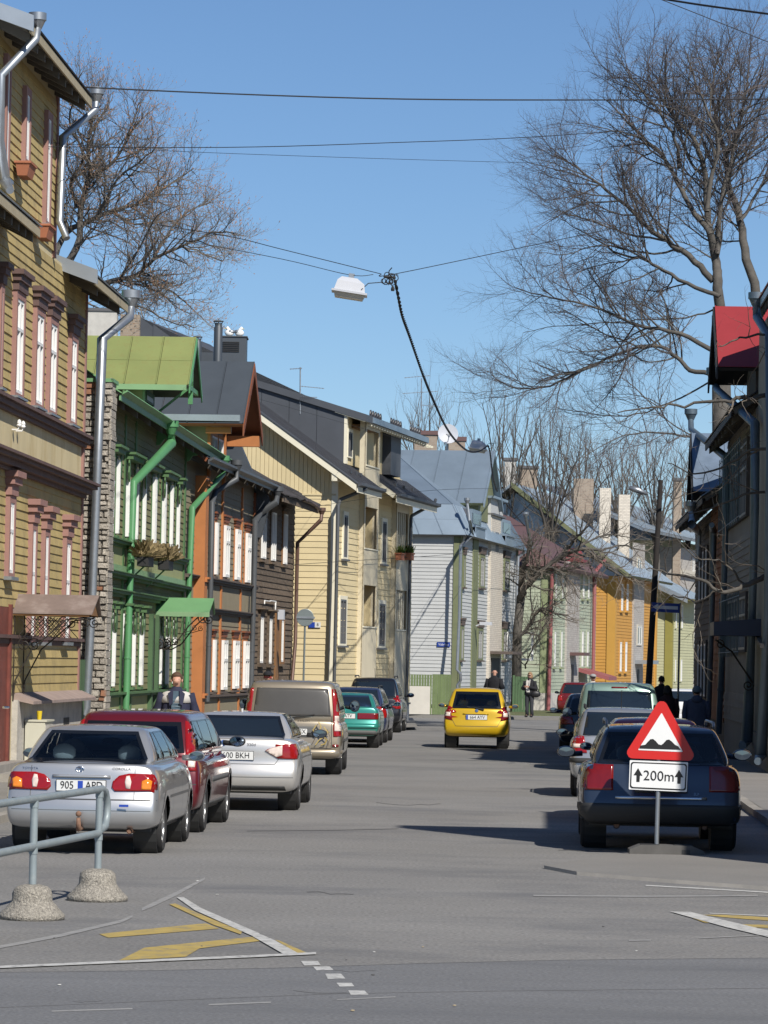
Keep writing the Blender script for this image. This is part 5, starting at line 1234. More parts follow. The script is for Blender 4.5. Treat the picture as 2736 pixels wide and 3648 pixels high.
def right_dormer(H, xr, yr, ye, n, m, wpan, half, rowname):
    u, zr = FR.uv(xr, yr, n); ze = FR.z(xr, ye, n); nb = -5
    q1 = [FR.p(u-half, nb, ze), FR.p(u-half, n, ze), FR.p(u, n, zr), FR.p(u, nb, zr)]
    slab('dormer_roof', q1, .08, 'black_tin', H); seam_roof(H, [p+Z*.012 for p in q1], wpan, m, rib=.03, name=rowname)
    q2 = [FR.p(u+half, n, ze), FR.p(u+half, nb, ze), FR.p(u, nb, zr), FR.p(u, n, zr)]
    slab('dormer_roof', q2, .08, 'black_tin', H)
    b = B(); FR.box(b, u-half+.3, u+half-.3, -5, .02, ze-1.6, ze+.02); FR.prism_n(b, [(u-half+.3, ze+.02), (u+half-.3, ze+.02), (u, zr-.25)], -5, .02); part('dormer_wall', b, 'right_dark', H)
    b = B()
    for s in (-1, 1): b.prism([FR.p(u+s*half, n, ze-.25), FR.p(u+s*half, n, ze+.01), FR.p(u, n, zr+.01), FR.p(u, n, zr-.25)], FR.N*.04)
    part('bargeboard', b, 'black_tin', H)
    return u, ze
right_dormer(R2, 2546, 1094, 1330, .85, 'red_tin', 6, 2.0, 'red_sheet')
eave_roof(R2, FR, uR2+.1, uR3, .55, zR2, -5.5, math.radians(33), m='black_tin', fm='black_tin', rafters=8)
# small navy canopy
u = FR.u(2600, 2250, .6); z = FR.z(2600, 2262, .6)
cn = part('canopy', B().prism([FR.p(u-.9, 0, z+.34), FR.p(u-.9, .98, z+.26), FR.p(u-.9, .98, z-.02), FR.p(u-.9, 0, z-.02)], FR.U*1.8), 'navy_tin', R2)
b = B(); b.tube([FR.p(u, .9, z-.1), FR.p(u, .55, z-.35), FR.p(u, .1, z-1.0)], .02, 5); b.tube(scroll(FR.p(u, .8, z-.2), .1, 1.5, FR.N, Z, 1, 16), .014, 4); b.tube(scroll(FR.p(u, .2, z-1.05), .12, 1.5, FR.N, Z, 3, 16), .014, 4); part('iron_bracket', b, 'iron', cn)
# dark brown house with blue tin dormer
R3 = house('dark_brown_house', 'dark brown board house with blue tin dormer and red-brown end boards', FR, uR3)
zR3 = 6.4
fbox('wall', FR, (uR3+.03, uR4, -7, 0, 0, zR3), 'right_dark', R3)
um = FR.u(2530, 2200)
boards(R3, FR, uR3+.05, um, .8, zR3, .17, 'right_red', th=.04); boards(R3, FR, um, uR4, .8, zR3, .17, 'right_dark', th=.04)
for k in range(3):
    ua = um+.6+k*2.0
    if ua+1.2 < uR4: window(R3, FR, ua, ua+1.2, 1.3, 2.9, case='right_dark', cw=.1, cd=.09); window(R3, FR, ua, ua+1.2, 4.0, 5.5, case='right_dark', cw=.1, cd=.09)
downpipe(R3, [pp(FR, 2536, 1870, .3), pp(FR, 2541, 1890, .16), pp(FR, 2536, 2200, .16), pp(FR, 2524, 2560, .16)], .07, 'blue_pipe', funnel=False)
right_dormer(R3, 2463, 1545, 1760, .8, 'blue_tin', 7, 1.7, 'blue_sheet')
eave_roof(R3, FR, uR3+.1, uR4+.5, .6, zR3, -5.5, math.radians(33), m='blue_tin', fm='black_tin', rafters=8)
downpipe(R3, [pp(FR, 2462, 1822, .75), pp(FR, 2464, 1868, .75), pp(FR, 2488, 1895, .2), pp(FR, 2486, 2000, .2)], .07, 'galv')
# ================================================================== pole, signs, wires
pb, pt_ = at(2302, 2480, 108), at(2354, 1710, 108); pb = Vector((pb.x, pb.y, 0))
wp = thing('utility_pole', 'dark leaning wooden utility pole beside the parked green van', 'utility pole', pb)
b = B(); b.tube([pb, (pb+pt_)/2, pt_], [.11, .095, .075], 10); part('pole', b, 'creosote', wp, autosm=40)
arm = at(2270, 1752, 108); a0 = pb+(pt_-pb)*.86
b = B(); b.tube([a0-Z*.3, a0+Vector((-.12, 0, .0)), a0+Vector((-.3, 0, .35)), arm+Vector((.25, 0, -.03))], .025, 6); la = part('lamp_arm', b, 'galv', wp)
b = B(); b.tube([arm+Vector((.3, 0, -.06)), arm+Vector((.02, 0, .05)), arm+Vector((-.25, 0, .12))], [.05, .10, .07], 10); part('lamp_head', b, 'galv', la, smooth=True)
b = B(); b.tube([pb+(pt_-pb)*.72+Vector((.12, -.1, 0)), pb+(pt_-pb)*.72+Vector((.25, -.1, .12)), pb+(pt_-pb)*.72+Vector((.12, -.1, .22))], .015, 5); part('pole_hook', b, 'iron', wp)
c = at(2370, 2164, 100); ow = thing('one_way_sign', 'blue one-way sign with a white arrow on a grey post', 'road sign', (c.x+.42, c.y, 0))
w, h = 100/(PF/100), 33/(PF/100); tl = .03
part('plate', B().box(c+Vector((-w/2, 0, -h/2+.01)), (w, 0, -.03), (0, .02, 0), (.012, 0, h)), 'sign_blue', ow)
b = B(); y = c.y-.006
ar = [(-.36, 0), (-.20, .08), (-.20, .035), (.36, .035), (.36, -.035), (-.20, -.035), (-.20, -.08)]
b.prism([(c.x+x*w/.8, y, c.z+zz*1.3-x*.03) for x, zz in ar], (0, .003, 0)); part('arrow', b, 'sign_white', ow)
b = B(); b.tube([(c.x+.40, c.y+.05, 0), (c.x+.42, c.y+.05, c.z+h/2)], .03, 8); part('post', b, 'sign_back', ow)
def wire(label, pts, r, m='cable', name='overhead_wire', twist=False):
    """pts: (x, y, depth) in photo pixels with the depth of the span"""
    P = [at(x, y, d) for x, y, d in pts]
    # smooth sampling
    out = []
    for i in range(len(P)-1):
        p0 = P[max(0, i-1)]; p1 = P[i]; p2 = P[i+1]; p3 = P[min(len(P)-1, i+2)]
        for k in range(6):
            t = k/6; out.append(.5*((2*p1)+(p2-p0)*t+(2*p0-5*p1+4*p2-p3)*t*t+(3*p1-p0-3*p2+p3)*t**3))
    out.append(P[-1])
    b = B()
    if twist:
        L = [0]
        for i in range(1, len(out)): L.append(L[-1]+(out[i]-out[i-1]).length)
        fine = []
        for i in range(len(out)-1):
            n = max(2, int((L[i+1]-L[i])/.06))
            for k in range(n): fine.append((out[i]+(out[i+1]-out[i])*(k/n), L[i]+(L[i+1]-L[i])*k/n))
        for s in range(2):
            b.tube([p+Vector((math.cos(l*9+s*math.pi), 0, math.sin(l*9+s*math.pi)))*r*.9 for p, l in fine], r, 5)
    else: b.tube(out, r, 5)
    return tag(part(name, b, m), label, 'cable', 'overhead wires across the street')
wire('thick black cable strung high across the street from the ochre bay', [(-60, 276, 60), (330, 312, 63), (1300, 350, 66), (2100, 356, 68), (2800, 352, 70)], .014)
wire('short green cable sagging onto the ochre bay corner', [(-20, 262, 61), (120, 285, 62), (330, 313, 63)], .006, 'cable_green')
wire('thin wire rising from the ochre house toward the crown of the right tree', [(-60, 521, 60), (800, 525, 66), (1400, 508, 70), (1960, 484, 73), (2800, 420, 78)], .008)
wire('thin wire sagging level into the crown of the right tree', [(-60, 485, 60), (500, 532, 66), (1200, 560, 74), (1900, 580, 80), (2400, 588, 86)], .005)
wire('pair of heavy tram cables crossing the upper corner of the sky', [(2250, -22, 45), (2500, 18, 44), (2800, 58, 43)], .014); wire('thin guy wire below the heavy corner cables', [(2330, -12, 46), (2600, 95, 46), (2800, 175, 46)], .006)
wire('faint wire crossing the ochre house below the attic windows', [(-40, 600, 62), (200, 670, 68), (500, 800, 74), (820, 842, 66)], .004)
wire('faint wire low over the cream house gable', [(1040, 1818, 106), (1500, 1750, 112), (1790, 1740, 140)], .006); wire('slack wire over the balconies of the cream house', [(1040, 2012, 106), (1250, 1998, 112), (1600, 1975, 130), (1900, 1940, 150)], .008)
wire('faint wire from the slate dormer across the charcoal roof', [(890, 1412, 94), (1200, 1500, 105), (1480, 1580, 120)], .004)
# span wires and hanging street lamps
dl = 63
wire('span wire holding the near street lamp, going to the chestnut side', [(560, 800, 66), (830, 845, 65), (1000, 887, 64), (1358, 976, dl)], .007); wire('lower span wire beside the near street lamp', [(600, 845, 66), (1000, 922, 64), (1244, 979, dl), (1330, 978, dl)], .006)
wire('span wire from the near street lamp to the right tree side', [(1358, 976, dl), (1407, 976, dl), (1900, 873, 66), (2050, 842, 67), (2780, 690, 70)], .007)
wire('twisted black cable swooping from the near to the middle street lamp', [(1408, 1000, dl), (1420, 1060, dl+1), (1434, 1126, 66), (1461, 1202, 70), (1510, 1343, 77), (1548, 1435, 85), (1586, 1516, 94), (1624, 1570, 103), (1667, 1606, 110), (1705, 1608, 114), (1738, 1587, 117)], .017, twist=True, name='twisted_cable')
wire('twisted black cable swooping from the middle to the far street lamp', [(1738, 1587, 117), (1746, 1610, 118), (1755, 1690, 124), (1766, 1735, 135), (1775, 1755, 150), (1840, 1840, 165), (1900, 1905, 180)], .017, twist=True, name='twisted_cable')
def street_lamp(label, x, y, d, wpx, tilt):
    c = at(x, y, d); s = wpx/(PF/d)/.62
    o = thing('hanging_street_lamp', label, 'street lamp', (c.x, c.y, c.z), group='street lamps on span wires')
    R = Matrix.Rotation(tilt, 3, 'Y')
    def T(p): return c+R @ (Vector(p)*s)
    b = B(); lo = [T(p) for p in ((-.27, -.2, -.05), (.27, -.2, -.05), (.27, .2, -.05), (-.27, .2, -.05))]; md = [T(p) for p in ((-.235, -.17, .12), (.235, -.17, .10), (.235, .17, .10), (-.235, .17, .12))]; hi = [T(p) for p in ((-.17, -.1, .19), (.10, -.1, .19), (.10, .1, .19), (-.17, .1, .19))]
    b.v += lo+md+hi
    for k in range(2):
        for i in range(4): j = (i+1) % 4; b.f.append([k*4+i, k*4+j, k*4+4+j, k*4+4+i])
    b.f += [[3, 2, 1, 0], [8, 9, 10, 11]]; part('housing', b, 'lamp_white', o)
    b = B(); b.box(T((-.31, -.23, -.085)), R @ Vector((.62*s, 0, 0)), Vector((0, .46*s, 0)), R @ Vector((0, 0, .035*s))); part('rim', b, 'lamp_white', o)
    b = B(); a_ = [T(p) for p in ((-.27, -.19, -.086), (.27, -.19, -.086), (.27, .19, -.086), (-.27, .19, -.086))]; b_ = [T(p) for p in ((-.24, -.15, -.17), (.24, -.15, -.17), (.24, .15, -.17), (-.24, .15, -.17))]; b.v += a_+b_; b.f += [[0, 1, 2, 3], [7, 6, 5, 4], [0, 4, 5, 1], [1, 5, 6, 2], [2, 6, 7, 3], [3, 7, 4, 0]]; part('lens', b, 'lamp_glass', o)
    b = B(); b.box(T((-.06, -.04, .19)), R @ Vector((.1*s, 0, 0)), Vector((0, .08*s, 0)), R @ Vector((0, 0, .08*s))); part('hanger', b, 'galv', o)
    b = B(); b.tube([T((.2, -.2, .0)), T((.3, -.1, .14)), T((.55, 0, .21))], .008*s, 5); part('supply_cable', b, 'cable', o)
    return o
street_lamp('white hanging street lamp tilted on the near span wire under open sky', 1247, 1030, 63, 128, math.radians(8)); street_lamp('white hanging street lamp over the zinc roof ridge', 1703, 1592, 117, 70, math.radians(8)); street_lamp('white hanging street lamp before the white stair head of the grey house', 1757, 1757, 150, 54, math.radians(5))
# tangle where the cables meet
cj = at(1390, 985, dl); b = B(); random.seed(5)
for k in range(9):
    p = cj+Vector((random.uniform(-.12, .1), 0, random.uniform(-.12, .03))); b.tube(scroll(p, random.uniform(.04, .08), 1.2, (1, 0, 0), Z, random.random()*6, 10, .3), .008, 4)
b.tube([cj+Vector((-.03, 0, .0)), cj+Vector((-.02, 0, .1)), cj+Vector((.03, 0, .16))], .010, 5); b.lathe(cj+Vector((.05, 0, -.26)), Z, [(.03, 0), (.035, .04), (.015, .09)], 8); b.tube([cj+Vector((.05, 0, -.2)), cj+Vector((-.02, 0, -.05))], .012, 4); b.tube([cj+Vector((-.12, 0, 0)), cj+Vector((.1, 0, -.02))], .02, 5)
tag(part('cable_joint', b, 'cable'), 'tangle of black cable loops where the span wires meet', 'cable joint')
def antenna(label, base, mastpx, d, bars):
    x, y0, y1 = mastpx; p0 = at(x, y0, d); p1 = at(x, y1, d); o = thing('tv_antenna', label, 'antenna', p0)
    b = B(); b.tube([p0-Z*.5, p1], .022, 5); part('mast', b, 'galv', o)
    for (xa, ya, xb, yb) in bars:
        a, c = at(xa, ya, d), at(xb, yb, d); b = B(); b.tube([a, c], .014, 4)
        for k in range(8):
            q = a+(c-a)*(k+.5)/8; b.tube([q-Vector((0, .25, 0)), q+Vector((0, .25, 0))], .007, 3)
        part('boom', b, 'galv', o)
antenna('tv antenna with two arms on the charcoal roof of the cream house', None, (1070, 1420, 1308), 114, [(1032, 1315, 1076, 1312), (1072, 1376, 1155, 1384), (1070, 1414, 1130, 1416)])
antenna('tall tv antenna with long booms behind the dormer of the cream house', None, (1502, 1450, 1348), 128, [(1440, 1346, 1532, 1338), (1434, 1402, 1560, 1394), (1502, 1443, 1570, 1450)])
# ================================================================== bare trees
class Tree:
    def __init__(s, seed): s.R = random.Random(seed); s.wood = B(); s.twig = B(); s.buds = []
    def stick(s, b, pts, r0, r1, n):
        k = len(b.v); m = len(pts)
        for i, p in enumerate(pts):
            t = pts[min(i+1, m-1)]-pts[max(i-1, 0)]
            if t.length < 1e-6: t = Vector((0, 0, 1))
            t = t.normalized(); u = t.cross(Vector((.31, .93, .17))).normalized(); w = t.cross(u); r = r0+(r1-r0)*i/(m-1)
            for q in range(n):
                a = 2*math.pi*q/n; b.v.append(p+(u*math.cos(a)+w*math.sin(a))*r)
        for i in range(m-1):
            for q in range(n):
                a = k+i*n+q; c = k+i*n+(q+1) % n; b.f.append((a, c, c+n, a+n))
    def branch(s, p, d, L, r, lev, cfg):
        R = s.R; seg = cfg['seg'][lev]; pts = [p]; d = d.normalized(); step = L/seg
        for i in range(seg):
            d = (d+Vector((R.gauss(0, 1), R.gauss(0, 1), R.gauss(0, 1)))*cfg['wander'][lev]+Vector((0, 0, cfg['up'][lev]))).normalized()
            pts.append(pts[-1]+d*step)
        s.emit(pts, r, r*.45, lev, cfg, L)
    def emit(s, pts, r0, r1, lev, cfg, L):
        R = s.R; last = lev >= cfg['levels']
        s.stick(s.wood if r0 > .022 else s.twig, pts, r0, r1, 7 if r0 > .06 else (5 if r0 > .022 else 3))
        if last:
            if cfg.get('buds') and R.random() < cfg['buds']: s.buds.append((pts[-1], (pts[-1]-pts[-2]).normalized()))
            return
        n = max(1, int(L*cfg['dens'][lev]*R.uniform(.8, 1.2))); m = len(pts)-1
        for k in range(n):
            t = cfg['t0'][lev]+(1-cfg['t0'][lev])*(k+R.random())/n; t = min(t, .999); i = int(t*m); f = t*m-i
            p = pts[i]+(pts[i+1]-pts[i])*f; tan = (pts[i+1]-pts[i]).normalized()
            ax = tan.orthogonal().normalized(); ax = Matrix.Rotation(R.uniform(0, 6.283), 3, tan) @ ax
            ang = math.radians(R.uniform(*cfg['ang'][lev])); d = Matrix.Rotation(ang, 3, ax) @ tan
            cl = R.uniform(*cfg['len'][lev])*(1-.45*t if lev == 0 else 1-.3*t)
            rr = min((r0+(r1-r0)*t)*.62, cfg['rad'][lev])
            s.branch(p, d, cl, rr, lev+1, cfg)
        # leader twig
        if lev > 0: s.branch(pts[-1], pts[-1]-pts[-2], R.uniform(*cfg['len'][lev])*.7, r1, lev+1, cfg)
def tree(name, label, limbs, cfg, seed, base, group=None, bark='bark', twig='twig', trunk=None, spread=1.2):
    T = Tree(seed); R = T.R; root = thing(name, label, 'tree', base, group=group)
    tb = B()
    if trunk:
        pts, r = trunk; tb.tube(pts, r, 10); part('trunk', tb, bark, root, smooth=True)
    for lb in limbs:
        px, d, r0, r1 = lb[:4]; off = R.uniform(-spread, spread)
        pts = []
        m = len(px)
        for i, (x, y) in enumerate(px):
            pts.append(at(x, y, d+off*(i/(m-1))*2.2+R.gauss(0, .15)))
        # resample smooth
        out = []
        for i in range(m-1):
            p0 = pts[max(0, i-1)]; p1 = pts[i]; p2 = pts[i+1]; p3 = pts[min(m-1, i+2)]
            for k in range(4):
                t = k/4; out.append(.5*((2*p1)+(p2-p0)*t+(2*p0-5*p1+4*p2-p3)*t*t+(3*p1-p0-3*p2+p3)*t**3)+Vector((R.gauss(0, .02), R.gauss(0, .02), R.gauss(0, .02))))
        out.append(pts[-1]); L = sum((out[i+1]-out[i]).length for i in range(len(out)-1))
        T.emit(out, r0*cfg.get('rs', 1), r1*cfg.get('rs', 1), 0, cfg, L)
    part('limbs', T.wood, bark, root, smooth=True)
    o = part('crown', T.twig, twig, root); o['kind'] = 'stuff'
    if T.buds:
        b = B()
        for p, d in T.buds:
            u = d.orthogonal().normalized()*.5; w = d.cross(u); s = R.uniform(.035, .065); k = len(b.v)
            b.v += [p-d*s*.3, p+u*s*.55+d*s*.5, p+w*s*.55+d*s*.5, p-u*s*.55+d*s*.5, p-w*s*.55+d*s*.5, p+d*s*1.7]
            b.f += [(k, k+2, k+1), (k, k+3, k+2), (k, k+4, k+3), (k, k+1, k+4), (k+5, k+1, k+2), (k+5, k+2, k+3), (k+5, k+3, k+4), (k+5, k+4, k+1)]
        o = part('buds', b, 'bud', root); o['kind'] = 'stuff'
    return root
cfgL = dict(levels=3, seg=[6, 5, 4, 3], wander=[.10, .16, .22, .25], up=[.02, .05, .05, .03], dens=[3.7, 6.2, 8.2], t0=[.2, .2, .2], ang=[(25, 60), (25, 60), (25, 65)], len=[(1.5, 3.6), (.6, 1.3), (.2, .5)], rad=[.030, .012, .0068], rs=.66)
b8 = lambda *p: [(1700+x/1.6014, y/1.6014) for x, y in p]
dT = 108
L_right = [
    (b8((1385, 1800), (1370, 1600), (1365, 1500), (1330, 1330), (1310, 1200), (1300, 1000), (1250, 820), (1150, 700), (1050, 560), (980, 430)), dT, .26, .03),
    (b8((1600, 1740), (1540, 1480), (1500, 1260), (1430, 1050), (1420, 900), (1370, 700), (1340, 500), (1380, 280)), dT+1, .24, .03),
    (b8((1340, 1600), (1240, 1490), (1080, 1370), (970, 1300), (850, 1170), (700, 1060), (560, 950), (450, 880)), dT, .17, .02),
    (b8((1330, 1330), (1220, 1180), (1120, 990), (1050, 880), (960, 800), (820, 660), (720, 560)), dT, .14, .02), (b8((1150, 960), (1130, 800), (1040, 640), (940, 520), (860, 420), (800, 330)), dT, .09, .015),
    (b8((1310, 1200), (1340, 1000), (1380, 800), (1300, 600), (1230, 420), (1180, 260)), dT-1, .12, .015), (b8((1370, 1450), (1400, 1100), (1480, 800), (1540, 500), (1560, 250)), dT, .13, .015),
    (b8((1378, 1690), (1240, 1640), (1060, 1540), (950, 1480), (820, 1450), (640, 1340), (480, 1250)), dT-1, .11, .015), (b8((1100, 1380), (850, 1330), (650, 1260), (470, 1200), (360, 1160)), dT, .06, .012), (b8((1160, 1430), (950, 1440), (700, 1400), (500, 1450), (340, 1440)), dT+1, .06, .012),
    (b8((1350, 2000), (1150, 1900), (930, 1860), (700, 1760), (420, 1700), (220, 1640)), dT-1, .12, .015), (b8((1378, 1760), (1290, 1790), (1150, 1815), (900, 1830), (650, 1850), (400, 1870), (260, 1900)), dT, .05, .012),
    ([(2560, 1330), (2457, 1318), (2413, 1275), (2330, 1231), (2200, 1262), (2050, 1330), (1930, 1380), (1800, 1370), (1745, 1310)], dT, .12, .015),
    ([(2560, 1340), (2380, 1440), (2230, 1480), (2080, 1470), (1980, 1450)], dT+1, .05, .012), ([(2600, 1535), (2475, 1553), (2330, 1539), (2200, 1560), (2080, 1630)], dT-2, .07, .012),
    (b8((1420, 900), (1500, 700), (1600, 500), (1640, 330)), dT+1, .09, .015), (b8((1500, 1260), (1600, 1100), (1680, 900), (1740, 700)), dT+1, .09, .015), (b8((1300, 1000), (1200, 900), (1150, 700), (1120, 480), (1100, 300)), dT+1, .08, .012),
    (b8((960, 800), (860, 760), (700, 730), (560, 690)), dT, .045, .01), (b8((700, 1060), (560, 1040), (440, 1020), (370, 980)), dT, .04, .01), (b8((1330, 700), (1450, 480), (1480, 280)), dT+1, .05, .01)]
bs = at(2580, 2400, dT); tree('bare_linden_tree', 'tall bare tree with fine reddish twigs rising behind the red tin dormer', L_right, cfgL, 5, (bs.x, bs.y, 0), trunk=([(bs.x, bs.y, 0), at(2575, 1700, dT), at(2566, 1124, dT)], [.42, .33, .27]))
# nearer tree standing outside the frame, low twigs hanging before the shaded houses
cfgN = dict(levels=3, seg=[6, 5, 4, 3], wander=[.12, .2, .25, .25], up=[.02, .02, .06, .05], dens=[1.6, 3.2, 3.5], t0=[.12, .15, .15], ang=[(30, 70), (30, 65), (30, 65)], len=[(.7, 1.7), (.35, .8), (.15, .35)], rad=[.022, .010, .006])
dN = 70
L_near = [([(2900, 1990), (2736, 2049), (2650, 2085), (2575, 2109), (2505, 2069), (2379, 2038), (2303, 2028)], dN, .07, .012), ([(2900, 1380), (2735, 1405), (2637, 1419), (2583, 1427), (2438, 1441), (2330, 1448), (2200, 1470)], dN, .06, .012), ([(2850, 1180), (2700, 1190), (2620, 1210), (2560, 1235)], dN, .035, .01),
          ([(2850, 1620), (2700, 1600), (2600, 1650), (2480, 1690), (2380, 1650)], dN, .04, .01), ([(2850, 1780), (2680, 1760), (2560, 1800), (2450, 1830)], dN+1, .035, .01), ([(2560, 2100), (2480, 2140), (2400, 2120), (2330, 2190)], dN, .025, .008), ([(2650, 2085), (2560, 2000), (2480, 1990), (2400, 1900)], dN, .025, .008)]
bn = at(2960, 2400, dN); tree('bare_kerbside_tree', 'thin bare branches reaching in before the shaded right-hand houses', L_near, cfgN, 8, (bn.x, bn.y, 0), twig='twig_pale', trunk=([(bn.x, bn.y, 0), at(2960, 1700, dN), at(2900, 1300, dN)], [.25, .2, .12]), spread=.8)
# chestnut with opening buds behind the ochre house
cfgC = dict(levels=3, seg=[6, 5, 4, 3], wander=[.10, .2, .26, .22], up=[.02, .02, .12, .20], dens=[5.6, 7.0, 5.6], t0=[.15, .2, .25], ang=[(30, 70), (30, 65), (30, 60)], len=[(1.0, 2.3), (.5, 1.1), (.2, .45)], rad=[.034, .016, .010], buds=.5, rs=.72)
dC = 122
L_ch = [([(170, 1000), (274, 886), (287, 738), (316, 633), (314, 506), (333, 422), (330, 330)], dC, .2, .03), ([(190, 930), (240, 827), (337, 780), (401, 751), (506, 717), (612, 654), (690, 600)], dC, .16, .025), ([(200, 1010), (330, 1020), (426, 997), (489, 980), (548, 925), (640, 880), (760, 830), (840, 830)], dC, .17, .025),
        ([(270, 740), (255, 640), (300, 560), (250, 450), (260, 350), (290, 260)], dC+1, .10, .02), ([(316, 633), (400, 580), (450, 500), (480, 420), (500, 350)], dC, .09, .02), ([(337, 780), (420, 640), (520, 560), (580, 480)], dC-1, .08, .018), ([(489, 980), (560, 1010), (640, 1060), (720, 1130)], dC, .08, .018),
        ([(330, 1020), (420, 1060), (520, 1100), (620, 1150), (700, 1165)], dC-1, .07, .018), ([(548, 925), (620, 800), (700, 740), (760, 720)], dC+1, .07, .018), ([(250, 1050), (350, 1100), (420, 1150), (480, 1160)], dC, .05, .015), ([(640, 880), (720, 900), (790, 930), (800, 880)], dC, .05, .015), ([(240, 827), (210, 700), (230, 560)], dC, .08, .02), ([(401, 751), (480, 800), (600, 790), (700, 810)], dC+1, .06, .015), ([(426, 997), (500, 880), (560, 770), (640, 730)], dC-1, .06, .015)]
bc = at(120, 2350, dC); tree('chestnut_tree', 'bare chestnut with opening brown buds behind the ochre house', L_ch, cfgC, 12, (bc.x, bc.y, 0), twig='twig_pale', trunk=([(bc.x, bc.y, 0), at(140, 1500, dC), at(170, 1000, dC)], [.4, .32, .24]), spread=1.4)
# leaning tree by the gate of the grey house
cfgM = dict(levels=3, seg=[6, 5, 4, 3], wander=[.12, .2, .25, .25], up=[.0, .03, .05, .05], dens=[3.8, 5.4, 5.0], t0=[.15, .2, .2], ang=[(30, 70), (30, 65), (30, 65)], len=[(.9, 2.4), (.5, 1.1), (.2, .45)], rad=[.04, .016, .010])
m_ = lambda *p: [(1600+x/3.4025, 1950+y/3.4025) for x, y in p]
dM = 152
L_m = [(m_((860, 640), (900, 520), (1030, 380), (1150, 260), (1361, 120), (1600, 20), (1850, 40)), dM, .17, .05), (m_((870, 600), (885, 420), (910, 250), (950, 100), (980, -100)), dM, .16, .04), (m_((835, 1220), (850, 1090), (960, 960), (1060, 800), (1130, 740), (1280, 790), (1450, 830)), dM, .11, .03), (m_((960, 450), (1180, 250), (1300, 270), (1400, 350), (1500, 470), (1580, 620)), dM-1, .07, .02), (m_((1361, 120), (1500, -60), (1620, -200), (1750, -330)), dM, .09, .02), (m_((1600, 20), (1800, 160), (2050, 330), (2250, 370)), dM, .07, .02), (m_((1500, 60), (1700, -80), (1950, -150), (2200, -120)), dM+1, .06, .02), (m_((1850, 40), (2100, -20), (2350, 40), (2500, 90)), dM, .05, .015), (m_((930, 1480), (930, 1400), (1000, 1250), (1100, 1060), (1180, 900)), dM-1, .04, .015)]
bm = at(1838, 2545, dM); tree('leaning_tree', 'thick dark leaning tree between the grey house and the mint house', L_m, cfgM, 21, (bm.x, bm.y, 0), twig='twig_pale', trunk=([(bm.x, bm.y, 0), at(1843, 2250, dM), at(1856, 2126, dM)], [.24, .20, .18]))
# trees standing behind the houses of the bend
cfgB = dict(levels=2, seg=[6, 5, 4], wander=[.10, .13, .15], up=[.02, .16, .20], dens=[1.9, 3.0], t0=[.12, .12], ang=[(20, 50), (20, 45)], len=[(1.6, 3.6), (.6, 1.6)], rad=[.028, .014])
random.seed(9)
def back_tree(label, x, top, d, w, seed):
    limbs = []
    R = random.Random(seed)
    n = 7
    for k in range(n):
        s = (k-(n-1)/2)/((n-1)/2); xe = x+s*w; ye = top+abs(s)**1.5*110+R.uniform(-15, 45)
        limbs.append(([(x+R.uniform(-8, 8), 2000), (x+s*w*.22, 1850), (x+s*w*.6+R.uniform(-12, 12), (1800+ye)/2), (xe, ye)], d, .075, .015))
    bb = at(x, 2360, d); tree('background_tree', label, limbs, cfgB, seed, (bb.x, bb.y, 0), 'bare trees behind the houses', twig='twig_pale', trunk=([(bb.x, bb.y, 0), at(x, 1990, d)], [.25, .18]), spread=2)
for lab, x, t_, d, w, sd in (('bare tree with upright shoots behind the satellite dish', 1530, 1425, 176, 110, 1), ('bare tree with upright shoots behind the hanging lamp and zinc ridge', 1800, 1385, 180, 125, 2), ('bare tree above the pale brick chimneys behind the leaning tree', 1960, 1470, 178, 110, 3),
                             ('bare tree behind the maroon roof of the mint house', 2070, 1540, 200, 110, 4), ('bare tree behind the white chimneys of the amber house', 2210, 1560, 205, 120, 6), ('bare tree behind the top of the leaning pole', 2340, 1560, 210, 110, 7), ('bare tree over the beige block by the blue tin dormer', 2450, 1620, 225, 100, 10)):
    back_tree(lab, x, t_, d, w, sd)
# chimneys half hidden by those trees
for x0, x1, yt, yb, d, lab, m_2 in ((1797, 1838, 1640, 1730, 196, 'pale brick chimney behind the gable of the grey house', 'chimney_white'), (1852, 1914, 1668, 1740, 197, 'broad tan brick chimney behind the leaning tree', 'chimney_brick'), (2400, 2428, 1712, 1800, 214, 'tan brick chimney beside the blue tin dormer', 'chimney_brick')):
    c = at((x0+x1)/2, yb, d); w = (x1-x0)/(PF/d); h = at(x0, yt, d).z-c.z; ch = thing('chimney', lab, 'chimney', (c.x, c.y, 0)); part('stack', B().bx(c.x-w/2, c.x+w/2, c.y, c.y+.9, 0, c.z+h), m_2, ch); part('cap', B().bx(c.x-w/2-.08, c.x+w/2+.08, c.y-.08, c.y+.98, c.z+h, c.z+h+.15), 'dark_frame', ch)
# ================================================================== vehicles
def subsurf(b, lev, crease=None):
    me = bpy.data.meshes.new('tmp'); me.from_pydata([tuple(v) for v in b.v], [], b.f); me.update()
    ob = bpy.data.objects.new('tmp', me); C.objects.link(ob)
    if crease:
        at_ = me.attributes.new('crease_edge', 'FLOAT', 'EDGE')
        for e in me.edges: at_.data[e.index].value = crease.get((min(e.vertices), max(e.vertices)), 0)
    md = ob.modifiers.new('s', 'SUBSURF'); md.levels = lev; md.render_levels = lev
    bpy.context.view_layer.update()
    ev = bpy.data.meshes.new_from_object(ob.evaluated_get(bpy.context.evaluated_depsgraph_get()))
    o = B(); o.v = [v.co.copy() for v in ev.vertices]; o.f = [list(p.vertices) for p in ev.polygons]
    bpy.data.objects.remove(ob); bpy.data.meshes.remove(me); bpy.data.meshes.remove(ev)
    return o
COLS = [-1, -.62, 0, .62, 1]
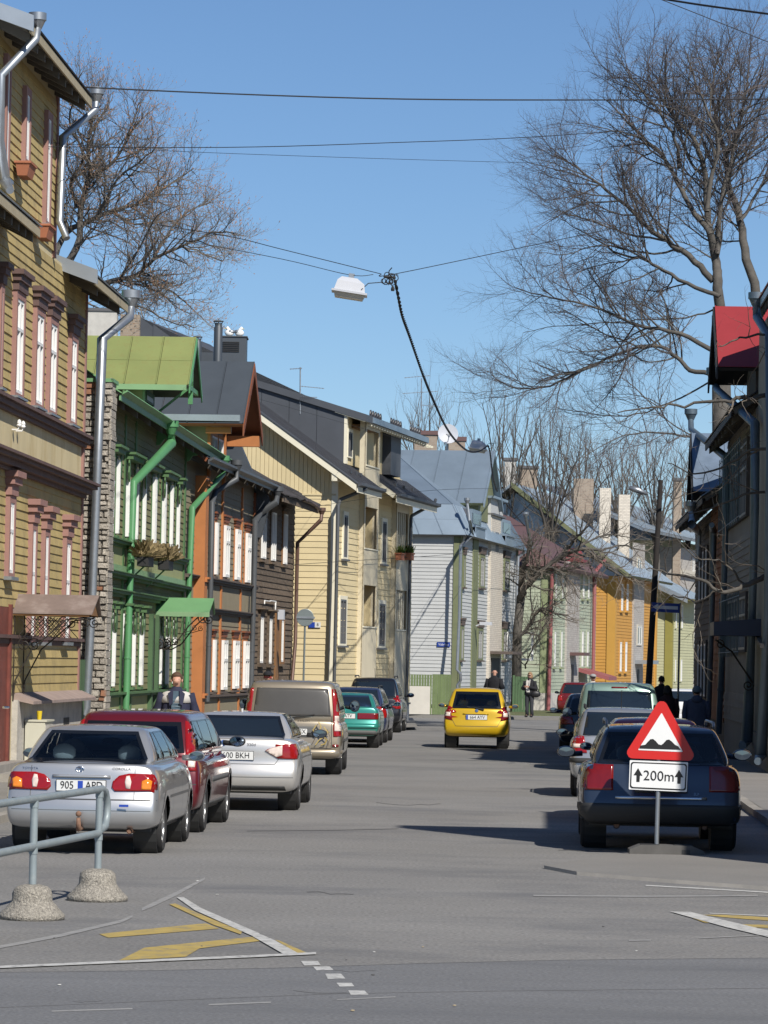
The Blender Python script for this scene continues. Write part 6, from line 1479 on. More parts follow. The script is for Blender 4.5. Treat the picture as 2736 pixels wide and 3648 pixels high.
def hull(ys, rows, fn):
    """closed box grid: fn(j, i, c) -> point, j over stations, i over rows, c over columns"""
    b = B(); idx = {}; nj, ni, nc = len(ys), rows, len(COLS)
    def V(j, i, k):
        if (j, i, k) not in idx: idx[(j, i, k)] = len(b.v); b.v.append(fn(j, i, COLS[k]))
        return idx[(j, i, k)]
    for j in range(nj-1):
        for i in range(ni-1):
            b.f.append([V(j, i, 0), V(j, i+1, 0), V(j+1, i+1, 0), V(j+1, i, 0)]); b.f.append([V(j, i, nc-1), V(j+1, i, nc-1), V(j+1, i+1, nc-1), V(j, i+1, nc-1)])
        for k in range(nc-1):
            b.f.append([V(j, ni-1, k), V(j, ni-1, k+1), V(j+1, ni-1, k+1), V(j+1, ni-1, k)]); b.f.append([V(j, 0, k), V(j+1, 0, k), V(j+1, 0, k+1), V(j, 0, k+1)])
    for i in range(ni-1):
        for k in range(nc-1):
            b.f.append([V(0, i, k), V(0, i, k+1), V(0, i+1, k+1), V(0, i+1, k)]); b.f.append([V(nj-1, i, k), V(nj-1, i+1, k), V(nj-1, i+1, k+1), V(nj-1, i, k+1)])
    return b
def lerp(a, b, t): return a+(b-a)*t
def interp(tab, y):
    for (a, b) in zip(tab, tab[1:]):
        if a[0] <= y <= b[0]: return lerp(a[1], b[1], (y-a[0])/(b[0]-a[0]) if b[0] > a[0] else 0)
    return tab[0][1] if y < tab[0][0] else tab[-1][1]
def inpoly(p, poly):
    x, y = p; c = False; n = len(poly); j = n-1
    for i in range(n):
        xi, yi = poly[i]; xj, yj = poly[j]
        if (yi > y) != (yj > y) and x < (xj-xi)*(y-yi)/(yj-yi)+xi: c = not c
        j = i
    return c
def inset(poly, w):
    """move every corner inward by about w"""
    n = len(poly); area = sum(poly[i][0]*poly[(i+1) % n][1]-poly[(i+1) % n][0]*poly[i][1] for i in range(n)); s = 1 if area > 0 else -1
    out = []
    for i in range(n):
        p0, p1, p2 = Vector(poly[i-1]), Vector(poly[i]), Vector(poly[(i+1) % n]); a = (p1-p0).normalized(); b = (p2-p1).normalized()
        n1 = Vector((-a.y, a.x))*s; n2 = Vector((-b.y, b.x))*s; m = (n1+n2); m = m/max(.35, m.length_squared/2) if m.length > 1e-5 else n1
        out.append(tuple(p1+m*w))
    return out
class Car:
    def __init__(s, name, label, spec, px, d, vp, z=0.0):
        """px: photo column of the middle of the rear; d: distance of the rear axle"""
        s.sp = spec; U = hdir(vp); s.rz = -math.atan2(U.x, U.y)
        axle = spec['wheels'][0]
        c = at(px, 2400, d); pos = Vector((c.x, c.y, z))-U*axle
        s.root = thing(name, label, 'van' if spec.get('van') else 'car', pos, s.rz, 'cars parked or driving in the street')
        s.near = spec.get('near', False); s.build()
    def P(s, name, b, m, parent=None, **k): return part(name, b, m, parent or s.root, local=True, **k)
    def build(s):
        sp = s.sp; L, W, H, zc = sp['L'], sp['W'], sp['H'], sp['zc']; lev = 3 if s.near else 2; hw = W/2
        ys = sp.get('ys', [0, .10, .45, 1.0, L*.36, L*.5, L*.64, L-1.0, L-.45, L-.1, L])
        RF = [0, .10, .34, .58, .82, 1.0]; XF = sp.get('XF', [.90, .97, 1.0, 1.0, .985, .93]); ry = sp['rear']; fy = sp.get('front', [.12, .03, 0, .03, .12, .25])
        plan = sp.get('plan', [(0, .90), (.10, .965), (.45, .995), (1.0, 1.0), (L-1.0, 1.0), (L-.45, .97), (L-.1, .88), (L, .78)])
        def lower(j, i, c):
            y = ys[j]; zt = interp(sp['deck'], y); z = zc+(zt-zc)*RF[i]; x = c*hw*interp(plan, y)*XF[i]
            if i == 5: z += .025*(1-c*c)
            if j == 0: y = ry[i]+.07*abs(c)**2.5
            elif j == 1: y = y+ry[i]*.8
            elif j == len(ys)-1: y = L-fy[i]-.14*abs(c)**2.5
            elif j == len(ys)-2: y = y-fy[i]*.8
            return Vector((x, y, z))
        lo = subsurf(hull(ys, 6, lower), lev)
        cb = sp['cab']; yb0, yb1, yt0, yt1, wb, wt, zb = cb
        ss = [0, .05, .3, .6, .94, 1.0]; RT = [0, .45, .88, 1.0]
        def upper(j, i, c):
            t = RT[i]; tt = t if i < 3 else 1.0; y0 = lerp(yb0, yt0, tt); y1 = lerp(yb1, yt1, tt)
            if i == 3: y0 += .05; y1 -= .12
            y = lerp(y0, y1, ss[j]); x = c*lerp(wb, wt, tt**1.15)*(.955 if i == 3 else 1)
            e = .0
            if j in (0, 5): x *= .965; y += (.05 if j == 0 else -.07)*abs(c)**2.5
            z = zb+(H-zb)*t
            if i == 3: z -= .02*(c*c)+(.03 if j in (0,) else 0)+(.04 if j == 5 else 0)
            return Vector((x, y, z))
        up = subsurf(hull(ss, 4, upper), lev)
        # panels are laid on the joined shell
        allv = lo.v+up.v; allf = lo.f+[[i+len(lo.v) for i in f] for f in up.f]
        s.bvh = BVHTree.FromPolygons(allv, allf)
        s.cut_side = []; s.cut_rear = []; s.cut_front = []
        glass = 'car_glass' if s.near else sp.get('glass', 'car_glass_dark')
        s.panels(sp, glass)
        # openings for glass and wheels
        rw = sp['rw']; y0, y1 = sp['wheels']; body = B(); keep = []
        for f in allf:
            c = sum((allv[i] for i in f), Vector())/len(f); n = (allv[f[1]]-allv[f[0]]).cross(allv[f[2]]-allv[f[0]])
            n = n.normalized() if n.length > 0 else Vector((0, 0, 1)); kill = False
            if abs(c.x) > hw*.70 and abs(n.x) > .25 or abs(c.x) > hw*.86:
                for yw in (y0, y1):
                    if (c.y-yw)**2+(c.z-rw)**2 < (rw+.045)**2: kill = True
            if not kill and s.near:
                for poly in s.cut_side:
                    if abs(n.x) > .35 and inpoly((c.y, c.z), poly): kill = True; break
                if not kill and n.y < -.12:
                    for poly in s.cut_rear:
                        if inpoly((c.x, c.z), poly) and c.y < yb0+1.6: kill = True; break
                if not kill and n.y > .15:
                    for poly in s.cut_front:
                        if inpoly((c.x, c.z), poly) and c.y > yb1-1.9: kill = True; break
            if not kill: keep.append(f)
        used = {}
        for f in keep:
            g = []
            for i in f:
                if i not in used: used[i] = len(body.v); body.v.append(allv[i])
                g.append(used[i])
            body.f.append(g)
        s.P('body', body, sp['paint'], autosm=50)
        # wheels, arches, underbody
        for sx in (-1, 1):
            for yw in (y0, y1):
                tw = sp.get('tw', .20); xo = sx*(hw-.035); b = B()
                b.lathe((xo-sx*tw, yw, rw), (sx, 0, 0), [(rw*.62, 0), (rw*.9, .0), (rw*.985, .03), (rw, .06), (rw, tw-.05), (rw*.975, tw-.02), (rw*.90, tw), (rw*.66, tw-.006), (rw*.62, tw-.03)], 26)
                w = s.P('wheel', b, 'tyre', autosm=40)
                b = B(); b.lathe((xo-sx*.07, yw, rw), (sx, 0, 0), [(rw*.66, -.02), (rw*.66, .055), (rw*.60, .05), (rw*.56, .015), (rw*.18, .03), (rw*.14, .05), (.01, .052)], 24)
                for k in range(sp.get('spokes', 6)):
                    a = 2*math.pi*k/sp.get('spokes', 6); dv = Vector((0, math.cos(a), math.sin(a))); wv = Vector((0, -math.sin(a), math.cos(a)))*rw*.09
                    o = Vector((xo-sx*.04, yw, rw)); b.prism([o+dv*rw*.12-wv, o+dv*rw*.60-wv*.8, o+dv*rw*.60+wv*.8, o+dv*rw*.12+wv], (sx*.022, 0, 0))
                part('rim', b, sp.get('rim', 'rim'), w, local=True, autosm=40)
                b = B(); b.lathe((sx*(hw-.33), yw, rw+.02), (sx, 0, 0), [(rw+.07, 0), (rw+.07, .25), (rw+.05, .25), (rw+.05, .01)], 24); s.P('wheel_well', b, 'black_plastic')
                pts0, pts1 = [], []
                for k in range(25):
                    a = math.radians(-14+k*208/24); pts0.append((yw+math.cos(a)*(rw+.03), rw+math.sin(a)*(rw+.03))); pts1.append((yw+math.cos(a)*(rw+.085), rw+math.sin(a)*(rw+.085)))
                s.strip('wheel_arch', pts0, pts1, ('side', sx), .006, sp.get('arch', sp['paint']), closed=False)
        b = B(); b.bx(-hw*.86, hw*.86, .25, L-.3, zc-.02, zc+.28); s.P('underbody', b, 'black_plastic')
        if s.near: s.interior()
    def hit(s, view, p):
        kind, sg = view
        for k in range(1):
            q = p
            if kind == 'rear': o, d = Vector((q[0], -3, q[1])), Vector((0, 1, 0))
            elif kind == 'front': o, d = Vector((q[0], s.sp['L']+3, q[1])), Vector((0, -1, 0))
            else: o, d = Vector((sg*3, q[0], q[1])), Vector((-sg, 0, 0))
            r = s.bvh.ray_cast(o, d)
            if r[0] is not None and not (kind == 'rear' and r[0].y > s.sp['cab'][2]+.35) and not (kind == 'side' and abs(r[0].x) < s.sp['W']*.28):
                n = r[1] if r[1].dot(d) < 0 else -r[1]
                return r[0], n
        hw = s.sp['W']/2
        if kind == 'side': tgt = Vector((sg*hw*.97, p[0], p[1]))
        else:
            yr = 0.0
            for k in range(30):
                q = s.bvh.ray_cast(Vector((p[0]*(1-.03*k), -3 if kind == 'rear' else s.sp['L']+3, p[1])), Vector((0, 1 if kind == 'rear' else -1, 0)))
                if q[0] is not None: yr = q[0].y; break
            tgt = Vector((p[0], yr, p[1]))
        q = s.bvh.find_nearest(tgt); n = q[1] if q[1].dot(tgt-Vector((0, s.sp['L']/2, .6))) > 0 else -q[1]
        return q[0], n
    def strip(s, name, A, Bp, view, off, m, closed=True, parent=None, depth=.02):
        b = B(); n = len(A); rows = []
        for P_ in (A, Bp):
            rows.append([(lambda h: h[0]+h[1]*off)(s.hit(view, p)) for p in P_])
        k = 0; b.v = rows[0]+rows[1]; rng = range(n) if closed else range(n-1)
        for i in rng:
            j = (i+1) % n; q = [i, j, n+j, n+i]; b.f.append(q)
        return s.P(name, b, m, parent, smooth=True)
    def panel(s, name, poly, view, off, m, parent=None, step=.07, rim=.015):
        pts = []
        n = len(poly)
        for i in range(n):
            a, c = Vector(poly[i]), Vector(poly[(i+1) % n]); k = max(1, int((c-a).length/step))
            for q in range(k): pts.append(a+(c-a)*(q/k))
        nb = len(pts); xs = [p.x for p in pts]; ys = [p.y for p in pts]
        x = min(xs)+step*.5
        while x < max(xs):
            y = min(ys)+step*.5
            while y < max(ys):
                if inpoly((x, y), [tuple(p) for p in pts[:nb]]) and min((Vector((x, y))-p).length for p in pts[:nb]) > step*.45: pts.append(Vector((x, y)))
                y += step
            x += step
        r = delaunay_2d_cdt(pts, [(i, (i+1) % nb) for i in range(nb)], [], 1, 1e-5)
        V, F, E = r[0], r[2], r[1]
        b = B(); nr = []
        for v in V:
            p, nn = s.hit(view, v); b.v.append(p+nn*off); nr.append(nn)
        kind, sg = view; want = Vector((0, -1, 0)) if kind == 'rear' else (Vector((0, 1, 0)) if kind == 'front' else Vector((sg, 0, 0)))
        for f in F:
            f = list(f); nn = (b.v[f[1]]-b.v[f[0]]).cross(b.v[f[2]]-b.v[f[0]])
            if nn.dot(want) < 0: f = f[::-1]
            b.f.append(f)
        if rim:
            cnt = {}
            for f in b.f:
                for i in range(3):
                    e = (f[i], f[(i+1) % 3]); cnt[e] = 1
            for (i, j) in list(cnt):
                if (j, i) not in cnt:
                    k = len(b.v); b.v += [b.v[i]-nr[i]*rim, b.v[j]-nr[j]*rim]; b.f.append([j, i, k, k+1])
        return s.P(name, b, m, parent, smooth=True)
    def mirror(s, poly): return [(-x, z) for x, z in poly][::-1]
    def window_glass(s, name, poly, view, glass, w=.03):
        q = inset(poly, w); mid = inset(poly, w*.55)
        def dense(pl):
            out = []
            for i in range(len(pl)):
                a, c = Vector(poly[i]), Vector(poly[(i+1) % len(poly)]); k = max(1, int((c-a).length/.05)); a2, c2 = Vector(pl[i]), Vector(pl[(i+1) % len(pl)])
                for j in range(k): out.append(tuple(a2+(c2-a2)*(j/k)))
            return out
        fr = s.strip('window_seal', dense(poly), dense(q), view, .006, 'frit') if s.near else None
        if view[0] == 'rear': s.cut_rear.append(mid)
        elif view[0] == 'front': s.cut_front.append(mid)
        else: s.cut_side.append(mid)
        s.panel(name, q if s.near else poly, view, .006, glass, fr, rim=0 if s.near else .012)
    def panels(s, sp, glass):
        R = ('rear', 0)
        if 'rwin' in sp: s.window_glass('rear_window', sp['rwin'], R, sp.get('rglass', glass), sp.get('frit', .035))
        for poly in sp.get('swin', []):
            for sx in (-1, 1): s.window_glass('side_window', poly, ('side', sx), glass, .022)
        if 'fwin' in sp: s.window_glass('windscreen', sp['fwin'], ('front', 0), glass, .04)
        for ent in sp.get('lights', []):
            poly, m = ent[0], ent[1]; subs = ent[2] if len(ent) > 2 else []
            for mir in (0, 1):
                pl = s.mirror(poly) if mir else poly; o = s.panel('tail_light', pl, R, .016, m, step=.05, rim=.03)
                for sub, sm in subs: s.panel('lens', s.mirror(sub) if mir else sub, R, .021, sm, o, step=.04, rim=.006)
        for ent in sp.get('slights', []):
            for sx in (-1, 1): s.panel('tail_light_side', ent[0], ('side', sx), .013, ent[1], step=.05, rim=.02)
        for nm, poly, m, off in sp.get('rear_panels', []): s.panel(nm, poly, R, off, m, rim=max(.004, off))
        for nm, poly, m, off in sp.get('side_panels', []):
            for sx in (-1, 1): s.panel(nm, poly, ('side', sx), off, m, rim=max(.004, off))
        for nm, A, m, w in sp.get('rear_lines', []): s.line(nm, A, R, w, m)
        for nm, A, m, w in sp.get('side_lines', []):
            for sx in (-1, 1): s.line(nm, A, ('side', sx), w, m)
        if 'plate' in sp:
            x, z, txt, eu = sp['plate']; p, n = s.hit(R, (x, z)); y = p.y-.022
            pl = s.P('number_plate', B().bx(x-.262, x+.262, y, y+.012, z-.057, z+.057), 'plate_white')
            part('plate_edge', B().bx(x-.268, x+.268, y+.003, y+.02, z-.063, z+.063), 'plate_black', pl, local=True)
            if eu == 'mid':
                t = txt.split(' '); bb = B().bx(x-.035, x+.02, y-.002, y, z-.05, z+.05); part('plate_flag', bb, 'plate_blue', pl, local=True)
                text_part('plate_text', t[0], .115, (x-.15, y-.0025, z), (1, 0, 0), Z, 'plate_black', pl, local=True, wscale=.86); text_part('plate_text', t[1], .115, (x+.14, y-.0025, z), (1, 0, 0), Z, 'plate_black', pl, local=True, wscale=.86)
            else:
                if eu: part('plate_flag', B().bx(x-.258, x-.215, y-.002, y, z-.053, z+.053), 'plate_blue', pl, local=True)
                if txt: text_part('plate_text', txt, .115, (x+.02, y-.0025, z), (1, 0, 0), Z, 'plate_black', pl, local=True, wscale=.9)
        for (t, size, x, z, m) in sp.get('texts', []):
            p, n = s.hit(R, (x, z)); b = text_builder(t, size, .001); s2 = []
            for v in b.v: h = s.hit(R, (x+v.x*1.25, z+v.y)); s2.append(h[0]+h[1]*.006)
            b.v = s2; s.P('badge', b, m)
        for (kind, x, z, r, m) in sp.get('emblems', []):
            p, n = s.hit(R, (x, z)); b = B()
            if kind == 'disc':
                b.lathe(p+n*.002, n, [(r, 0), (r, .008), (r*.9, .010), (.002, .012)], 20)
            else:
                for rx, rz_, dz in ((r, r*.66, 0), (r*.42, r*.62, 0), (r*.9, r*.26, r*.3)): b.tube([p+n*.008+Vector((math.cos(a)*rx, 0, math.sin(a)*rz_+dz)) for a in [k*math.pi/9 for k in range(19)]], .006, 5, cap=False)
            e = s.P('emblem', b, m)
            if kind == 'disc' and m != 'chrome':
                b = B(); b.lathe(p+n*.011, n, [(r*.62, 0), (r*.62, .004), (.002, .005)], 16); part('emblem_centre', b, 'chrome', e, local=True)
        for ent in sp.get('mirrors', []):
            y, z, w, h, m = ent
            for sx in (-1, 1):
                xo = sp['W']/2+.0; b = B(); c = Vector((sx*(xo+w*.55), y, z)); b.ell(c, w*.46, .06, h*.44, 14, 10); b.tube([Vector((sx*(xo-.06), y+.05, z-.02)), c+Vector((0, .02, -h*.2))], .035, 6)
                o = s.P('door_mirror', b, m, smooth=True); b = B(); b.lathe(c+Vector((0, -.055, 0)), (0, -1, 0), [(1, 0), (.97, .012), (.01, .013)], 20)
                for i, v in enumerate(b.v): q = v-c; b.v[i] = c+Vector((q.x*w*.40, q.y, q.z*h*.37))
                part('mirror_glass', b, 'mirror', o, local=True)
        for (y, z) in sp.get('handles', []):
            for sx in (-1, 1):
                p, n = s.hit(('side', sx), (y, z)); b = B(); b.tube([p+n*.0+Vector((0, -.09, 0)), p+n*.035+Vector((0, -.06, 0)), p+n*.035+Vector((0, .06, 0)), p+Vector((0, .09, 0))], .014, 6); s.P('door_handle', b, sp['paint'])
        if sp.get('rails'):
            y0, y1, x, z = sp['rails']
            for sx in (-1, 1): b = B(); b.tube([(sx*x, y0, z-.05), (sx*x, y0+.1, z), (sx*x, y1-.15, z), (sx*x, y1, z-.05)], .018, 6); s.P('roof_rail', b, sp.get('railm', 'black_plastic'))
        if sp.get('wiper'):
            (x0, z0), (x1, z1) = sp['wiper']; pts = []
            for k in range(6): h = s.hit(R, (lerp(x0, x1, k/5), lerp(z0, z1, k/5))); pts.append(h[0]+h[1]*.03)
            b = B(); b.tube(pts, [.022, .016, .014, .013, .012, .010], 6); s.P('rear_wiper', b, 'black_plastic')
        for (x, z, r) in sp.get('exhaust', []):
            b = B(); b.lathe((x, .32, z), (0, -1, 0), [(r*.8, .25), (r*.8, .02), (r*.8, .02)][::-1]+[(r, .02), (r, .26)], 14); b = B(); b.tube([(x, .5, z), (x, .10, z)], r, 12, cap=False); b.tube([(x, .45, z), (x, .12, z)], r*.8, 12); s.P('exhaust_pipe', b, 'rusty')
        if sp.get('fin'):
            y, z = sp['fin']; b = B(); b.prism([(0.012, y-.09, z-.02), (.012, y+.12, z-.02), (.006, y-.01, z+.055), (.006, y-.06, z+.055)], (-.024, 0, 0)); b.ell((0, y, z), .05, .12, .018, 10, 6); s.P('roof_aerial', b, sp['paint'])
        if sp.get('aerial'):
            y, z = sp['aerial']; b = B(); b.tube([(0, y, z-.02), (0, y-.25, z+.28)], .006, 5); s.P('roof_aerial', b, 'black_plastic')
        if sp.get('flaps'):
            x, y, z0, z1 = sp['flaps']
            for sx in (-1, 1): s.P('mud_flap', B().bx(sx*x-.09, sx*x+.09, y-.012, y, z0, z1), 'grey_plastic')
    def line(s, nm, A, view, w, m):
        pts = []
        for i in range(len(A)-1):
            a, c = Vector(A[i]), Vector(A[i+1]); k = max(2, int((c-a).length/.06))
            for q in range(k): pts.append(a+(c-a)*(q/k))
        pts.append(Vector(A[-1])); up_, dn = [], []
        for i, p in enumerate(pts):
            t = pts[min(i+1, len(pts)-1)]-pts[max(i-1, 0)]; n = Vector((-t.y, t.x)).normalized()*w/2; up_.append(tuple(p+n)); dn.append(tuple(p-n))
        s.strip(nm, up_, dn, view, .0035, m, closed=False)
    def interior(s):
        sp = s.sp; yb0, yb1, yt0, yt1, wb, wt, zb = sp['cab']; hw = sp['W']/2
        s.P('cabin_floor', B().bx(-wb*.9, wb*.9, yb0+.25, yb1-.4, zb-.45, zb-.40), 'interior')
        if sp.get('shelf', True): s.P('parcel_shelf', B().bx(-wb*.86, wb*.86, yb0+.12, sp['seats'][0]-.1, zb-.03, zb-.005), 'interior')
        s.P('dashboard', B().bx(-wb*.9, wb*.9, yb1-.75, yb1-.35, zb-.25, zb+.02), 'interior')
        for y, xs, h in ((sp['seats'][0], (-.36, .36), sp['seats'][2]), (sp['seats'][1], (-.36, .36), sp['seats'][2]+.04)):
            for x in xs:
                b = B(); b.ell((x, y+.02, zb-.12), .25, .10, .34 if y == sp['seats'][1] else .22, 12, 10); st_ = s.P('seat', b, 'seat', smooth=True)
                b = B(); b.ell((x, y-.02, zb+h), .135, .06, .10, 12, 8)
                b.v = [Vector((max(-.125, min(.125, v.x-x))*1.0+x, v.y, v.z)) for v in b.v]; part('headrest', b, 'headrest' if y == sp['seats'][0] else 'seat', st_, local=True, smooth=True)
        b = B(); b.ell((0, yb1-.95, sp['H']-.20), .12, .03, .035, 10, 6); s.P('inner_mirror', b, 'interior')
        b = B(); b.tube([Vector((-.36, yb1-.95, zb-.02))+Vector((math.cos(a)*.19, -math.sin(a)*.06, math.sin(a)*.18)) for a in [k*math.pi/8 for k in range(17)]], .014, 5, cap=False); s.P('steering_wheel', b, 'interior')
def sw(y0b, y0t, y1t, y1b, zb, zt, cuts):
    """side windows between cut lines; returns polygons (y, z)"""
    out = []; ed = [0]+cuts+[1]
    for a, c in zip(ed, ed[1:]):
        g = .02
        f = lambda t, yb, yt: None
        bl = lerp(y0b, y1b, a)+(g if a > 0 else 0); br = lerp(y0b, y1b, c)-(g if c < 1 else 0); tl = max(lerp(y0b, y1b, a)+(g if a > 0 else 0), y0t) if a > 0 else y0t; tr = min(lerp(y0b, y1b, c)-(g if c < 1 else 0), y1t) if c < 1 else y1t
        out.append([(bl, zb), (br, zb), (tr, zt), (tl, zt)])
    return out
# --- silver saloon in front
Car('silver_saloon', 'silver saloon with red and amber tail lights behind the railing', dict(near=True, L=4.3, W=1.69, H=1.36, zc=.27, paint='car_silver', rw=.295, wheels=(.82, 3.28), tw=.19, spokes=5,
    deck=[(0, .955), (.5, .975), (.95, .97), (2.9, .97), (3.2, .95), (4.3, .70)], rear=[.12, .0, -.02, .05, .07, .10], cab=(.55, 3.55, 1.12, 2.62, .745, .535, .93), XF=[.91, .975, 1.0, .99, .97, .92],
    rwin=[(-.655, .965), (.655, .965), (.475, 1.295), (-.475, 1.295)], fwin=[(-.66, .98), (.66, .98), (.5, 1.29), (-.5, 1.29)], swin=sw(.98, 1.32, 2.50, 3.12, .99, 1.29, [.26, .62]),
    lights=[([(.325, .72), (.36, .68), (.745, .685), (.765, .75), (.745, .865), (.50, .868), (.40, .845), (.335, .785)], 'lens_red', [([(.475, .71), (.52, .705), (.53, .78), (.51, .845), (.475, .84), (.462, .78)], 'lens_white'), ([(.635, .70), (.735, .70), (.745, .79), (.70, .815), (.64, .79)], 'lens_amber')])],
    slights=[([(.06, .69), (.17, .70), (.20, .78), (.17, .86), (.06, .85)], 'lens_red')],
    rear_panels=[('boot_strip', [(-.31, .815), (.31, .815), (.31, .845), (-.31, .845)], 'car_silver', .02)], rear_lines=[('panel_gap', [(-.80, .59), (.80, .59)], 'black_plastic', .012), ('panel_gap', [(-.545, .60), (-.545, .94)], 'grey_plastic', .006), ('panel_gap', [(.565, .60), (.565, .94)], 'grey_plastic', .006), ('bumper_crease', [(-.80, .475), (.80, .475)], 'grey_plastic', .006)],
    plate=(.0, .735, '905 APD', 'mid'), texts=[('TOYOTA', .034, -.56, .905, 'chrome'), ('COROLLA', .034, .42, .915, 'grey_plastic')], emblems=[('oval', -.02, .905, .042, 'chrome')], mirrors=[(2.75, 1.0, .2, .13, 'car_silver')], handles=[(1.55, .84), (2.5, .85)],
    side_lines=[('panel_gap', [(1.42, .42), (1.45, .95)], 'grey_plastic', .007), ('panel_gap', [(2.35, .40), (2.38, .96)], 'grey_plastic', .007), ('rub_strip', [(1.15, .60), (2.95, .60)], 'grey_plastic', .03)], exhaust=[(.52, .26, .032)], flaps=(.68, 1.16, .13, .30), seats=(1.30, 2.05, .12)), 332, 38.5, 2000)
# tow ball on the saloon
tw_ = [o for o in bpy.data.objects if o.name == 'silver_saloon'][0]
b = B(); b.tube([(0, .4, .28), (0, -.08, .28), (0, -.10, .40)], .022, 8); b.ell((0, -.10, .44), .032, .032, .032, 10, 8); part('tow_ball', b, 'rusty', tw_, local=True, smooth=True)
part('bumper_sticker', B().bx(.42, .52, -.032, -.028, .52, .545), 'plate_blue', tw_, local=True)
# --- dark red people carrier
Car('dark_red_people_carrier', 'dark red people carrier with tall tail lights behind the silver saloon', dict(near=True, L=4.55, W=1.75, H=1.47, zc=.27, paint='car_dark_red', rw=.31, wheels=(.85, 3.57), tw=.2, spokes=7,
    deck=[(0, .93), (.6, .95), (3.4, .93), (3.7, .90), (4.55, .70)], rear=[.14, .02, .0, .02, .06, .10], cab=(.10, 4.0, .50, 2.95, .81, .61, .88), rwin=[(-.64, .97), (.64, .97), (.565, 1.335), (-.565, 1.335)], frit=.05, swin=sw(.42, .72, 2.75, 3.55, .98, 1.35, [.28, .60]), fwin=[(-.68, .98), (.68, .98), (.52, 1.34), (-.52, 1.34)],
    lights=[([(.69, .76), (.79, .76), (.78, .98), (.70, 1.34), (.61, 1.345), (.655, .98)], 'lens_red', [([(.695, .80), (.775, .80), (.77, .96), (.69, .96)], 'lens_white')])],
    plate=(0, .76, '', 0), rear_lines=[('panel_gap', [(-.8, .60), (.8, .60)], 'black_plastic', .012)], side_panels=[('rub_strip', [(1.25, .60), (3.15, .60), (3.15, .66), (1.25, .66)], 'grey_plastic', .012), ('sill', [(1.25, .30), (3.2, .30), (3.2, .36), (1.25, .36)], 'grey_plastic', .008)], side_lines=[('panel_gap', [(1.45, .42), (1.5, 1.02)], 'black_plastic', .007), ('panel_gap', [(2.5, .42), (2.5, 1.02)], 'black_plastic', .007)],
    mirrors=[(3.05, 1.06, .23, .16, 'black_plastic')], handles=[(1.65, .90), (2.7, .90)], arch='grey_plastic', seats=(1.35, 2.3, .15)), 498, 43.3, 2080)
# --- silver saloon two
Car('silver_sports_saloon', 'silver saloon with roof fin and wide red lights beside the red people carrier', dict(L=4.52, W=1.817, H=1.37, zc=.27, paint='car_silver2', rw=.315, wheels=(.95, 3.71), tw=.22, spokes=10, near=True,
    deck=[(0, 1.0), (.5, 1.03), (.9, 1.0), (3.1, .98), (3.4, .95), (4.52, .70)], rear=[.12, .03, -.02, .06, .04, .08], cab=(.55, 3.75, 1.25, 2.75, .80, .58, .96), rwin=[(-.68, 1.005), (.68, 1.005), (.55, 1.31), (-.55, 1.31)], frit=.04, swin=sw(1.0, 1.40, 2.62, 3.25, 1.02, 1.35, [.24, .60]), fwin=[(-.68, 1.0), (.68, 1.0), (.5, 1.34), (-.5, 1.34)], rglass='car_glass_dark',
    lights=[([(.42, .845), (.60, .74), (.86, .735), (.875, .80), (.83, .94), (.70, .945), (.46, .87)], 'lens_red', [([(.43, .845), (.58, .76), (.66, .79), (.66, .925), (.50, .88)], 'lens_white')])], slights=[([(.06, .74), (.22, .76), (.24, .86), (.10, .94)], 'lens_red')],
    plate=(-.0, .775, '600 BKH', 0), texts=[('320d', .05, .23, .925, 'grey_plastic')], emblems=[('disc', -.16, .945, .042, 'emblem_blue')], fin=(1.55, 1.355), rear_lines=[('panel_gap', [(-.56, .66), (.56, .66), (.66, .80)], 'grey_plastic', .008), ('panel_gap', [(-.56, .66), (-.66, .80)], 'grey_plastic', .008), ('bumper_crease', [(-.82, .48), (.82, .48)], 'grey_plastic', .008)],
    rear_panels=[('bumper_lower', [(-.72, .30), (.72, .30), (.70, .36), (-.70, .36)], 'black_plastic', .008)], mirrors=[(2.95, 1.04, .24, .15, 'black_plastic')], handles=[(1.65, .88), (2.6, .88)], side_lines=[('panel_gap', [(1.55, .42), (1.55, 1.0)], 'grey_plastic', .007), ('panel_gap', [(2.5, .40), (2.5, .98)], 'grey_plastic', .007)], seats=(1.45, 2.2, .12)), 858, 50.2, 1760)
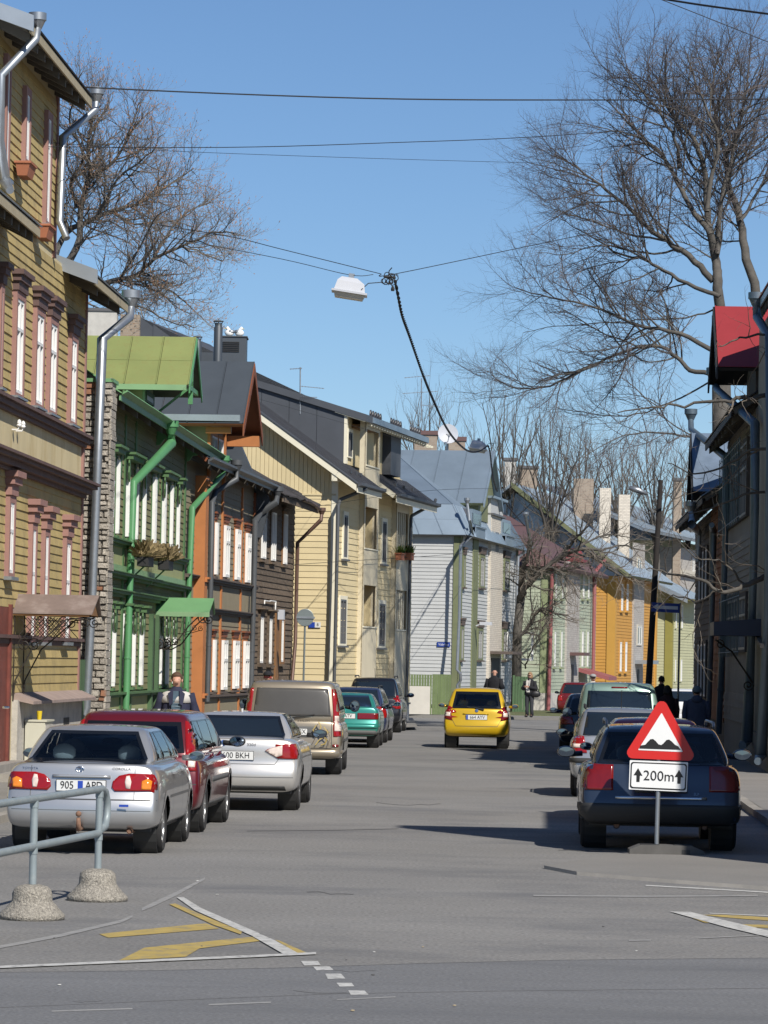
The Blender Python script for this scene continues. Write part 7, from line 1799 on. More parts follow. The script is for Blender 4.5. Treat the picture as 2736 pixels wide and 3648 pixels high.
# --- sand van
Car('sand_van', 'dusty sand-coloured van with dark rear window and printed flower', dict(van=True, L=4.9, W=1.90, H=1.75, zc=.30, paint='car_sand', rw=.33, wheels=(.95, 4.0), tw=.22, spokes=6, rim='grey_plastic',
    deck=[(0, 1.0), (3.6, 1.0), (4.0, .98), (4.9, .80)], rear=[.14, .02, .0, .03, .05, .07], cab=(.06, 4.35, .22, 3.3, .92, .77, .93), rwin=[(-.72, 1.09), (.72, 1.09), (.66, 1.60), (-.66, 1.60)], rglass='car_glass_dusty', swin=sw(.35, .45, 3.2, 3.9, 1.06, 1.55, [.30, .66]), fwin=[(-.75, 1.05), (.75, 1.05), (.66, 1.6), (-.66, 1.6)],
    lights=[([(.775, .72), (.90, .72), (.89, 1.05), (.84, 1.35), (.78, 1.59), (.72, 1.59), (.76, 1.15)], 'lens_red', [([(.79, .82), (.89, .82), (.88, 1.10), (.785, 1.10)], 'lens_white')]), ([(.76, .53), (.87, .53), (.87, .575), (.76, .575)], 'lens_dark')],
    rear_panels=[('plate_recess', [(-.32, .70), (.42, .70), (.44, .90), (-.34, .90)], 'grey_plastic', .006), ('bumper', [(-.93, .34), (.93, .34), (.93, .47), (-.93, .47)], 'car_sand', .03), ('rear_step', [(-.8, .24), (.8, .24), (.8, .33), (-.8, .33)], 'black_plastic', .01)], rear_lines=[('panel_gap', [(-.74, .50), (.74, .50), (.74, 1.1)], 'black_plastic', .012)],
    plate=(.03, .80, '     2 BGX', 0), wiper=((-.12, 1.04), (.42, 1.12)), emblems=[('disc', .0, 1.02, .045, 'chrome')], texts=[('E SALON', .045, .22, 1.0, 'grey_plastic')], mirrors=[(3.4, 1.25, .22, .26, 'black_plastic')], flaps=(.78, 1.3, .16, .36),
    side_lines=[('panel_gap', [(1.55, .42), (1.55, 1.5)], 'black_plastic', .008), ('panel_gap', [(3.0, .42), (3.0, 1.5)], 'black_plastic', .008), ('rub_strip', [(1.4, .62), (3.6, .62)], 'grey_plastic', .06)], side_panels=[], handles=[(2.75, 1.0), (3.1, 1.0)]), 1050, 66.4, 1600)
van = [o for o in bpy.data.objects if o.name == 'sand_van'][0]
b = B()
for pts in ([(.45, .56), (.52, .66), (.60, .72), (.66, .66), (.62, .58), (.55, .56)], [(.55, .72), (.50, .80), (.55, .90), (.50, .99)], [(.60, .72), (.68, .80), (.60, .90)], [(.44, .74), (.40, .84), (.46, .93)]): b.tube([(x, -.012, z) for x, z in pts], .012, 4)
part('flower_print', b, 'gold_print', van, local=True)
b = B()
for pts in ([(.40, .60), (.46, .72), (.42, .86), (.50, .96)], [(.68, .55), (.72, .7), (.66, .86)], [(.5, .78), (.6, .82), (.72, .8)]): b.tube([(x, -.012, z) for x, z in pts], .007, 4)
part('stem_print', b, 'brown_print', van, local=True)
# --- teal hatch saloon
Car('teal_saloon', 'teal green older saloon parked behind the sand van', dict(L=4.38, W=1.70, H=1.35, zc=.30, paint='car_teal', rw=.29, wheels=(.85, 3.32), deck=[(0, 1.0), (.5, 1.02), (1.0, .98), (3.1, .95), (4.38, .75)], rear=[.10, .0, -.03, .05, .06, .08], cab=(.55, 3.5, 1.25, 2.6, .76, .58, .92), rwin=[(-.64, .985), (.64, .985), (.52, 1.28), (-.52, 1.28)], swin=sw(1.0, 1.35, 2.5, 3.1, .98, 1.27, [.3, .62]),
    lights=[([(.30, .71), (.80, .71), (.80, .86), (.30, .86)], 'lens_dark')], plate=(-.02, .785, '     ATV', 0), rear_panels=[('bumper', [(-.83, .50), (.83, .50), (.83, .60), (-.83, .60)], 'car_teal', .03), ('bumper_lower', [(-.80, .34), (.80, .34), (.80, .44), (-.80, .44)], 'grey_plastic', .02)], mirrors=[(2.7, 1.0, .22, .14, 'black_plastic')], flaps=(.66, 1.2, .12, .3)), 1238, 87.6, 1800)
Car('navy_estate', 'dull navy estate car parked beyond the teal saloon', dict(L=4.7, W=1.74, H=1.46, zc=.29, paint='car_navy_car', rw=.30, wheels=(.95, 3.65), deck=[(0, .98), (.6, .99), (3.3, .95), (4.7, .72)], rear=[.12, .0, -.03, .03, .06, .10], cab=(.12, 3.75, .58, 2.8, .78, .60, .93), rwin=[(-.66, .99), (.66, .99), (.56, 1.38), (-.56, 1.38)], swin=sw(.45, .85, 2.7, 3.35, 1.0, 1.38, [.28, .62]),
    lights=[([(.60, .66), (.84, .66), (.83, .95), (.62, .95)], 'lens_red')], slights=[([(.06, .67), (.2, .68), (.22, .93), (.10, .94)], 'lens_red')], plate=(0, .72, '', 0), rails=(.9, 2.7, .58, 1.49), mirrors=[(2.9, 1.0, .22, .14, 'car_silver')], aerial=(.9, 1.46)), 1272, 93.5, 2000)
Car('black_people_carrier', 'black people carrier with roof rails by the cream house corner', dict(L=4.32, W=1.74, H=1.66, zc=.30, paint='car_black_car', rw=.31, wheels=(.75, 3.45), deck=[(0, 1.04), (3.2, 1.0), (4.32, .75)], rear=[.12, .0, -.02, .03, .05, .08], cab=(.08, 3.8, .42, 2.7, .80, .62, .98), rwin=[(-.66, 1.08), (.66, 1.08), (.60, 1.54), (-.60, 1.54)], swin=sw(.35, .65, 2.6, 3.3, 1.08, 1.52, [.3, .64]), glass='car_glass_dark',
    lights=[([(.66, .72), (.83, .72), (.82, 1.0), (.76, 1.14), (.68, 1.1)], 'lens_red', [([(.68, .82), (.82, .82), (.82, .9), (.68, .9)], 'lens_white')])], slights=[([(.05, .74), (.16, .75), (.2, 1.0), (.1, 1.08)], 'lens_red')], plate=(0, .74, '', 0), rails=(.7, 2.6, .60, 1.70), mirrors=[(2.75, 1.12, .24, .16, 'black_plastic')], aerial=(.9, 1.66)), 1336, 107.6, 2080)
# --- yellow hatchback driving away
Car('yellow_hatchback', 'bright yellow hatchback driving away down the middle of the road', dict(near=True, L=3.83, W=1.675, H=1.525, zc=.30, paint='car_yellow_car', rw=.285, wheels=(.62, 3.07), tw=.2, deck=[(0, .99), (2.9, .98), (3.83, .75)], rear=[.12, .0, -.03, .03, .06, .09], cab=(.10, 3.45, .48, 2.3, .78, .575, .94), rwin=[(-.62, 1.0), (.62, 1.0), (.53, 1.42), (-.53, 1.42)], frit=.06, swin=sw(.40, .72, 2.2, 3.0, 1.02, 1.41, [.3, .64]), fwin=[(-.62, 1.02), (.62, 1.02), (.5, 1.40), (-.5, 1.40)],
    lights=[([(.60, .70), (.80, .74), (.79, .90), (.72, 1.06), (.655, 1.05), (.64, .90)], 'lens_dark', [([(.66, .80), (.78, .80), (.76, .90), (.66, .90)], 'lens_white'), ([(.67, .93), (.765, .93), (.72, 1.04), (.665, 1.04)], 'lens_red')])], slights=[([(.05, .76), (.18, .78), (.24, .95), (.26, 1.04), (.14, 1.0)], 'lens_red')],
    plate=(0, .785, '664 AYV', 1), rear_panels=[('tailgate_lip', [(-.34, .855), (.30, .855), (.30, .88), (-.34, .88)], 'car_yellow_car', .02)], rear_lines=[('panel_gap', [(-.60, .70), (-.52, .56), (.52, .56), (.60, .70)], 'black_plastic', .01)], emblems=[('disc', 0, .95, .045, 'chrome')], wiper=((.18, .965), (-.25, 1.03)), mirrors=[(2.35, 1.05, .19, .13, 'car_yellow_car')], seats=(1.0, 1.75, .17), shelf=False), 1702, 89.2, 1937)
# --- right-hand row
Car('navy_estate_car', 'dark blue estate car with silver boot trim standing in shade behind the triangle sign', dict(near=True, L=4.81, W=1.87, H=1.44, zc=.31, paint='car_blue_black', rw=.335, wheels=(1.05, 3.80), tw=.23, deck=[(0, 1.0), (.6, 1.01), (3.4, .97), (4.81, .75)], rear=[.12, -.01, -.03, .03, .06, .10], cab=(.14, 3.9, .62, 2.85, .83, .62, .95), rwin=[(-.72, 1.0), (.72, 1.0), (.60, 1.35), (-.60, 1.35)], frit=.04, swin=sw(.46, .92, 2.75, 3.5, 1.0, 1.34, [.28, .62]), fwin=[(-.7, 1.0), (.7, 1.0), (.55, 1.34), (-.55, 1.34)],
    lights=[([(.545, .70), (.845, .70), (.85, .82), (.82, .985), (.545, .985)], 'lens_dark')], slights=[([(.05, .71), (.16, .72), (.18, .95), (.08, .97)], 'lens_dark')], rear_panels=[('boot_trim', [(-.52, .605), (.52, .605), (.52, .635), (-.52, .635)], 'chrome', .02), ('plate_recess', [(-.3, .68), (.3, .68), (.3, .82), (-.3, .82)], 'black_plastic', .006), ('bumper', [(-.92, .34), (.92, .34), (.92, .55), (-.92, .55)], 'black_plastic', .03)], rear_lines=[('bumper_trim', [(-.32, .345), (.32, .345)], 'chrome', .02)], texts=[('2.7', .04, .40, .67, 'chrome')],
    side_panels=[], rails=(.8, 2.9, .62, 1.475), railm='galv', mirrors=[(3.0, 1.06, .25, .16, 'car_blue_black')], arch='black_plastic', exhaust=[(-.5, .30, .04), (.5, .30, .04)], seats=(1.55, 2.4, .14)), 2352, 41.4, 1960)
Car('pink_red_hatchback', 'small red hatchback half hidden by the dark blue estate', dict(L=3.7, W=1.6, H=1.42, zc=.28, paint='car_pinkred', rw=.28, wheels=(.6, 3.0), deck=[(0, .95), (2.8, .93), (3.7, .72)], rear=[.1, 0, -.02, .03, .05, .09], cab=(.1, 3.2, .5, 2.2, .73, .54, .9), rwin=[(-.6, .98), (.6, .98), (.48, 1.33), (-.48, 1.33)], swin=sw(.4, .7, 2.1, 2.8, .98, 1.33, [.4]), lights=[([(.56, .66), (.76, .66), (.75, .92), (.6, .92)], 'lens_red')], plate=(0, .7, '', 0), mirrors=[(2.3, .98, .2, .13, 'black_plastic')]), 2335, 48.4, 1960)
Car('silver_estate', 'silver compact estate parked ahead of the small red hatchback', dict(L=4.22, W=1.65, H=1.45, zc=.29, paint='car_silver3', rw=.285, wheels=(.85, 3.31), deck=[(0, .99), (3.0, .96), (4.22, .73)], rear=[.1, 0, -.03, .03, .05, .09], cab=(.1, 3.5, .45, 2.5, .75, .58, .93), rwin=[(-.62, 1.0), (.62, 1.0), (.55, 1.37), (-.55, 1.37)], swin=sw(.4, .7, 2.4, 3.1, 1.0, 1.37, [.3, .64]), lights=[([(.55, .72), (.79, .72), (.78, .98), (.60, .98)], 'lens_red', [([(.58, .80), (.77, .80), (.77, .86), (.58, .86)], 'lens_white')])], plate=(0, .70, '', 0), rear_panels=[('bumper_strip', [(-.8, .56), (.8, .56), (.8, .63), (-.8, .63)], 'black_plastic', .035)], mirrors=[(2.65, 1.0, .22, .14, 'black_plastic')], rails=(.7, 2.4, .58, 1.475), aerial=(.8, 1.45)), 2215, 57.6, 1960)
Car('pale_green_van', 'pale green van with wide dark rear window in the shaded parking row', dict(van=True, L=4.4, W=1.80, H=1.80, zc=.30, paint='car_pine', rw=.32, wheels=(.8, 3.5), deck=[(0, 1.05), (3.2, 1.02), (4.4, .8)], rear=[.12, 0, -.02, .02, .04, .06], cab=(.05, 3.9, .25, 2.8, .85, .70, .98), rwin=[(-.68, 1.08), (.68, 1.08), (.63, 1.62), (-.63, 1.62)], swin=sw(.35, .5, 2.7, 3.4, 1.08, 1.6, [.34, .66]), lights=[([(.70, .78), (.86, .78), (.83, 1.06), (.72, 1.06)], 'lens_red')], plate=(0, .75, '', 0), rear_panels=[('brake_light', [(-.16, 1.68), (.16, 1.68), (.16, 1.705), (-.16, 1.705)], 'lens_dark', .012)], mirrors=[(2.8, 1.15, .24, .22, 'black_plastic')]), 2206, 72, 1960)
Car('black_saloon', 'black saloon at the head of the shaded parking row', dict(L=4.5, W=1.75, H=1.46, zc=.28, paint='car_black_car', rw=.31, wheels=(.85, 3.5), deck=[(0, .98), (3.2, .95), (4.5, .72)], rear=[.1, 0, -.03, .03, .05, .09], cab=(.4, 3.7, 1.1, 2.7, .79, .6, .93), rwin=[(-.66, 1.0), (.66, 1.0), (.54, 1.38), (-.54, 1.38)], swin=sw(.9, 1.2, 2.6, 3.3, 1.0, 1.38, [.3, .64]), lights=[([(.5, .72), (.82, .72), (.81, .9), (.55, .9)], 'lens_red')], mirrors=[(2.8, 1.02, .22, .15, 'car_navy_car')]), 2122, 85.3, 1960)
Car('red_far_hatchback', 'small red hatchback parked far off by the mint house', dict(L=3.8, W=1.65, H=1.45, zc=.28, paint='car_red_car', rw=.28, wheels=(.65, 3.1), deck=[(0, .95), (2.8, .93), (3.8, .72)], rear=[.1, 0, -.02, .03, .05, .09], cab=(.1, 3.3, .5, 2.2, .75, .56, .9), rwin=[(-.6, .98), (.6, .98), (.48, 1.35), (-.48, 1.35)], swin=sw(.4, .7, 2.1, 2.9, .98, 1.35, [.42]), lights=[([(.56, .66), (.76, .66), (.75, .95), (.62, .95)], 'lens_red')], mirrors=[(2.35, 1.0, .2, .13, 'black_plastic')]), 2056, 148, 2700)
Car('white_far_saloon', 'white saloon far down the street beside the woman in the grey-blue coat', dict(L=4.3, W=1.7, H=1.42, zc=.28, paint='car_white_car', rw=.29, wheels=(.85, 3.3), deck=[(0, .97), (3.1, .95), (4.3, .75)], rear=[.1, 0, -.03, .03, .05, .08], cab=(.5, 3.5, 1.1, 2.6, .76, .58, .93), rwin=[(-.65, .99), (.65, .99), (.52, 1.33), (-.52, 1.33)], swin=sw(.95, 1.25, 2.5, 3.1, .98, 1.33, [.3, .62]), lights=[([(.45, .74), (.78, .74), (.78, .86), (.45, .86)], 'lens_red')], plate=(0, .66, '', 0), mirrors=[(2.7, 1.0, .2, .13, 'car_white_car')]), 2432, 120, 2600)
# ================================================================== road works sign
cs = gp(2338, 3052); sb = Vector((cs.x, cs.y, .035))
SG = thing('road_works_sign', 'red triangle uneven-road sign with 200m plate on a rubber foot', 'road sign', sb)
rt = Matrix.Rotation(math.radians(2), 3, 'Y')
dS = sb.y; sc = PF/dS
def sgp(x, y, off=0.0): p = at(x, y, dS-.04-off); return p
b = B(); b.tube([sb+Z*.02, at(2348, 2690, dS)], .026, 12); part('post', b, 'galv', SG, autosm=40)
def rounded(pts, r, n=5):
    out = []; m = len(pts)
    for i in range(m):
        p0, p1, p2 = Vector(pts[i-1]), Vector(pts[i]), Vector(pts[(i+1) % m]); a = (p0-p1).normalized(); c = (p2-p1).normalized(); ang = a.angle(c); t = r/math.tan(ang/2); s0 = p1+a*t; s1 = p1+c*t; cc = p1+(a+c).normalized()*(r/math.sin(ang/2))
        for k in range(n+1):
            f = k/n; q = s0.lerp(s1, f); out.append(cc+(q-cc).normalized()*r)
    return out
def flat(name, px, r, m, off, parent=None, th=.004):
    """flat outline from photo pixels set upright facing the road, off metres before the plate"""
    P = rounded([Vector(p) for p in px], r) if r else [Vector(p) for p in px]
    pts = [sgp(p.x, p.y, off) for p in P]; b = B(); b.prism(pts, (0, th, 0)); return part(name, b, m, parent or SG)
tri = [(2359, 2478), (2486, 2712), (2218, 2700)]
def shrink(pts, k):
    c = sum((Vector(p) for p in pts), Vector((0, 0)))/len(pts); return [tuple(c+(Vector(p)-c)*k) for p in pts]
T0 = flat('triangle', tri, 20, 'sign_red', 0, th=.012)
flat('triangle_field', shrink(tri, .60), 2, 'sign_white', .003, T0)
hx = lambda x, y: (1950+x/2.11, 2350+y/2.11)
hump = [(690, 668), (700, 645), (735, 640), (755, 618), (775, 598), (795, 596), (815, 612), (835, 636), (855, 642), (872, 630), (895, 604), (915, 600), (935, 615), (960, 640), (985, 652), (1002, 678)]
flat('hump_symbol', [hx(*p) for p in hump], 0, 'sign_black', .006, T0)
pl = [hx(620, 755), hx(1058, 772), hx(1048, 995), hx(612, 975)]
P0 = flat('distance_plate', pl, 3, 'sign_white', -.002, th=.008)
ring_o, ring_i = [hx(628, 768), hx(1050, 784), hx(1041, 985), hx(620, 966)], [hx(637, 778), hx(1040, 793), hx(1031, 974), hx(630, 956)]
flat('plate_border', ring_o, 9, 'sign_black', .001, P0, .003); flat('plate_field', ring_i, 8, 'sign_white', .0045, P0, .002)
for ax in (682, 990):
    dy = (ax-682)*.045
    flat('arrow', [hx(ax, 815+dy), hx(ax+33, 872+dy), hx(ax+14, 871+dy), hx(ax+11, 919+dy), hx(ax-13, 918+dy), hx(ax-12, 869+dy), hx(ax-34, 868+dy)], 0, 'sign_black', .008, P0, .002)
cpt = sgp(*hx(838, 878), .009); text_part('lettering', '200m', .158, cpt, (1, 0, -.028), (.02, 0, 1), 'sign_black', P0, wscale=.98, depth=.001)
# rubber foot
fx, fy_ = sb.x+.10, sb.y
foot = B(); x0, x1 = fx-.41, fx+.42; yf, yb_ = sb.y-.16, sb.y+.16
foot.prism([(x0, yf, .035), (x0, yf, .085), (x0+.12, yf+.0, .135), (x1-.14, yf, .135), (x1, yf, .075), (x1, yf, .035)], (0, yb_-yf, 0)); part('foot', foot, 'rubber', SG)
for a in (x0+.13, x1-.33): part('foot_pocket', B().bx(a, a+.2, yf+.05, yb_-.08, .1351, .142), 'black_plastic', SG)
part('foot_slot', B().bx(fx+.17, fx+.26, yf-.003, yf+.05, .037, .09), 'black_plastic', SG)
# ================================================================== railing on bell-shaped concrete feet
p1 = Vector((-2.754, 28.4, 0)); p2 = Vector((-2.415, 30.7, 0)); dv = (p2-p1); p3 = p1-dv; p4 = p3-dv
RL = thing('pipe_railing', 'grey painted pipe railing with an end loop at the street corner', 'railing', p1)
zt, zl = .96, .58
for q in (p2, p1, p3): b = B(); b.tube([q+Z*.05, q+Z*zt], .031, 12); part('post', b, 'rail_grey', RL, autosm=40)
u = dv.normalized()
b = B(); b.tube([p4+Z*zt, p2+Z*zt, p2+u*.10+Z*zt, p2+u*.22+Z*(zt-.03), p2+u*.30+Z*(zt-.12), p2+u*.31+Z*(zt-.24), p2+u*.24+Z*(zt-.33), p2+u*.02+Z*(zt-.36)], .032, 12); part('top_rail', b, 'rail_grey', RL, autosm=50)
b = B(); b.tube([p4+Z*zl, p2+Z*zl], .032, 12); part('lower_rail', b, 'rail_grey', RL, autosm=40)
b = B()
for q in (p1, p2):
    for z in (zt-.07, zl-.06): b.lathe(q+Z*z, Z, [(.036, 0), (.036, .05)], 12)
for q in (p1, p2): pass
o = part('pipe_clamp', b, 'rail_grey', RL); o['kind'] = 'stuff'
random.seed(4)
for i, q in enumerate((p1, p2, p3)):
    b = B(); prof = [(.262, 0), (.265, .03), (.258, .045), (.235, .06), (.20, .10), (.172, .135), (.160, .15), (.160, .20), (.150, .235), (.120, .262), (.07, .275), (.03, .278)]
    b.lathe(q, Z, prof, 40)
    for k, v in enumerate(b.v):
        r = v-q; r2 = Vector((r.x, r.y, 0))
        if .05 < v.z < .27: b.v[k] = v+r2*random.uniform(-.022, .022)
    bl = tag(part('concrete_foot', b, 'aggregate', smooth=True), ('bell-shaped pebble concrete foot under the railing post nearer the frame edge', 'bell-shaped pebble concrete foot under the end post of the railing', 'bell-shaped pebble concrete foot cut off at the corner of the picture')[i], 'concrete foot', 'railing feet')
bpy.data.objects[bl.name]['label'] = 'bell-shaped pebble concrete foot under the outermost visible railing post'
# ================================================================== people
def skin_mesh(verts, edges, radii, lev=1):
    me = bpy.data.meshes.new('sk'); me.from_pydata([tuple(v) for v in verts], edges, []); ob = bpy.data.objects.new('sk', me); C.objects.link(ob)
    md = ob.modifiers.new('skin', 'SKIN'); md.use_smooth_shade = True
    sv = me.skin_vertices[0].data
    for i, r in enumerate(radii): sv[i].radius = (r, r)
    sv[0].use_root = True
    ob.modifiers.new('ss', 'SUBSURF').levels = lev
    bpy.context.view_layer.update()
    ev = bpy.data.meshes.new_from_object(ob.evaluated_get(bpy.context.evaluated_depsgraph_get())); b = B(); b.v = [v.co.copy() for v in ev.vertices]; b.f = [list(p.vertices) for p in ev.polygons]
    bpy.data.objects.remove(ob); bpy.data.meshes.remove(me); bpy.data.meshes.remove(ev); return b
def loft(b, secs, n=16):
    """secs: (centre, rx, ry) horizontal ellipses from bottom to top"""
    k = len(b.v)
    for c, rx, ry in secs:
        for q in range(n):
            a = 2*math.pi*q/n; b.v.append(Vector(c)+Vector((math.cos(a)*rx, math.sin(a)*ry, 0)))
    for i in range(len(secs)-1):
        for q in range(n): a = k+i*n+q; c = k+i*n+(q+1) % n; b.f.append([a, c, c+n, a+n])
    b.f.append([k+q for q in range(n-1, -1, -1)]); b.f.append([k+(len(secs)-1)*n+q for q in range(n)])
def person(label, pos, rz, h, jacket, trousers, hair='hair_brown', shoes='leather', pose='stand', coat=.0, extra=None, skirt=False, hands='pocket', turn=0.0, hairlen=.0, bald=False, broad=1.0):
    """figure faces local -y; rz turns it"""
    s = h/1.75; root = thing('person', label, 'person', pos, rz, 'people in the street'); w = .19*broad
    V = []; E = []; R = []
    def add(p, r, par=None):
        V.append(Vector(p)*s); R.append(r*s); i = len(V)-1
        if par is not None: E.append((par, i))
        return i
    pel = add((0, 0, .93), .105); sp1 = add((0, 0, 1.08), .10, pel); ch = add((0, .01, 1.28), .115, sp1); nk = add((0, .015, 1.47), .055, ch); nk2 = add((0, .005, 1.53), .052, nk)
    hd = add((0, -.01, 1.60), .078, nk2); h2 = add((0, -.005, 1.66), .086, hd); h3 = add((0, .0, 1.71), .062, h2)
    ns = add((0, -.098, 1.622), .016, hd)
    walk = .0 if pose == 'stand' else .22
    arms = []
    for sx in (-1, 1):
        sh = add((sx*w, .01, 1.39), .062, ch)
        if hands == 'pocket': el = (sx*(w+.10), .07, 1.13); wr = (sx*(w+.02), -.07, .95)
        elif hands == 'front': el = (sx*(w+.07), .05, 1.13); wr = (sx*.10, -.22, 1.10)
        elif hands == 'fold': el = (sx*(w+.06), -.02, 1.12); wr = (sx*.06 if sx > 0 else -.12, -.24, 1.18)
        else: el = (sx*(w+.06), .03, 1.12); wr = (sx*(w+.07), -.04+walk*sx*.5, .88)
        e_ = add(el, .042, sh); w_ = add(wr, .028, e_); arms.append((Vector((sx*w, .01, 1.39)), Vector(el), Vector(wr)))
        dv_ = (Vector(wr)-Vector(el)).normalized(); pm = add(Vector(wr)+dv_*.07, .034, w_); side = dv_.cross(Vector((0, 1, .2))).normalized()
        for q in range(4):
            base = Vector(wr)+dv_*.095+side*(q-1.5)*.019; f1 = add(base, .0095, pm); ln = (.028, .034, .031, .023)[q]; f2 = add(base+dv_*ln+Vector((0, -.006, 0)), .0085, f1); add(base+dv_*ln*2+Vector((0, -.016, 0)), .0075, f2)
        tb_ = add(Vector(wr)+dv_*.045-side*.036, .010, pm); add(Vector(wr)+dv_*.085-side*.05, .0085, tb_)
        lg = add((sx*.09, 0, .86), .085, pel); kn = add((sx*.10, -.02+walk*sx*.6, .48), .058, lg); an = add((sx*.10, .02+walk*sx, .09), .038, kn); add((sx*.11, -.12+walk*sx, .04), .036, an)
    bd = skin_mesh(V, E, R)
    part('body', bd, 'skin', root, local=True, smooth=True)
    S_ = lambda p: Vector(p)*s
    # trousers or skirt
    b = B()
    if not skirt:
        for sx in (-1, 1): loft(b, [(S_((sx*.105, .03+walk*sx, .07)), .062*s, .085*s), (S_((sx*.10, -.0+walk*sx*.8, .30)), .066*s, .078*s), (S_((sx*.10, -.015+walk*sx*.6, .50)), .074*s, .084*s), (S_((sx*.092, 0, .74)), .092*s, .105*s), (S_((sx*.07, .0, .90)), .105*s, .125*s), (S_((sx*.06, 0, 1.0)), .11*s, .115*s)], 12)
    else: loft(b, [(S_((0, .0, .20)), .24*s, .20*s), (S_((0, 0, .6)), .20*s, .17*s), (S_((0, 0, 1.0)), .165*s, .13*s)], 16)
    part('trousers' if not skirt else 'skirt', b, trousers, root, local=True, smooth=True)
    b = B()
    for sx in (-1, 1): b.ell(S_((sx*.108, -.06+walk*sx, .045)), .048*s, .135*s, .045*s, 12, 8)
    part('shoes', b, shoes, root, local=True, smooth=True)
    # jacket
    b = B(); zb_ = .86-coat
    loft(b, [(S_((0, .0, zb_)), (w+.02+coat*.10)*s, (.145+coat*.10)*s), (S_((0, 0, zb_+.08+coat*.5)), (w+.025+coat*.04)*s, .155*s), (S_((0, 0, 1.08)), (w+.005)*s, .145*s), (S_((0, .01, 1.25)), (w+.02)*s, .150*s), (S_((0, .012, 1.37)), (w+.03)*s, .130*s), (S_((0, .015, 1.44)), (w-.03)*s, .10*s), (S_((0, .018, 1.485)), .095*s, .08*s), (S_((0, .018, 1.53)), .075*s, .075*s)], 20)
    for a, e_, w_ in arms:
        p0, p1_, p2_ = S_(a), S_(e_), S_(w_); b.tube([p0+Vector((0, 0, .02*s)), p0.lerp(p1_, .5), p1_, p1_.lerp(p2_, .5), p2_], [.085*s, .075*s, .066*s, .058*s, .050*s], 10)
    jk = part('jacket', b, jacket, root, local=True, smooth=True)
    # head details
    if bald: pass
    else:
        b = B(); b.ell(S_((0, .018, 1.675)), .093*s, .108*s, (.095+hairlen*.3)*s, 14, 10); b.v = [v if not (v.y < -.03*s and v.z < 1.70*s) else Vector((v.x, max(v.y, -.02*s), v.z)) for v in b.v]
        if hairlen: b.ell(S_((0, .035, 1.60)), (.105+hairlen*.3)*s, .10*s, (.10+hairlen)*s, 14, 10)
        part('hair', b, hair, root, local=True, smooth=True)
    for sx in (-1, 1):
        b = B(); b.ell(S_((sx*.032, -.080, 1.645)), .013*s, .010*s, .009*s, 8, 6); part('eye', b, 'hair_dark', root, local=True)
        b = B(); b.ell(S_((sx*.086, .005, 1.625)), .014*s, .022*s, .032*s, 8, 6); part('ear', b, 'skin', root, local=True, smooth=True)
    part('mouth', B().bx(-.026*s, .026*s, -.092*s, -.08*s, 1.575*s, 1.583*s), 'maroon_cloth', root, local=True)
    if extra: extra(root, S_, s, jk, arms)
    return root
def faceto(p, tx, ty): return math.atan2(tx-p.x, -(ty-p.y))
def on(px, d, z=.1): c = at(px, 2400, d); return Vector((c.x, c.y, z))
# man in the navy and pale jacket
def ex1(root, S_, s, jk, arms):
    b = B(); w = .19
    w = .19*1.12; loft(b, [(S_((0, 0, 1.27)), (w+.030)*s, .156*s), (S_((0, .01, 1.37)), (w+.042)*s, .140*s), (S_((0, .015, 1.435)), (w+.0)*s, .112*s), (S_((0, .015, 1.455)), (w-.06)*s, .10*s)], 20)
    part('yoke', b, 'pale_cloth', jk, local=True, smooth=True)
    b = B(); b.prism([S_((-.055, 0, .90)), S_((.05, 0, .90)), S_((.085, 0, 1.30)), S_((.06, 0, 1.46)), S_((-.06, 0, 1.46)), S_((-.085, 0, 1.30))], (0, .02, 0)); b.v = [Vector((v.x, v.y-.163*s, v.z)) if v.z < 1.4*s else Vector((v.x, v.y-.11*s, v.z)) for v in b.v]; sh = part('shirt', b, 'blue_shirt', root, local=True)
    for k in range(8): z = (.96+k*.05)*s; part('shirt_stripe', B().bx(-.065*s, .065*s, -.1655*s, -.163*s, z, z+.006), 'stripe_cloth', sh, local=True)
    for sx in (-1, 1):
        b = B(); b.prism([S_((sx*.05, -.13, 1.49)), S_((sx*.14, -.13, 1.42)), S_((sx*.105, -.172, 1.22)), S_((sx*.055, -.174, 1.26))], (0, -.012, 0)); part('collar', b, 'navy_cloth', jk, local=True)
p = on(630, 58); person('man in navy jacket with pale shoulders standing by the green house', p, faceto(p, -.3, 0), 1.77, 'navy_cloth', 'charcoal_cloth', 'hair_brown', hands='pocket', extra=ex1, broad=1.12)
def cap(m, brim=True, top=1.735, glasses=None):
    def f(root, S_, s, jk, arms):
        b = B(); b.ell(S_((0, .01, 1.70)), .105*s, .118*s, .075*s, 14, 8); b.v = [Vector((v.x, v.y, max(v.z, 1.685*s))) for v in b.v]
        if brim: b.ell(S_((0, -.12, 1.692)), .085*s, .075*s, .012*s, 12, 6)
        part('cap', b, m, root, local=True, smooth=True)
        if glasses: part('glasses', B().bx(-.075*s, .075*s, -.105*s, -.078*s, 1.628*s, 1.662*s), glasses, root, local=True)
    return f
p = on(955, 75); person('man in black cap and red-tinted glasses behind the sand van', p, faceto(p, -3, 0), 1.76, 'green_cloth', 'charcoal_cloth', hands='down', extra=cap('black_cloth', True, glasses='red_lens'))
p = on(1762, 127, .12); person('balding man in black jacket turned away beyond the yellow hatchback', p, math.radians(160), 1.84, 'black_cloth', 'charcoal_cloth', bald=True, hands='front', broad=1.15)
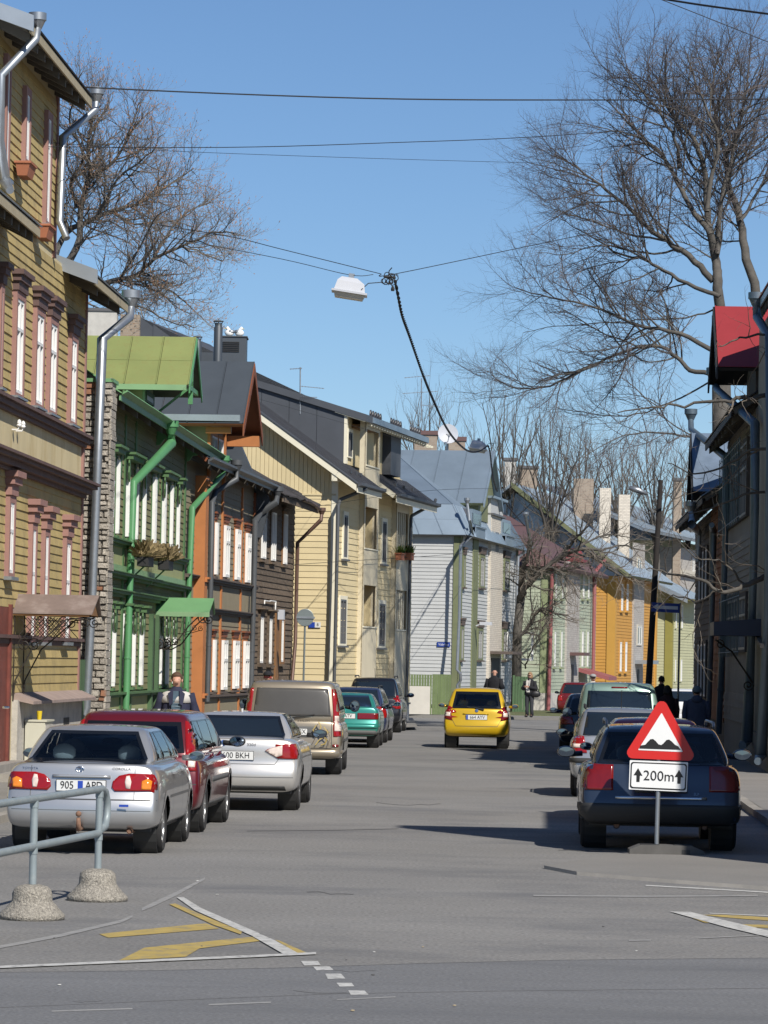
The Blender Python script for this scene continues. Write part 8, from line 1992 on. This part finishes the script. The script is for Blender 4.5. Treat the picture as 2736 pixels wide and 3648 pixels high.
def ex4(root, S_, s, jk, arms):
    part('glasses', B().bx(-.07*s, .07*s, -.105*s, -.078*s, 1.632*s, 1.662*s), 'dark_glasses', root, local=True)
    b = B(); b.prism([S_((-.06, -.16, .98)), S_((.07, -.16, .98)), S_((.05, -.13, 1.44)), S_((-.05, -.13, 1.44))], (0, -.012, 0)); part('blouse', b, 'white_cloth', root, local=True)
    b = B(); b.tube([S_((-.06, -.13, 1.47)), S_((-.075, -.165, 1.35)), S_((-.07, -.17, 1.15)), S_((-.06, -.175, 1.02))], .022*s, 6); b.tube([S_((.06, -.13, 1.47)), S_((.06, -.165, 1.35)), S_((.04, -.17, 1.18))], .022*s, 6); part('scarf', b, 'pale_cloth', root, local=True)
p = on(1888, 136, .12); wm = person('woman in black jacket, white blouse and sunglasses carrying a dark handbag', p, math.radians(-25), 1.72, 'black_cloth', 'charcoal_cloth', 'hair_fair', hands='fold', extra=ex4, hairlen=.03)
hb = thing('handbag', 'black handbag hanging at the side of the woman with sunglasses', 'bag', p+Vector((.22, -.14, .78))); c = hb.location.copy()
b = B(); b.ell(c+Vector((0, 0, .12)), .20, .09, .14, 14, 8); part('bag_body', b, 'leather', hb, smooth=True); b = B(); b.tube([c+Vector((-.12, 0, .22)), c+Vector((-.05, .02, .50)), c+Vector((.02, .03, .52)), c+Vector((.12, 0, .22))], .012, 5); part('strap', b, 'leather', hb)
def capw(root, S_, s, jk, arms):
    cap('grey_hat')(root, S_, s, jk, arms); b = B(); b.tube([S_((.16, -.10, 1.42)), S_((.02, -.165, 1.25)), S_((-.16, -.12, 1.0))], .014, 5); part('bag_strap', b, 'leather', jk, local=True)
p = on(2113, 112); person('man in white shirt and grey flat cap beyond the pale green van', p, math.radians(15), 1.76, 'white_cloth', 'charcoal_cloth', 'grey_hat', hands='down', extra=capw)
p = on(2357, 104); person('man with short dark hair and black jacket walking away under the pole', p, math.radians(180), 1.76, 'black_cloth', 'black_cloth', 'hair_dark', hands='down', pose='walk', broad=1.15)
p = on(2378, 85); person('person in very dark maroon coat walking away beside the van', p, math.radians(178), 1.58, 'maroon_cloth', 'black_cloth', 'hair_dark', hands='down', coat=.32, pose='walk', hairlen=.02, broad=1.12)
def hat(root, S_, s, jk, arms):
    b = B(); b.ell(S_((0, .01, 1.68)), .118*s, .125*s, .115*s, 16, 10); b.v = [Vector((v.x, v.y, max(v.z, 1.63*s))) for v in b.v]; part('knit_hat', b, 'teal_hat', root, local=True, smooth=True)
    b = B(); b.ell(S_((0, .12, 1.46)), .14*s, .07*s, .10*s, 14, 8); part('hood', b, 'slate_cloth', jk, local=True, smooth=True)
p = on(2483, 80); person('woman in long grey-blue coat and knitted hat walking away along the shaded pavement', p, math.radians(178), 1.58, 'slate_cloth', 'black_cloth', 'hair_dark', hands='down', coat=.42, extra=hat, pose='walk', broad=1.28)
